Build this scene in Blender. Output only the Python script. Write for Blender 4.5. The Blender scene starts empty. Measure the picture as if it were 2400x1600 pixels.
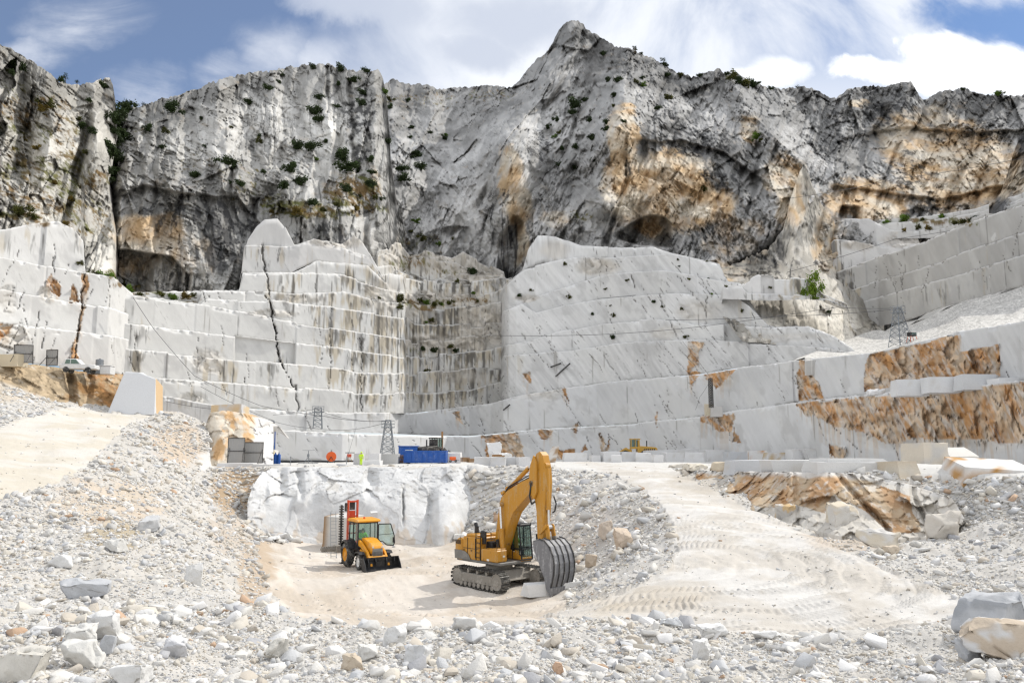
import bpy, bmesh, math, random, time
import numpy as np
from mathutils import Vector, Matrix
T0 = time.time()
SC = bpy.context.scene
COL = SC.collection
# ---------------------------------------------------------------- camera, sky, sun, exposure
F = 1850.0                       # focal length in pixels of a 2400 px wide frame
PITCH = math.atan(252.0 / F)
CP, SP = math.cos(PITCH), math.sin(PITCH)
CZ = 8.0                         # eye height
cam_d = bpy.data.cameras.new("camera")
cam = bpy.data.objects.new("camera", cam_d)
COL.objects.link(cam)
cam.location = (0, 0, CZ)
cam.rotation_euler = (math.radians(90) + PITCH, 0, 0)
cam_d.sensor_width = 36.0
cam_d.sensor_fit = 'HORIZONTAL'
cam_d.lens = F / 2400.0 * 36.0
cam_d.clip_start = 0.1
cam_d.clip_end = 6000.0
SC.camera = cam
SUN_AZ, SUN_EL = math.radians(58), math.radians(45)      # clockwise from straight ahead
sun_dir = Vector((math.cos(SUN_EL) * math.sin(SUN_AZ), math.cos(SUN_EL) * math.cos(SUN_AZ), math.sin(SUN_EL)))
sun_d = bpy.data.lights.new("sun", 'SUN')
sun_d.energy = 2.4
sun_d.angle = math.radians(0.6)
sun_d.color = (1.0, 0.955, 0.88)
sun = bpy.data.objects.new("sun", sun_d)
COL.objects.link(sun)
sun.rotation_euler = (-sun_dir).to_track_quat('-Z', 'Y').to_euler()
SC.view_settings.view_transform = 'Standard'
SC.view_settings.look = 'None'
SC.view_settings.exposure = 0.37
SC.view_settings.gamma = 1.0
SC.cycles.max_bounces = 6
SC.cycles.diffuse_bounces = 3
SC.cycles.glossy_bounces = 2
SC.cycles.transmission_bounces = 4
SC.cycles.transparent_max_bounces = 6
SC.cycles.use_denoising = True
SC.cycles.denoising_prefilter = 'NONE'
SC.cycles.denoising_input_passes = 'RGB_ALBEDO_NORMAL'
SC.cycles.use_adaptive_sampling = False
SC.cycles.pixel_filter_type = 'BLACKMAN_HARRIS'
SC.cycles.filter_width = 1.35
SC.cycles.sample_clamp_indirect = 4.0


class NT:
    """small helper that writes shader maths as nodes"""
    def __init__(s, tree):
        s.t = tree
        s.t.nodes.clear()

    def n(s, kind, **kw):
        nd = s.t.nodes.new(kind)
        for k, v in kw.items():
            if hasattr(nd, k):
                setattr(nd, k, v)
        return nd

    def link(s, a, b):
        if isinstance(a, (int, float)):
            b.default_value = a
        elif isinstance(a, (tuple, list)):
            b.default_value = a
        else:
            s.t.links.new(a, b)

    def m(s, op, a, b=0.0, c=0.0, clamp=False):
        nd = s.t.nodes.new('ShaderNodeMath')
        nd.operation = op
        nd.use_clamp = clamp
        for i, x in enumerate((a, b, c)):
            s.link(x, nd.inputs[i])
        return nd.outputs[0]

    def ramp(s, x, lo, hi):
        nd = s.t.nodes.new('ShaderNodeMapRange')
        nd.interpolation_type = 'SMOOTHSTEP'
        s.link(x, nd.inputs[0])
        nd.inputs[1].default_value = lo
        nd.inputs[2].default_value = hi
        return nd.outputs[0]

    def mix(s, f, a, b, kind='MIX'):
        nd = s.t.nodes.new('ShaderNodeMix')
        nd.data_type = 'RGBA'
        nd.blend_type = kind
        s.link(f, nd.inputs[0])
        s.link(a, nd.inputs[6])
        s.link(b, nd.inputs[7])
        return nd.outputs[2]

    def noise(s, vec, scale, detail=4.0, rough=0.55, dist=0.0):
        nd = s.t.nodes.new('ShaderNodeTexNoise')
        s.t.links.new(vec, nd.inputs['Vector'])
        nd.inputs['Scale'].default_value = scale
        nd.inputs['Detail'].default_value = detail
        nd.inputs['Roughness'].default_value = rough
        nd.inputs['Distortion'].default_value = dist
        return nd.outputs[0]


world = bpy.data.worlds.new("World")
SC.world = world
world.use_nodes = True
world.cycles.sampling_method = 'MANUAL'
world.cycles.sample_map_resolution = 1024
W = NT(world.node_tree)
sky = W.n('ShaderNodeTexSky')
sky.sky_type = 'NISHITA'
sky.sun_disc = False
sky.sun_elevation = SUN_EL
sky.sun_rotation = SUN_AZ
sky.altitude = 900
sky.air_density = 1.0
sky.dust_density = 0.6
sky.ozone_density = 2.0
tc = W.n('ShaderNodeTexCoord')
sep = W.n('ShaderNodeSeparateXYZ')
W.link(tc.outputs['Generated'], sep.inputs[0])
back_ = W.ramp(sep.outputs[1], 0.12, -0.15)  # mask for unseen cloud behind the camera, added as fill light
yy = W.m('MAXIMUM', sep.outputs[1], 0.08)
ax = W.m('DIVIDE', sep.outputs[0], yy)         # tangent of the bearing
el = W.m('DIVIDE', sep.outputs[2], yy)         # tangent of the height
cv = W.n('ShaderNodeCombineXYZ')
W.link(ax, cv.inputs[0]); W.link(el, cv.inputs[1])
cvv = cv.outputs[0]
n1 = W.noise(cvv, 2.6, 8.0, 0.60, 0.6)
n2 = W.noise(cvv, 7.0, 8.0, 0.62, 0.4)
n4 = W.noise(cvv, 11.0, 10.0, 0.62, 0.3)
mp = W.n('ShaderNodeMapping')
mp.inputs['Rotation'].default_value = (0, 0, -0.55)
mp.inputs['Scale'].default_value = (2.2, 6.0, 1)
W.link(cvv, mp.inputs[0])
n3 = W.noise(mp.outputs[0], 1.6, 8.0, 0.6, 0.8)
wx = W.m('ADD', ax, W.m('MULTIPLY', W.m('SUBTRACT', n2, 0.5), 0.13))
wy = W.m('ADD', el, W.m('MULTIPLY', W.m('SUBTRACT', n1, 0.5), 0.16))


def blob(cx, cy, rx, ry):
    a = W.m('POWER', W.m('DIVIDE', W.m('SUBTRACT', wx, cx), rx), 2.0)
    b = W.m('POWER', W.m('DIVIDE', W.m('SUBTRACT', wy, cy), ry), 2.0)
    return W.m('ADD', a, b)


def px2t(u, v):
    a, b = (u - 1200) / F, (800 - v) / F
    dy = CP - b * SP
    return a / dy, (SP + b * CP) / dy


def cumulus(parts, edge=0.55):
    out = None
    for (u, v, ru, rv) in parts:
        cx, cy = px2t(u, v)
        d = blob(cx, cy, ru / F, rv / F)
        out = d if out is None else W.m('MINIMUM', out, d)
    r = W.ramp(W.m('ADD', out, W.m('MULTIPLY', W.m('SUBTRACT', n4, 0.5), 1.3)), 1.35, edge)
    return r


# high thin veil: none on the left, whitish elsewhere
veil_pos = W.ramp(W.m('ADD', ax, W.m('MULTIPLY', W.m('SUBTRACT', n1, 0.5), 0.35)), -0.42, 0.02)
veil_low = W.m('MULTIPLY', W.ramp(el, 0.62, 0.45), W.ramp(ax, -0.55, -0.1))
veil = W.m('MAXIMUM', W.m('MULTIPLY', veil_pos, W.ramp(n1, 0.22, 0.55)), W.m('MULTIPLY', veil_low, 0.75))
veil = W.m('MAXIMUM', W.m('MULTIPLY', veil, 0.93), W.m('MULTIPLY', back_, 0.85))
veil = W.m('MAXIMUM', veil, 0.10)
fill_sky = W.m('MAXIMUM', W.ramp(el, 0.72, 1.25), back_)  # bright sky overhead and behind, out of frame, added to lift the fill
gap = cumulus([(2340, 35, 210, 85), (2440, 60, 180, 75)], 0.2)
veil = W.m('MULTIPLY', veil, W.m('SUBTRACT', 1.0, W.m('MULTIPLY', gap, 0.97)))
grey = cumulus([(1210, 40, 190, 90), (1120, 110, 120, 60), (860, 20, 200, 60)], 0.1)
puff = cumulus([(2260, 175, 150, 85), (2200, 130, 95, 55), (2380, 170, 120, 80), (2010, 190, 90, 34), (1790, 192, 95, 44), (1700, 200, 90, 30), (2110, 200, 120, 40)], 0.30)
wisp = W.m('MULTIPLY', cumulus([(330, 215, 95, 75), (640, 120, 110, 75), (760, 140, 90, 60), (190, 60, 170, 70), (90, 120, 130, 50), (530, 200, 120, 60), (1100, 190, 160, 50)], -0.5), W.ramp(n3, 0.30, 0.70))
CL = 1.0
skyc = W.mix(1.0, sky.outputs[0], (0.80, 0.98, 1.16, 1), 'MULTIPLY')
base = W.mix(veil, skyc, (10.6, 10.9, 11.4, 1))
base = W.mix(W.m('MULTIPLY', grey, 0.9), base, (6.6, 7.2, 8.5, 1))
base = W.mix(W.m('MULTIPLY', wisp, 0.60), base, (12.0, 12.2, 12.6, 1))
shade = W.ramp(n2, 0.32, 0.62)
pc = W.mix(shade, (11.2, 11.5, 12.0, 1), (15, 15, 15, 1))
base = W.mix(puff, base, pc)
base = W.mix(W.m('MULTIPLY', fill_sky, 0.85), base, (11.5, 11.8, 12.4, 1))
bg = W.n('ShaderNodeBackground')
W.link(base, bg.inputs[0])
bg.inputs[1].default_value = 0.075
wo = W.n('ShaderNodeOutputWorld')
W.link(bg.outputs[0], wo.inputs[0])


# ---------------------------------------------------------------- helpers
def P(u, v, Y):
    a = (np.asarray(u, float) - 1200.0) / F
    b = (800.0 - np.asarray(v, float)) / F
    dy = CP - b * SP
    t = Y / dy
    return np.stack(np.broadcast_arrays(a * t, np.asarray(Y, float) + 0 * t, CZ + (SP + b * CP) * t), -1)


def proj(p):
    x, y, z = p[..., 0], p[..., 1], p[..., 2] - CZ
    d = y * CP + z * SP
    d = np.maximum(d, 0.05)
    return 1200 + F * x / d, 800 - F * (-y * SP + z * CP) / d


def hsh(ix, iy, iz, seed):
    h = (ix.astype(np.uint32) * np.uint32(374761393)) ^ (iy.astype(np.uint32) * np.uint32(668265263)) ^ (iz.astype(np.uint32) * np.uint32(2147483647 - 1640531)) ^ np.uint32((seed * 974711 + 12345) & 0xffffffff)
    h = (h ^ (h >> np.uint32(13))) * np.uint32(1274126177)
    h = (h ^ (h >> np.uint32(16))) * np.uint32(2246822519)
    h ^= h >> np.uint32(15)
    return h


def h01(h):
    return (h & np.uint32(0xffffff)).astype(np.float32) / np.float32(16777216.0)


def vnoise(p, seed=0):
    p = np.asarray(p, np.float32)
    i = np.floor(p)
    f = p - i
    i = i.astype(np.int32)
    f = f * f * (3 - 2 * f)
    r = 0
    for dx in (0, 1):
        wx_ = f[..., 0] if dx else 1 - f[..., 0]
        for dy in (0, 1):
            wy_ = f[..., 1] if dy else 1 - f[..., 1]
            for dz in (0, 1):
                wz_ = f[..., 2] if dz else 1 - f[..., 2]
                r = r + wx_ * wy_ * wz_ * h01(hsh(i[..., 0] + dx, i[..., 1] + dy, i[..., 2] + dz, seed))
    return r * 2 - 1


def fbm(p, octv=4, seed=0, gain=0.5, lac=2.03):
    a, s, r = 1.0, 0.0, 0
    p = np.asarray(p, np.float32)
    for o in range(octv):
        r = r + a * vnoise(p * np.float32(lac ** o), seed + 17 * o)
        s += a
        a *= gain
    return r / s


def voro(p, seed=0):
    """nearest-cell facets: returns (cell hash, vector to the cell point, F2-F1)"""
    p = np.asarray(p, np.float32)
    b = np.floor(p - 0.5)
    bi = b.astype(np.int32)
    n = p.shape[:-1]
    d1 = np.full(n, 9e9, np.float32); d2 = np.full(n, 9e9, np.float32)
    hh = np.zeros(n, np.uint32); vv = np.zeros(p.shape, np.float32)
    for dx in (0, 1):
        for dy in (0, 1):
            for dz in (0, 1):
                ix, iy, iz = bi[..., 0] + dx, bi[..., 1] + dy, bi[..., 2] + dz
                h = hsh(ix, iy, iz, seed)
                c = np.stack([ix + 0.12 + 0.76 * h01(h), iy + 0.12 + 0.76 * h01(h * np.uint32(2654435761) >> np.uint32(3)), iz + 0.12 + 0.76 * h01(h * np.uint32(40503) ^ (h >> np.uint32(9)))], -1).astype(np.float32)
                v = p - c
                d = (v * v).sum(-1)
                near = d < d1
                d2 = np.where(near, d1, np.minimum(d2, d))
                d1 = np.where(near, d, d1)
                hh = np.where(near, h, hh)
                vv = np.where(near[..., None], v, vv)
    return hh, vv, np.sqrt(d2) - np.sqrt(d1)


def rnd(h, k):
    x = h * np.uint32(2654435761 + 2 * k * 7919 + 1)
    x ^= x >> np.uint32(15)
    x = x * np.uint32(2246822519)
    x ^= x >> np.uint32(13)
    return h01(x)


def facet(p, size, seed, tilt=0.5, off=0.3):
    """broken planar faces of about the given size; returns displacement in metres, crack closeness, cell random"""
    size = np.asarray(size, np.float32)
    h, v, e = voro(p / size, seed)
    s = float(np.min(size))
    d = (rnd(h, 1) - 0.5) * 2 * off
    for k in range(3):
        d = d + (rnd(h, 2 + k) - 0.5) * 2 * tilt * v[..., k]
    return d * s, e, rnd(h, 7)


def sstep(x, lo, hi):
    t = np.clip((x - lo) / (hi - lo), 0, 1)
    return t * t * (3 - 2 * t)


def inpoly(u, v, poly):
    r = np.zeros(u.shape, bool)
    n = len(poly)
    for i in range(n):
        x1, y1 = poly[i]; x2, y2 = poly[(i + 1) % n]
        if y1 == y2:
            continue
        c = ((y1 > v) != (y2 > v)) & (u < (x2 - x1) * (v - y1) / (y2 - y1) + x1)
        r ^= c
    return r


def line(pts):
    a = np.array(pts, float)
    return lambda u: np.interp(u, a[:, 0], a[:, 1])


def rot3(ax_, ang):
    return np.array(Matrix.Rotation(ang, 3, ax_), np.float32)


def rbf(src, val):
    src = np.asarray(src, float); val = np.asarray(val, float)
    n = len(src)
    d = np.linalg.norm(src[:, None] - src[None], axis=-1)
    A = np.zeros((n + 3, n + 3))
    A[:n, :n] = d + np.eye(n) * 1e-6
    A[:n, n] = 1; A[:n, n + 1:] = src
    A[n, :n] = 1; A[n + 1:, :n] = src.T
    w = np.linalg.solve(A, np.concatenate([val, np.zeros(3)]))

    def f(q):
        q = np.asarray(q, float)
        sh = q.shape[:-1]
        q = q.reshape(-1, 2)
        out = np.empty(len(q))
        for i in range(0, len(q), 40000):
            c = q[i:i + 40000]
            dd = np.sqrt(((c[:, None, :] - src[None]) ** 2).sum(-1))
            out[i:i + 40000] = dd @ w[:n] + w[n] + c @ w[n + 1:]
        return out.reshape(sh)
    return f


def raw_mesh(name, co, faces, col=None, mat=None, smooth=False, link=True):
    """faces: (n,3) or (n,4) int array"""
    me = bpy.data.meshes.new(name)
    co = np.asarray(co, np.float32).reshape(-1, 3)
    faces = np.asarray(faces, np.int32)
    k = faces.shape[1]
    me.vertices.add(len(co))
    me.vertices.foreach_set('co', co.ravel())
    me.loops.add(faces.size)
    me.loops.foreach_set('vertex_index', faces.ravel())
    me.polygons.add(len(faces))
    me.polygons.foreach_set('loop_start', np.arange(0, faces.size, k, dtype=np.int32))
    if smooth:
        me.polygons.foreach_set('use_smooth', np.ones(len(faces), bool))
    if col is not None:
        at = me.color_attributes.new('col', 'FLOAT_COLOR', 'POINT')
        c4 = np.ones((len(co), 4), np.float32)
        c4[:, :3] = np.asarray(col, np.float32).reshape(-1, 3)
        at.data.foreach_set('color', c4.ravel())
    me.update(calc_edges=True)
    me.validate()
    if mat:
        me.materials.append(mat)
    if not link:
        return me
    o = bpy.data.objects.new(name, me)
    COL.objects.link(o)
    return o


def grid_faces(nr, nc):
    i = np.arange(nr * nc).reshape(nr, nc)
    return np.stack([i[1:, :-1], i[1:, 1:], i[:-1, 1:], i[:-1, :-1]], -1).reshape(-1, 4)


def tag(o, label=None, cat=None, group=None, kind=None):
    if label: o['label'] = label
    if cat: o['category'] = cat
    if group: o['group'] = group
    if kind: o['kind'] = kind
    return o


def struct(o, label, cat):
    return tag(o, label, cat, None, 'structure')


MATS = {}


def attr_mat(name, rough=0.9, bump=0.25, scale=6.0, var=0.16, fine=30.0, spec=0.25):
    """rock or ground: stone colour from the mesh times fine mottling, with bump"""
    m = bpy.data.materials.new(name)
    m.use_nodes = True
    N = NT(m.node_tree)
    geo = N.n('ShaderNodeNewGeometry')
    at = N.n('ShaderNodeAttribute', attribute_name='col')
    na = N.noise(geo.outputs['Position'], scale, 6.0, 0.65)
    nb = N.noise(geo.outputs['Position'], fine, 3.0, 0.6)
    f = N.m('ADD', 1.0 - var, N.m('MULTIPLY', N.m('ADD', N.m('MULTIPLY', na, 0.7), N.m('MULTIPLY', nb, 0.3)), 2 * var))
    c = N.n('ShaderNodeVectorMath', operation='SCALE')
    N.link(at.outputs['Color'], c.inputs[0]); N.link(f, c.inputs['Scale'])
    b = N.n('ShaderNodeBsdfPrincipled')
    N.link(c.outputs[0], b.inputs['Base Color'])
    b.inputs['Roughness'].default_value = rough
    b.inputs['Specular IOR Level'].default_value = spec
    bp = N.n('ShaderNodeBump')
    bp.inputs['Strength'].default_value = bump
    bp.inputs['Distance'].default_value = 0.15
    N.link(N.m('ADD', na, N.m('MULTIPLY', nb, 0.5)), bp.inputs['Height'])
    N.link(bp.outputs[0], b.inputs['Normal'])
    o = N.n('ShaderNodeOutputMaterial')
    N.link(b.outputs[0], o.inputs[0])
    MATS[name] = m
    return m


M_ROCK = attr_mat('weathered_rock', 0.95, 0.6, 1.2, 0.22, 7.0)
M_MARBLE = attr_mat('sawn_marble', 0.8, 0.15, 0.8, 0.09, 5.0)
M_GROUND = attr_mat('marble_dust', 0.97, 0.35, 3.0, 0.10, 24.0)
M_STONE = attr_mat('broken_marble', 0.85, 0.25, 5.0, 0.10, 22.0)
# ---------------------------------------------------------------- stains and growth on the rock, laid out on the cliff itself
ORANGE = [
 [(1864,946),(2400,895),(2480,885),(2480,1035),(2346,1036),(2289,1028),(2135,1028),(2093,1043),(2005,1009),(1937,993),(1910,976),(1887,970)],
 [(2040,829),(2151,806),(2250,781),(2246,825),(2338,806),(2346,879),(2273,883),(2105,905),(2028,920),(2025,882)],
 [(1875,844),(1895,844),(1929,936),(1875,938),(1866,877)],
 [(1611,802),(1650,800),(1636,833),(1633,852),(1615,875),(1611,833)],
 [(1652,877),(1730,865),(1677,911)],
 [(1638,974),(1722,967),(1715,1013),(1684,1009),(1646,986)],
 [(1123,1021),(1208,1015),(1229,1068),(1178,1073),(1137,1072),(1140,1036)],
 [(1259,1009),(1294,1006),(1285,1030),(1270,1027)], [(1309,1054),(1345,1050),(1350,1078),(1312,1078)],
 [(1372,1039),(1378,1054),(1360,1061)], [(1407,1009),(1419,1055),(1409,1056)], [(1424,1024),(1428,1055),(1419,1056)],
 [(1226,879),(1244,873),(1244,896),(1235,896)], [(1610,870),(1640,872),(1625,905)], [(1314,911),(1325,911),(1338,945)],
 [(121,642),(147,672),(144,696),(107,672)], [(175,665),(189,710),(163,707)], [(190,640),(206,640),(198,712),(190,700)],
 [(-60,750),(35,760),(21,781),(0,798),(-60,810)], [(165,850),(175,816),(186,837),(182,854)], [(190,712),(200,716),(180,800),(172,830),(168,820),(186,760)],
 [(1060,965),(1075,962),(1090,1000),(1080,990)], [(1536,975),(1545,960),(1540,1003)], [(1340,1000),(1360,990),(1345,1025)],
 [(600,1012),(650,1010),(650,1016),(602,1020)], [(1720,1000),(1735,1040),(1715,1035)], [(1940,1040),(1985,1050),(1975,1075),(1945,1065)],
]
WARM = [(1462,320,34,80,1),(1480,440,70,80,1),(1580,430,90,90,.95),(1660,480,70,50,.9),(1560,520,70,50,.9),(1840,420,50,60,.8),
 (1195,415,30,70,1),(1215,480,40,60,.8),(1225,560,18,60,.9),(2040,470,110,50,.85),(2250,400,160,110,.75),(2130,330,90,60,.65),(2340,430,70,50,.7),
 (1760,300,25,40,.5),(345,550,90,50,.7),(330,600,70,50,.5),(460,600,60,50,.35),(880,420,14,60,.4),(1720,560,90,60,.4),(2010,240,30,12,.8),(2180,290,120,40,.5),
 (1850,480,40,60,.8),(1940,560,40,90,.6),(1690,640,80,30,.4),(2090,560,40,20,.0),(1310,520,40,30,.4),(1290,620,70,20,.25),(1380,630,70,22,.45),(800,430,40,40,.2)]
GRASS = [(80,420,110,90,.7),(30,250,60,80,.6),(150,330,70,90,.65),(230,520,40,60,.6),(760,500,150,14,.9),(560,410,90,40,.45),(450,380,80,40,.4),(960,610,60,20,.7),(1030,640,60,12,.7),(1100,700,60,8,.8),(700,487,105,24,1),(830,452,70,46,1),(640,470,40,30,.7),(880,495,40,14,.8),(170,430,80,80,.75),(60,330,70,90,.6),(110,250,60,40,.6),(200,520,60,40,.7),
 (150,480,70,40,.8),(40,505,60,10,1),(90,520,40,14,.9),(985,565,60,36,.6),(1010,712,60,9,1),(960,705,40,8,.9),(930,235,60,16,.45),(1010,235,90,20,.5),(1150,225,80,20,.5),
 (300,668,50,10,1),(360,688,70,7,1),(440,698,40,6,.9),(262,640,22,16,1),(560,440,60,30,.5),(1360,505,20,12,.8),(1320,535,40,14,.4),(1500,350,60,20,.3),(1820,545,20,20,.3),
 (980,820,60,8,.5),(2180,520,70,8,1),(2250,515,60,9,1),(2110,512,40,6,.8),(240,420,40,20,.8),(330,300,20,20,.5),(1250,440,50,25,.25)]
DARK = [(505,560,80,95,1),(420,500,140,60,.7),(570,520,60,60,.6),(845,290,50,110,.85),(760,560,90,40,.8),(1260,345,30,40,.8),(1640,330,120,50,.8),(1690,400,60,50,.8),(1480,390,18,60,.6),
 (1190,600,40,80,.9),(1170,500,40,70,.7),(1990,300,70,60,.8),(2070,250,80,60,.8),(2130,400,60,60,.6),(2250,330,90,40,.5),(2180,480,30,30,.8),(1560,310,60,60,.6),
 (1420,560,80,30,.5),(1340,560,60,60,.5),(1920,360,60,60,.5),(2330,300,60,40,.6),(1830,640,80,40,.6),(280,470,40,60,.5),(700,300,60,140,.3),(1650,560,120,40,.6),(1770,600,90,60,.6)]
# vertical water streaks on the sawn faces
STREAK = [(860,800,130,170,1),(1040,850,160,110,1.05),(1060,760,130,60,1.2),(960,560,120,90,.7),(730,690,120,60,.6),(850,665,60,50,1.1),(520,860,60,60,.6),(450,920,160,40,.45),(560,560,60,70,.35),
 (330,800,30,90,.7),(700,880,90,90,.45),(1120,640,80,80,.9),(1000,640,80,60,.9),(1900,600,70,140,.9),(1960,680,60,80,1.2),(1800,720,90,60,.5),(2300,600,80,80,.3),(2250,690,120,40,.4),
 (1950,560,40,120,.8),(120,570,160,40,.45),(1030,900,140,50,1),(800,620,120,60,.3),(1080,690,90,30,1.1),(620,600,60,40,.5),(2200,1000,300,40,.1)]


def field(lst, u, v, power=1.0):
    r = np.zeros(u.shape, np.float32)
    for (cx, cy, rx, ry, s) in lst:
        d = ((u - cx) / rx) ** 2 + ((v - cy) / ry) ** 2
        r = np.maximum(r, s * np.clip(1.35 - d, 0, 1))
    return r


def lerp(a, b, t):
    return a + (np.asarray(b, np.float32) - a) * t[..., None]


SURF = []


def surf_at(u, v):
    """nearest point of the built rock at a bearing"""
    best = None
    for (U, V, co) in SURF:
        u0, u1 = U[0, 0], U[0, -1]
        if not (u0 <= u <= u1):
            continue
        c = int(np.argmin(np.abs(U[0] - u)))
        r = int(np.argmin(np.abs(V[:, c] - v)))
        if abs(V[r, c] - v) > 4:
            continue
        p = co[r, c]
        if best is None or p[1] < best[1]:
            best = p
    return None if best is None else Vector([float(x) for x in best])


def relief(name, label, u0, u1, du, dv, vtop, vbot, depth, rough, base, ridge=4.0, back=40.0, extra=None, seed=0, mat=None, ribs=None, bed=(0, 0, 0), offk=1.0, size3=((9, 9, 15), (3.2, 3.2, 5.5), (1.15, 1.15, 1.8))):
    us = np.arange(u0, u1 + du, du)
    jn = fbm(np.stack([us / 23.0, us * 0 + seed, us * 0], -1), 4, 900 + seed, 0.6) + 0.6 * fbm(np.stack([us / 6.0, us * 0 + seed, us * 0], -1), 2, 930 + seed, 0.6)
    spk = np.abs(fbm(np.stack([us / 9.0, us * 0 + seed, us * 0 + 3], -1), 3, 960 + seed, 0.6))
    vt = vtop(us) + jn * ridge * 1.3 + (spk - 0.2) * ridge * 2.2
    vb = np.maximum(vbot(us), vt + 6)
    nr = int(max(8, np.median(vb - vt) / dv))
    t = np.linspace(0, 1, nr)[:, None]
    U = np.broadcast_to(us[None], (nr, len(us))).copy()
    V = vt[None] + (vb - vt)[None] * t
    Y = depth(np.stack([U, V], -1))
    co0 = P(U, V, Y)
    ym = float(np.median(Y)) / F
    uv = np.stack([U * ym, Y * 0.004 + seed, -V * ym], -1).astype(np.float32)       # lengths along the face
    q = uv @ rot3('Y', bed[1])
    q = q + 1.1 * np.stack([fbm(uv / 7.0, 3, seed + 1), fbm(uv / 7.0, 3, seed + 2), fbm(uv / 7.0, 3, seed + 3)], -1)
    sA2 = size3
    kk = rough
    sA = size3[0]
    d1, e1, r1 = facet(q, sA, seed + 11, 0.55, 0.30 * offk)
    d2, e2, r2 = facet(q, size3[1], seed + 12, 0.62, 0.26 * offk)
    d3, e3, r3 = facet(q, size3[2], seed + 13, 0.65, 0.30)
    g1 = np.abs(fbm((uv @ rot3('Y', bed[1] * 0.5 + 0.1)) / np.array((2.0, 1, 7.5)), 4, seed + 51, 0.62))
    g2 = np.abs(fbm((uv @ rot3('Y', bed[1] + 0.35)) / np.array((5.0, 1, 1.5)), 4, seed + 52, 0.62))
    act1 = sstep(fbm(uv / 9.0, 3, seed + 53), -0.3, 0.25); act2 = sstep(fbm(uv / 8.0, 3, seed + 54), -0.2, 0.3)
    crv = np.maximum((1 - sstep(g1, 0.0, 0.05)) * act1, 0.8 * (1 - sstep(g2, 0.0, 0.05)) * act2)
    g0 = np.abs(fbm((uv @ rot3('Y', bed[1] * 0.6)) / np.array((6.5, 1, 22.0)), 3, seed + 57, 0.5))
    d = kk * (5.5 * (1 - sstep(g0, 0.0, 0.30)) + 2.4 * (1 - sstep(g1, 0.0, 0.22)) * act1 + 1.7 * (1 - sstep(g2, 0.0, 0.2)) * act2 + 1.5 * fbm(uv / np.array((1.6, 1, 2.6)), 5, seed + 55, 0.68)) + kk * (1.0 * d1 + 1.25 * d2 + 1.3 * d3)
    crv0 = (1 - sstep(g0, 0.0, 0.022)) * sstep(fbm(uv / 6.0, 3, seed + 58), -0.2, 0.2) + kk * 2.2 * offk * fbm(co0 / 26.0, 3, seed + 5)
    if ribs is not None:
        rm = field(ribs, U, V)
        hq = uv + 0.7 * np.stack([fbm(uv / 5.0, 3, seed + 21)] * 3, -1)
        da, ea, ra = facet(hq, (2.6, 2.6, 17), seed + 22, 0.9, 0.6)
        d = d * (1 - 0.55 * rm) + rm * da * 1.0
        e2 = np.where(rm > 0.5, ea, e2)
    if extra is not None:
        d = d + extra(U, V, co0)
    co = P(U, V, Y + d)
    # colour
    ca = np.array(base, np.float32)
    c = np.broadcast_to(ca, co.shape).astype(np.float32).copy()
    f = 1 + 0.30 * (r1 - .5) + 0.34 * (r2 - .5) + 0.30 * (r3 - .5) + 0.35 * fbm(co0 / 16.0, 4, seed + 31)
    c *= f[..., None]
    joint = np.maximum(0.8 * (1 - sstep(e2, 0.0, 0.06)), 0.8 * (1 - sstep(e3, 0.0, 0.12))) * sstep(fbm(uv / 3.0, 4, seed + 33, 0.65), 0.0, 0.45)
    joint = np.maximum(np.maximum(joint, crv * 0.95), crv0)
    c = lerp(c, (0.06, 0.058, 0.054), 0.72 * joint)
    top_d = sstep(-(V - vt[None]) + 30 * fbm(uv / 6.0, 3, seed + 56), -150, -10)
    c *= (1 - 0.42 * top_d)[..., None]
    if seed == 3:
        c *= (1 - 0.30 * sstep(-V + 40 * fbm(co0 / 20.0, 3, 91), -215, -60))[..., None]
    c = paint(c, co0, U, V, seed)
    # skirt behind the crest
    rows = [co]
    cols = [c]
    crest = co[0]
    bk = []
    for (dy, dz) in ((back * 2.2, -back * 1.6), (back * 0.9, -back * 0.35), (back * 0.25, 0.01 * back)):
        s = crest.copy()
        s[:, 1] += dy; s[:, 2] += dz
        s[:, 0] *= (crest[:, 1] + dy) / crest[:, 1]
        bk.append(s)
    full = np.concatenate([np.stack(bk, 0), co], 0)
    cf = np.concatenate([np.stack([c[0]] * 3, 0), c], 0)
    o = raw_mesh(name, full, grid_faces(full.shape[0], full.shape[1])[:, ::-1], cf, mat or M_ROCK)
    struct(o, label, 'cliff')
    SURF.append((U, V, co))
    return o


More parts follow.
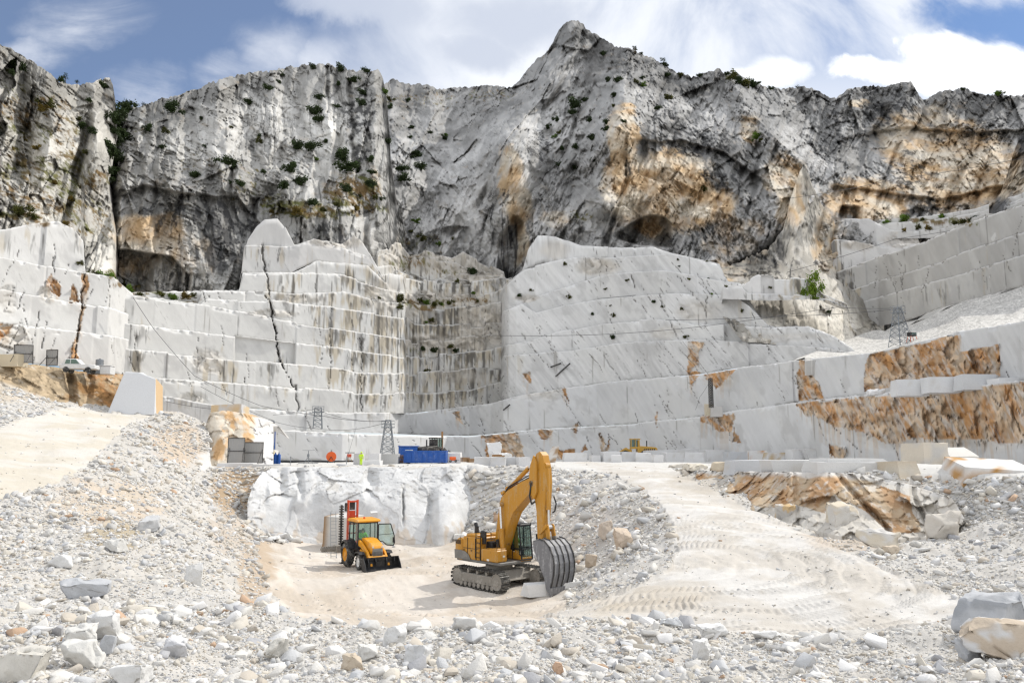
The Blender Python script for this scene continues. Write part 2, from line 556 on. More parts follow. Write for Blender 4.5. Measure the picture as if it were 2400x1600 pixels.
def paint(c, co, u, v, seed, marble=False):
    w1 = fbm(co / 7.0, 4, 501, 0.6); w2 = fbm(co / 7.0, 4, 502, 0.6)
    uu, vv = u + 22 * w1, v + 22 * w2
    n = fbm(co / 3.0, 4, 503, 0.65)
    if not marble:
        wm = field(WARM, uu, vv)
        wm = sstep(wm + 0.40 * fbm(co / np.array((2.2, 2.2, 5.0)), 4, 504, 0.65) * 1.35, 0.10, 0.75)
        hue = sstep(fbm(co / 5.0, 3, 505), -0.4, 0.4)
        wc = (0.68, 0.61, 0.50) + (np.array((0.58, 0.41, 0.235)) - np.array((0.68, 0.61, 0.50))) * hue[..., None]
        c = c + (wc.astype(np.float32) * (1 + 0.25 * n[..., None]) - c) * (0.92 * wm)[..., None]
        sh = np.stack([co[..., 0] / 1.1, co[..., 1] / 1.1, co[..., 2] / 11.0], -1)
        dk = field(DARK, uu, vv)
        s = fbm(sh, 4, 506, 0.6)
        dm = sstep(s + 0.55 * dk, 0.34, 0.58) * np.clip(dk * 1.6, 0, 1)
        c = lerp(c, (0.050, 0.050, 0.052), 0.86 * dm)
        # pale fresh scars
        sc = sstep(fbm(co / np.array((5, 5, 9.0)), 4, 507, 0.6), 0.22, 0.42)
        c = lerp(c, (0.60, 0.59, 0.57), 0.35 * sc * (1 - dm))
    g = field(GRASS, uu, vv)
    gm = sstep(g * 0.9 + 1.1 * fbm(co / 1.1, 4, 508, 0.75), 0.50, 0.95) * np.clip(g * 3, 0, 1)
    gh = sstep(fbm(co / 4.0, 3, 509), -0.3, 0.35)
    gc = np.array((0.17, 0.105, 0.035)) + (np.array((0.115, 0.12, 0.028)) - np.array((0.17, 0.105, 0.035))) * gh[..., None]
    c = c + (gc.astype(np.float32) - c) * (0.92 * gm)[..., None]
    return c


# ---------------------------------------------------------------- the mountain
M1_top = line([(-140,80),(-60,95),(0,103),(20,108),(40,125),(75,140),(110,168),(140,190),(165,200),(205,198),(235,185),(258,183),(264,200),(270,235),(273,300),(275,330)])
M1_bot = line([(-140,560),(0,560),(130,560),(190,600),(200,680),(312,730)])
M1_dep = rbf([(-140,90),(0,103),(100,165),(200,198),(262,185),(0,300),(120,300),(250,300),(-100,300),(0,420),(120,420),(240,420),(0,560),(130,545),(190,600),(250,640),(270,300),(272,450),(275,600),(300,720),(-140,560)],
             [112,130,138,148,155,122,134,146,108,119,128,140,112,119,121,124,152,146,132,128,104])


def spines(lst, U, V, co):
    """ridges (negative) and gullies (positive) running down the face"""
    w_ = 16 * fbm(co / 8.0, 3, 95)
    d = np.zeros(U.shape, np.float32)
    for pts, wd, dp in lst:
        a = np.array(pts, float)
        x = np.interp(V, a[:, 1], a[:, 0])
        f = np.clip(1 - np.abs(U + w_ - x) / wd, 0, 1) * sstep(V, a[0, 1] - 30, a[0, 1] + 10) * (1 - sstep(V, a[-1, 1] - 20, a[-1, 1] + 50))
        d = d + dp * f
    return d


M1_right = [(300, 420)]


def ex_m1(U, V, co):
    edge = np.interp(V, [180, 250, 300, 360, 430, 470, 560, 650, 730], [272, 276, 276, 264, 252, 258, 268, 264, 320])
    return spines([([(110,170),(120,300),(100,430)], 45, -6), ([(60,140),(50,260),(40,400)], 30, 5), ([(215,200),(220,330),(235,430)], 25, -4)], U, V, co) + 26.0 * sstep(U, edge - 3, edge + 14) + 5 * sstep(np.abs(U - 200 + 0.25 * (V - 320)) * -1, -14, -2) * sstep(V, 230, 300) * (1 - sstep(V, 560, 600))


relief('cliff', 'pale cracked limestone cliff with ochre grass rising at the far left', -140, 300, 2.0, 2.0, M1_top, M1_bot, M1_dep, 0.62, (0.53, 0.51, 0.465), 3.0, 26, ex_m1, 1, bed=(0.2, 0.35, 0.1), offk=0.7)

M2_top = line([(228,420),(250,330),(275,285),(300,250),(330,248),(350,240),(380,232),(420,222),(470,205),(500,190),(540,178),(600,170),(660,162),(700,155),(740,150),(775,152),(800,158),(820,165),(860,168),(885,162),(897,180),(906,230),(912,300),(916,380),(930,470),(950,540)])
M2_bot = line([(228,720),(420,735),(640,740),(760,760),(950,770)])
M2_dep = rbf([(240,430),(300,250),(300,690),(300,560),(300,430),(380,235),(470,205),(600,170),(740,150),(885,165),(900,300),(600,490),(750,500),(880,500),(660,560),(800,600),(900,690),(450,450),(450,700),(480,600),(640,730),(700,350),(560,330),(420,350),(240,720),(250,560),(560,420),(840,420),(940,600),(700,440),(930,480)],
             [156,176,139,143,152,182,190,205,214,215,196,166,166,180,158,166,186,150,146,148,152,186,178,166,134,140,162,182,192,172,192])


def ex_m2(U, V, co):
    n = fbm(co / 5.0, 3, 61)
    un, vn = U + 10 * n, V + 8 * n
    # overhung alcove cut at the foot of the cliff
    cave = sstep(un, 268, 276) * (1 - sstep(un, 440, 452)) * sstep(vn, np.interp(un, [270, 300, 400, 440], [585, 585, 598, 640]) - 2, np.interp(un, [270, 300, 400, 440], [585, 585, 598, 640]) + 3)
    d = 9.0 * cave
    # lip that overhangs further up
    lip = sstep(vn, np.interp(un, [280, 330, 440, 560, 600], [455, 430, 455, 462, 520]) - 3, np.interp(un, [280, 330, 440, 560, 600], [455, 430, 455, 462, 520]) + 4) * sstep(un, 272, 290) * (1 - sstep(un, 575, 600))
    d = d + 4.5 * lip * (1 - sstep(vn, 520, 640))
    # deep clefts
    for pts, wdt, dep in (([(282,280),(262,360),(262,440),(268,560),(266,640)], 16, 9), ([(820,190),(826,300),(836,400)], 9, 6), ([(770,160),(768,260)], 6, 4), ([(600,470),(590,560),(575,650)], 12, 5)):
        a = np.array(pts, float)
        cx = np.interp(V, a[:, 1], a[:, 0])
        ins = (V > a[0, 1] - 6) & (V < a[-1, 1] + 6)
        d = d + dep * np.clip(1 - np.abs(un - cx) / wdt, 0, 1) * ins
    return d + spines([([(640,165),(652,250),(645,340)], 34, -5), ([(700,158),(706,280),(712,330)], 18, 5), ([(560,190),(580,300),(600,410)], 26, 5), ([(460,215),(452,330),(440,400)], 30, 5), ([(510,200),(520,300),(515,420)], 26, -4), ([(790,160),(795,260),(790,340)], 14, 4), ([(760,160),(765,260),(770,330)], 16, -4), ([(875,170),(878,280),(880,440)], 26, -5)], U, V, co)


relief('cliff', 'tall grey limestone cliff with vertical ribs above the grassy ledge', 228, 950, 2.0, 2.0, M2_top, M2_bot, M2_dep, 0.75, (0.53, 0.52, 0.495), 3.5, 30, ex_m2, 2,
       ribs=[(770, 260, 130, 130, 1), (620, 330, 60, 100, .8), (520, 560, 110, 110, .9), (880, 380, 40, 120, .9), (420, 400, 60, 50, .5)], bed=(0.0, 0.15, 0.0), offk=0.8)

M3_top = line([(860,230),(880,200),(905,195),(920,185),(940,192),(960,198),(1000,198),(1030,208),(1060,205),(1085,203),(1110,205),(1140,200),(1165,200),(1185,208),(1200,205),(1220,185),(1240,160),(1260,138),(1275,130),(1290,108),(1300,90),(1312,65),(1330,52),(1352,48),(1368,58),(1375,72),(1395,80),(1420,95),(1445,110),(1470,112),(1500,122),(1530,135),(1555,150),(1590,172),(1620,180),(1650,172),(1680,162),(1700,170),(1730,170),(1750,185),(1790,203),(1830,210),(1860,205),(1890,205),(1920,210),(1945,230),(1960,228),(1990,208),(2030,202),(2070,202),(2110,195),(2135,190),(2150,215),(2165,235),(2200,215),(2260,205),(2300,220),(2400,222),(2540,225)])
M3_bot = line([(860,760),(1000,760),(1180,740),(1260,640),(1500,620),(1700,700),(1900,720),(2000,690),(2100,640),(2540,620)])
M3_dep = rbf([(880,200),(900,200),(1050,200),(1190,205),(1270,130),(1340,50),(1480,110),(1600,170),(1750,180),(1900,210),
              (1000,300),(1100,350),(1100,450),(950,350),(900,450),(1000,560),(1150,560),(1195,335),(1230,330),(1200,480),(1300,560),(1300,200),(1340,350),(1450,300),(1400,480),(1480,240),(1520,380),
              (1550,500),(1700,330),(1850,430),(1700,560),(1900,600),(1500,200),(1650,250),(1800,300),(1950,500),(1000,740),(1150,740),(1300,640),(1500,600),(1800,700),
              (2000,215),(2150,195),(2400,225),(2540,225),(1900,350),(2050,400),(2200,400),(2400,350),(2100,490),(2400,450),(2100,620),(2400,600),(2540,450),(2200,300),(1360,420),(1260,300),(1150,420),(1180,640)],
             [440,440,470,420,405,395,360,335,325,330,
              390,330,262,310,232,230,230,232,238,214,206,335,262,212,203,250,212,
              200,228,212,199,196,300,276,258,210,228,228,200,192,193,
              325,320,300,300,265,262,262,255,226,228,212,206,220,296,250,300,250,222])


_m3 = M3_dep
M3_dep = lambda q: 198 + (_m3(q) - 198) * np.where(_m3(q) > 198, 0.55, 1.0)


def ex_m3(U, V, co):
    n = fbm(co / 6.0, 3, 71)
    un, vn = U + 12 * n, V + 9 * n
    top = np.interp(un, [1440, 1470, 1530, 1560, 1600], [548, 522, 505, 510, 545])
    bot = np.interp(un, [1440, 1500, 1600], [556, 575, 580])
    cave = sstep(un, 1440, 1452) * (1 - sstep(un, 1560, 1580)) * sstep(vn, top - 2, top + 3) * (1 - sstep(vn, bot - 2, bot + 4))
    d = 14 * cave
    a = np.array([(1205,520),(1200,560),(1198,620),(1185,680)], float)
    cx = np.interp(V, a[:, 1], a[:, 0])
    wd = np.interp(V, [500, 560, 640, 700], [6, 26, 26, 14])
    d = d + 10 * np.clip(1.3 - np.abs(un - cx) / wd, 0, 1) * (V > 505)
    c2 = sstep(un, 1960, 1975) * (1 - sstep(un, 2000, 2020)) * sstep(vn, 480, 488) * (1 - sstep(vn, 512, 520))
    d = d + 10 * c2
    d = d + spines([([(1345,55),(1290,180),(1240,260),(1200,340),(1192,430)], 64, -15), ([(1480,115),(1475,200),(1460,280),(1420,400),(1405,480)], 74, -17), ([(1690,165),(1760,260),(1830,340),(1880,390)], 60, -12), ([(900,200),(925,300),(940,400),(925,500)], 40, -9),
        ([(2135,190),(2112,260),(2120,340)], 40, -8), ([(1990,205),(1960,300),(1970,400)], 44, -8), ([(2210,215),(2232,300)], 36, -6), ([(2330,220),(2320,300),(2330,400)], 40, -6), ([(1085,205),(1085,300),(1050,400),(1000,500)], 60, 14), ([(1295,310),(1272,430),(1235,520)], 40, 11), ([(1590,180),(1625,260),(1570,330)], 44, 9),
        ([(1390,90),(1395,200),(1370,330)], 40, 7), ([(1145,210),(1150,330),(1120,450)], 34, -7), ([(1010,205),(1005,330),(975,430)], 34, -7), ([(2060,210),(2050,330)], 34, 7), ([(1860,215),(1900,300)], 34, 7)], U, V, co)
    # overhang bands on the far cliff
    for k, (pts, dep) in enumerate((([(1960,330),(2100,300),(2250,310),(2400,300)], 5), ([(1950,430),(2080,452),(2200,470),(2400,420)], 5), ([(1480,330),(1600,330),(1700,360),(1800,430)], 5))):
        a = np.array(pts, float)
        vy = np.interp(un, a[:, 0], a[:, 1])
        on = (un > a[0, 0]) & (un < a[-1, 0])
        d = d + dep * sstep(vn, vy - 3, vy + 4) * (1 - sstep(vn, vy + 10, vy + 70)) * on
    return d


def m3_base(): return (0.40, 0.395, 0.385)


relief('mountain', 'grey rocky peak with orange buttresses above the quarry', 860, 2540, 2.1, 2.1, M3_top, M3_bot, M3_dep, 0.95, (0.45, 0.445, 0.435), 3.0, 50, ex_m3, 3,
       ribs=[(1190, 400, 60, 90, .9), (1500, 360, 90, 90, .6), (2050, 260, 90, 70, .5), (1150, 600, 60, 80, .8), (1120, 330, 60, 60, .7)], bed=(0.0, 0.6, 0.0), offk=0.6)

# bright slabby spur between the promontory and the far wall
sp_top = line([(1660,640),(1740,610),(1800,580),(1835,540),(1852,470),(1868,420),(1882,385),(1892,400),(1905,440),(1925,475),(1950,510),(1972,560),(1985,640),(2010,690),(2070,740)])
sp_bot = line([(1660,700),(1740,800),(2070,830)])
sp_dep = rbf([(1660,640),(1740,610),(1835,540),(1870,420),(1885,385),(1925,475),(1985,640),(2070,740),(1740,700),(1740,800),(1860,700),(1860,810),(1960,700),(1960,820),(2060,800),(1850,600),(1920,600)],
             [176,178,184,198,202,203,200,198,158,147,164,152,176,160,178,184,194])


def ex_sp(U, V, co):
    # broken ledges
    d = 0
    for vv in (655, 690, 745, 790):
        d = d + 1.6 * sstep(V + 14 * fbm(co / 5.0, 2, 81 + vv), vv - 2, vv + 2)
    return 3.2 - d


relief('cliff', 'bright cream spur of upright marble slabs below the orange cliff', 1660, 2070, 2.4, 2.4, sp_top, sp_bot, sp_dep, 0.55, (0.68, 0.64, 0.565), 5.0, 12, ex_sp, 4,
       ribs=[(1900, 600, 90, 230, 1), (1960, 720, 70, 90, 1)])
# dark slope that closes the right edge
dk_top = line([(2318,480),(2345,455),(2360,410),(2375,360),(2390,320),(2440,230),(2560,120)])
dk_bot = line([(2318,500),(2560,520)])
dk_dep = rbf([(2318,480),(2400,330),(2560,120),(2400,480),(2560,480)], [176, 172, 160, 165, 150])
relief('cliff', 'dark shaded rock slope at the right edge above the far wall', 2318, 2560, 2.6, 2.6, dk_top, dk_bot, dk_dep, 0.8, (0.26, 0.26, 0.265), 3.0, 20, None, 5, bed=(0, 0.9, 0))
print('mountain', round(time.time() - T0, 1))
# ---------------------------------------------------------------- sawn marble benches
def stack(name, label, u0, u1, lines, Yprof, du=2.3, ledge=1.5, ledges=None, seed=0, back=30, panel=(3.5, 9.0), rough_blobs=(), crack=None, vein=0.3, tone=(0.62, 0.612, 0.60), dvv=2.3, block=0.22, streak=1.0, missing=0.0, fiss=0, fdir=0.6):
    us = np.arange(u0, u1 + du * .5, du)
    n = len(us)
    rs = random.Random(100 + seed)
    L = [line(l)(us) for l in lines]
    for k in range(1, len(L)):
        L[k] = np.minimum(L[k], L[k - 1] - 0.4)
    Y = line(Yprof)(us)
    rows = []; info = []                       # info: bench index, distance down from the top edge (m), height (m), ledge flag
    zfoot = P(us, L[0], Y)[:, 2]
    lg = ledges or [ledge] * len(L)
    arc = None
    for k in range(len(L) - 1):
        base = P(us, L[k], Y)
        if arc is None:
            arc = np.concatenate([[0], np.cumsum(np.hypot(np.diff(base[:, 0]), np.diff(base[:, 1])))])
        # panel cuts along the wall: offset and slight yaw of each block, joints between
        cuts = [0]
        while cuts[-1] < arc[-1]:
            cuts.append(cuts[-1] + rs.uniform(*panel))
        cuts = np.array(cuts)
        pi = np.clip(np.searchsorted(cuts, arc, 'right') - 1, 0, len(cuts) - 2)
        off = np.array([rs.uniform(-block, block) * 0.5 for _ in cuts])
        yaw = np.array([rs.gauss(0, 0.022) for _ in cuts])
        tone_p = np.array([rs.uniform(-0.03, 0.03) for _ in cuts])
        chip = np.array([rs.choice((0, 0, 0, -1.5, 1.8, 3.2)) for _ in cuts])
        mid = 0.5 * (cuts[pi] + cuts[np.minimum(pi + 1, len(cuts) - 1)])
        joint = np.minimum(np.abs(arc - cuts[pi]), np.abs(arc - cuts[np.minimum(pi + 1, len(cuts) - 1)]))
        keep = np.array([rs.random() < 0.42 for _ in cuts])
        nearc = np.where(np.abs(arc - cuts[pi]) < np.abs(arc - cuts[np.minimum(pi + 1, len(cuts) - 1)]), pi, np.minimum(pi + 1, len(cuts) - 1))
        joint = np.where(keep[nearc], joint, joint + 5)
        gone = np.array([(rs.uniform(0.7, 1.7) if rs.random() < missing else 0.0) for _ in cuts])
        pd = off[pi] + yaw[pi] * (arc - mid) - gone[pi]
        tv = L[k + 1] + np.where(L[k] - L[k + 1] > 10, chip[pi] * (0.6 + 6 * missing) + 0.8 * fbm(np.stack([arc / 1.6, arc * 0 + k * 9.1, arc * 0 + seed], -1), 3, 40 + seed), 0)
        top = P(us, tv, Y)
        zt = top[:, 2]
        hpx = np.median(L[k] - L[k + 1])
        nr = int(max(4, hpx / dvv))
        for r in range(nr + 1):
            t = r / nr
            z = zfoot + (zt - zfoot) * t
            co = np.stack([base[:, 0], base[:, 1], z], -1)
            H = np.maximum(zt - zfoot, 0.01)
            rows.append(co)
            info.append((k, (zt - z), H, 0 * arc, pd, joint, tone_p[pi], arc))
        # ledge
        Yn = Y + lg[k]
        for r in (0.5, 1.0):
            Yr = Y + lg[k] * r
            co = np.stack([base[:, 0] * Yr / Y, base[:, 1] * Yr / Y, zt + (0.12 if r < 1 else 0)], -1)
            rows.append(co)
            info.append((k, 0 * arc, 1 + 0 * arc, 1 + 0 * arc, pd * (1 - r), joint + 9, tone_p[pi] * 0, arc))
        Y = Yn
        zfoot = zt
    # last top runs back
    co = rows[-1]
    for bk in (6, back):
        Yr = Y + bk
        rows.append(np.stack([co[:, 0] * Yr / Y, co[:, 1] * Yr / Y, co[:, 2] + 0.02 * bk], -1))
        info.append((len(L) - 1, 0 * arc, 1 + 0 * arc, 1 + 0 * arc, 0 * arc, 9 + 0 * arc, 0 * arc, arc))
    co = np.stack(rows, 0)
    K = np.stack([np.full(n, i[0], np.float32) for i in info])
    down, H, isl, pd, joint, tp, S = [np.stack([i[j] for i in info]) for j in (1, 2, 3, 4, 5, 6, 7)]
    U, V = proj(co)
    # relief of the faces
    sk = np.stack([S, K * 13.7 + seed * 3.1, co[..., 2]], -1)
    d = -pd
    d = d + 0.10 * (joint < 0.12) * sstep(fbm(sk / 3.0, 2, 199), -0.1, 0.15)                                          # sawn joints
    nn = fbm(sk / np.array((4.0, 1, 3.0)), 3, 200 + seed)
    brk = field(list(rough_blobs), U + 10 * nn, V + 8 * nn) if rough_blobs else np.zeros(U.shape, np.float32)
    orange = np.zeros(U.shape, bool)
    wu = U + 9 * fbm(sk / 2.2, 4, 211, 0.65) + 4 * nn
    wv = V + 9 * fbm(sk / 2.2, 4, 212, 0.65)
    for poly in ORANGE:
        xs = [p[0] for p in poly]
        if max(xs) < u0 - 20 or min(xs) > u1 + 20:
            continue
        orange |= inpoly(wu, wv, poly)
    of = orange.astype(np.float32) * (1 - isl)
    brk = np.maximum(brk, of) * (1 - isl)
    edgechip = (1 - sstep(down, 0.0, 0.7)) * sstep(fbm(sk / np.array((1.5, 1, 1.5)), 3, 207 + seed), 0.12, 0.4) * (1 - isl)
    q = co + 0.8 * nn[..., None]
    q = q @ rot3('Y', 0.6)
    f1, e1, r1 = facet(q, (3.2, 3.2, 1.8), 221 + seed, 0.7, 0.35)
    f2, e2, r2 = facet(q, (1.0, 1.0, 0.7), 222 + seed, 0.7, 0.35)
    d = d + brk * (0.75 * f1 + 0.9 * f2 + 0.25) + 0.5 * edgechip
    d = d + 0.05 * fbm(sk / np.array((2.5, 1, 2.5)), 3, 230 + seed) * (1 - isl)
    d = d + isl * 0
    crk = np.zeros(U.shape, np.float32)
    rf = random.Random(500 + seed)
    auto = []
    for _ in range(fiss):
        k_ = rf.randrange(len(L) - 1); j_ = rf.randrange(n)
        ln_ = rf.uniform(.4, 1.5) * max(12, (L[k_][j_] - L[k_ + 1][j_])); v0_ = rf.uniform(L[k_ + 1][j_], L[k_][j_] - 4)
        x0_ = us[j_]; sl_ = rf.gauss(fdir, .22)
        auto.append(([(x0_, v0_), (x0_ + sl_ * ln_ * .5, v0_ + ln_ * .5), (x0_ + sl_ * ln_, v0_ + ln_)], rf.uniform(.45, 1.2), rf.uniform(.3, .8), rf.uniform(.08, .35)))
    for (pts, w0, w1, dep) in list(crack or ()) + auto:
        a = np.array(pts, float)
        cx = np.interp(V, a[:, 1], a[:, 0]) + 7 * fbm(np.stack([co[..., 2] / 1.3, K * 0, K * 0 + a[0, 0]], -1), 4, 240, 0.65)
        w0_ = fbm(np.stack([co[..., 2] / 0.9, K * 0 + 3, K * 0 + a[0, 0]], -1), 3, 241)
        wd = np.interp(V, [a[0, 1], a[-1, 1]], [w0, w1])
        ins = (V > a[0, 1]) & (V < a[-1, 1])
        m = np.clip(1.4 - np.abs(U - cx) / (wd * np.clip(0.75 + 0.9 * w0_, 0.25, 1.6)), 0, 1) * ins * (1 - isl)
        crk = np.maximum(crk, m)
        d = d + dep * m
    # rubble lying on the ledges
    co[..., 2] += isl * np.abs(fbm(co / 0.9, 2, 250 + seed)) * 0.22 * (K < len(L) - 1.5)
    Yn = co[..., 1]
    rr = (Yn + d) / Yn
    co2 = np.stack([co[..., 0] * rr, Yn + d, co[..., 2]], -1)
    # colour
    c = np.broadcast_to(np.array(tone, np.float32), co.shape).astype(np.float32).copy()
    dg = np.stack([S * 0.8 + co[..., 2] * 0.62, K * 5.3 + seed, -S * 0.62 + co[..., 2] * 0.8], -1)
    vn = fbm(dg / np.array((0.55, 1, 6.0)), 4, 260 + seed, 0.6)
    bt = 0.05 * np.sin(K * 2.4 + seed * 1.7)
    c *= (1 + bt + tp * 1.5 + 0.10 * fbm(sk / np.array((7.0, 1, 4.0)), 3, 261 + seed) + vein * 0.30 * vn)[..., None]
    # bluish grey and cream clouds in the stone
    cl = sstep(fbm(dg / np.array((3.0, 1, 9.0)), 3, 262 + seed), -0.2, 0.5)
    c = lerp(c, (0.66, 0.655, 0.63), 0.5 * cl)
    fine = sstep(fbm(dg / np.array((0.28, 1, 2.6)), 3, 263 + seed, 0.7), 0.44 - 0.12 * min(vein, 1), 0.64 - 0.1 * min(vein, 1)) * sstep(fbm(dg / 6.0, 2, 264 + seed), -0.15, 0.35)
    c = lerp(c, (0.20, 0.19, 0.175), (0.6 + 0.4 * (vein > 0.5)) * fine * min(1.0, vein * 2.0) * (1 - isl))
    # water streaks from each ledge
    st = field(STREAK, U + 25 * nn, V + 10 * nn) * streak * (1 - isl)
    n1 = fbm(np.stack([S / 0.85 + 0.25 * nn, K * 7.7, co[..., 2] / 5.0], -1), 4, 270 + seed, 0.75)
    n2 = fbm(np.stack([S / 2.6, K * 3.3, K * 0 + 4], -1), 2, 271 + seed)
    ln = np.clip(0.30 + 0.8 * (n2 + 0.4) + 0.7 * fbm(np.stack([S / 0.35, K * 2.1, K * 0 + 9], -1), 2, 274 + seed) + 0.2 * st, 0.08, 1.4) * H
    body = 1 - sstep(down, ln * 0.5, ln)
    thru = fbm(np.stack([S / 0.55 + 0.3 * nn, S * 0 + seed, co[..., 2] / 16.0], -1), 4, 277 + seed, 0.65)
    sm2 = sstep(thru + 0.34 * st, 0.50, 0.66) * np.clip(st * 2.0, 0, 1)
    sm = sstep(n1 + 0.44 * st + 0.30 * n2, 0.38, 0.58) * body * np.clip(st * 2.2, 0, 1)
    yl = sstep(fbm(np.stack([S / 1.1, K * 5.7, co[..., 2] / 10.0], -1), 3, 272 + seed, 0.65) + 0.5 * st, 0.30, 0.6) * (1 - sstep(down, ln * 0.8, ln * 1.3)) * np.clip(st * 2, 0, 1)
    c = lerp(c, (0.45, 0.37, 0.24), 0.62 * yl)
    c = lerp(c, (0.085, 0.080, 0.072), 0.84 * np.maximum(sm * (0.75 + 0.25 * np.sin(S * 3.1 + K)), sm2))
    # sparse thin stains anywhere
    th = sstep(fbm(np.stack([S / 0.5, K * 9.7, co[..., 2] / 14.0], -1), 3, 273 + seed, 0.6), 0.47, 0.60) * (1 - sstep(down, ln * .7, ln)) * (1 - isl)
    c = lerp(c, (0.24, 0.22, 0.19), 0.55 * th)
    # lighter along the top edges, darker in patches at the foot
    c = lerp(c, (0.74, 0.735, 0.72), 0.55 * (1 - sstep(down, 0.04, 0.26 + 0.3 * nn)) * (1 - isl))
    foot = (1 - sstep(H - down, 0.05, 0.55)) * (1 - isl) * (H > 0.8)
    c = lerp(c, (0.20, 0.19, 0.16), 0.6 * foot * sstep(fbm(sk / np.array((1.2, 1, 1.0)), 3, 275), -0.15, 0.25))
    blot = sstep(fbm(dg / np.array((2.4, 1, 3.4)), 4, 276 + seed, 0.6), 0.12, 0.42)
    c = lerp(c, (0.47, 0.465, 0.455), 0.55 * blot * (1 - isl))
    # broken patches
    bc = np.array((0.54, 0.50, 0.44)) * (0.75 + 0.5 * r1[..., None])
    c = c + (bc.astype(np.float32) - c) * (np.clip(brk * 1.3, 0, 1) * 0.7)[..., None]
    oh = sstep(fbm(dg / np.array((1.2, 1, 3.0)), 4, 280, 0.6), -0.35, 0.35)
    oc = np.array((0.47, 0.24, 0.085)) + (np.array((0.55, 0.42, 0.29)) - np.array((0.47, 0.24, 0.085))) * oh[..., None]
    oc = oc * (0.70 + 0.6 * r2[..., None])
    ow = sstep(fbm(dg / np.array((0.45, 1, 2.2)), 5, 281, 0.68), 0.02, 0.36)
    oc = oc + (np.array((0.60, 0.575, 0.54)) - oc) * (0.72 * ow)[..., None]
    od = sstep(fbm(dg / np.array((0.5, 1, 1.6)), 4, 283, 0.7), 0.28, 0.5)
    oc = oc + (np.array((0.17, 0.085, 0.035)) - oc) * (0.6 * od)[..., None]
    edge_o = sstep(fbm(sk / 0.8, 4, 284, 0.7), -0.55, 0.05)
    c = c + (oc.astype(np.float32) - c) * (of * (0.45 + 0.5 * edge_o))[..., None]
    # rusty run-off round the broken patches
    ofs = of.copy()
    for sh in (3, 6, 10, 15):
        ofs[:-sh] = np.maximum(ofs[:-sh], of[sh:] * (1 - sh / 22.0))
    drip = ofs * sstep(fbm(np.stack([S / 0.5, K * 3.1, co[..., 2] / 5.0], -1), 3, 285, .6), -0.05, 0.3) * (1 - isl) * (1 - of)
    c = lerp(c, (0.52, 0.38, 0.24), 0.55 * drip)
    c = lerp(c, (0.10, 0.09, 0.075), 0.5 * np.clip((joint < 0.10) * (1 - isl) * sstep(fbm(sk / 2.0, 2, 282), -0.1, 0.2), 0, 1))
    c = lerp(c, (0.085, 0.078, 0.066), 0.8 * sstep(crk, 0.25, 0.95))
    c = paint(c, co, U, V, seed, True)
    c = lerp(c, (0.66, 0.65, 0.63), 0.6 * isl)
    # returns at both ends
    le = co2[:, 0].copy(); re = co2[:, -1].copy()
    le2 = le.copy(); le2[:, 1] += back; re2 = re.copy(); re2[:, 1] += back
    re2[:, 0] *= (re[:, 1] + back) / re[:, 1]; re2[:, 0] += 0.5
    le2[:, 0] *= (le[:, 1] + back) / le[:, 1]; le2[:, 0] -= 0.5
    full = np.concatenate([le2[:, None], co2, re2[:, None]], 1)
    cf = np.concatenate([c[:, :1], c, c[:, -1:]], 1)
    o = raw_mesh(name, full, grid_faces(full.shape[0], full.shape[1]), cf, M_MARBLE)
    struct(o, label, 'quarry face')
    SURF.append((np.broadcast_to(us[None], V.shape), V, co2))
    return o


YA = [(380,122),(620,128),(800,131),(1010,150),(1098,165),(1180,168),(1400,168),(1650,145),(2000,108),(2400,75),(2520,68)]
Lg = [(285,925),(382,930),(501,952),(687,963),(800,969),(968,968),(1150,946),(1181,937),(1223,926),(1349,907),(1471,891),(1514,889),(1648,876),(1728,863),(1820,853),(1877,844),(2045,828),(2151,802),(2250,779),(2400,756),(2520,728)]
L1 = [(600,1016),(640,1010),(800,1018),(1010,1022),(1098,1023),(1150,1018),(1265,1006),(1479,995),(1644,976),(1693,968),(1866,943),(2045,926),(2105,919),(2400,894),(2520,884)]
L0 = [(600,1078),(1100,1080),(1650,1078),(2000,1090),(2520,1108)]
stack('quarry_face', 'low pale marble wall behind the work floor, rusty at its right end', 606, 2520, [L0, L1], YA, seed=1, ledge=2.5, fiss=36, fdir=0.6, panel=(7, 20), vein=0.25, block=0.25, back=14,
      rough_blobs=[(2240, 1000, 260, 60, .8)], tone=(0.60, 0.602, 0.60))
# second tier: from the rear wall foot on the left to the right end
YB = [(380,121),(501,125),(645,134),(800,143),(900,151),(968,170),(1098,180),(1150,176),(1180,170.5),(1400,170.5),(1650,147.5),(2000,111),(2400,78),(2520,71)]
L1b = [(380,1010),(500,1030),(645,1015),(800,1012),(900,1015),(1010,1020),(1098,1021),(1150,1017),(1265,1005),(1479,994),(1644,976),(1693,968),(1866,943),(2045,926),(2105,919),(2400,894),(2520,884)]
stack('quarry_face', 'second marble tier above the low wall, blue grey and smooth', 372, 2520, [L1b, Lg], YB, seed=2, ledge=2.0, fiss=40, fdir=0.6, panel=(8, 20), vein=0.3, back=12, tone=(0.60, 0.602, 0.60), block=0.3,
      rough_blobs=[(1270, 920, 60, 20, .5), (1690, 890, 40, 20, .5)])
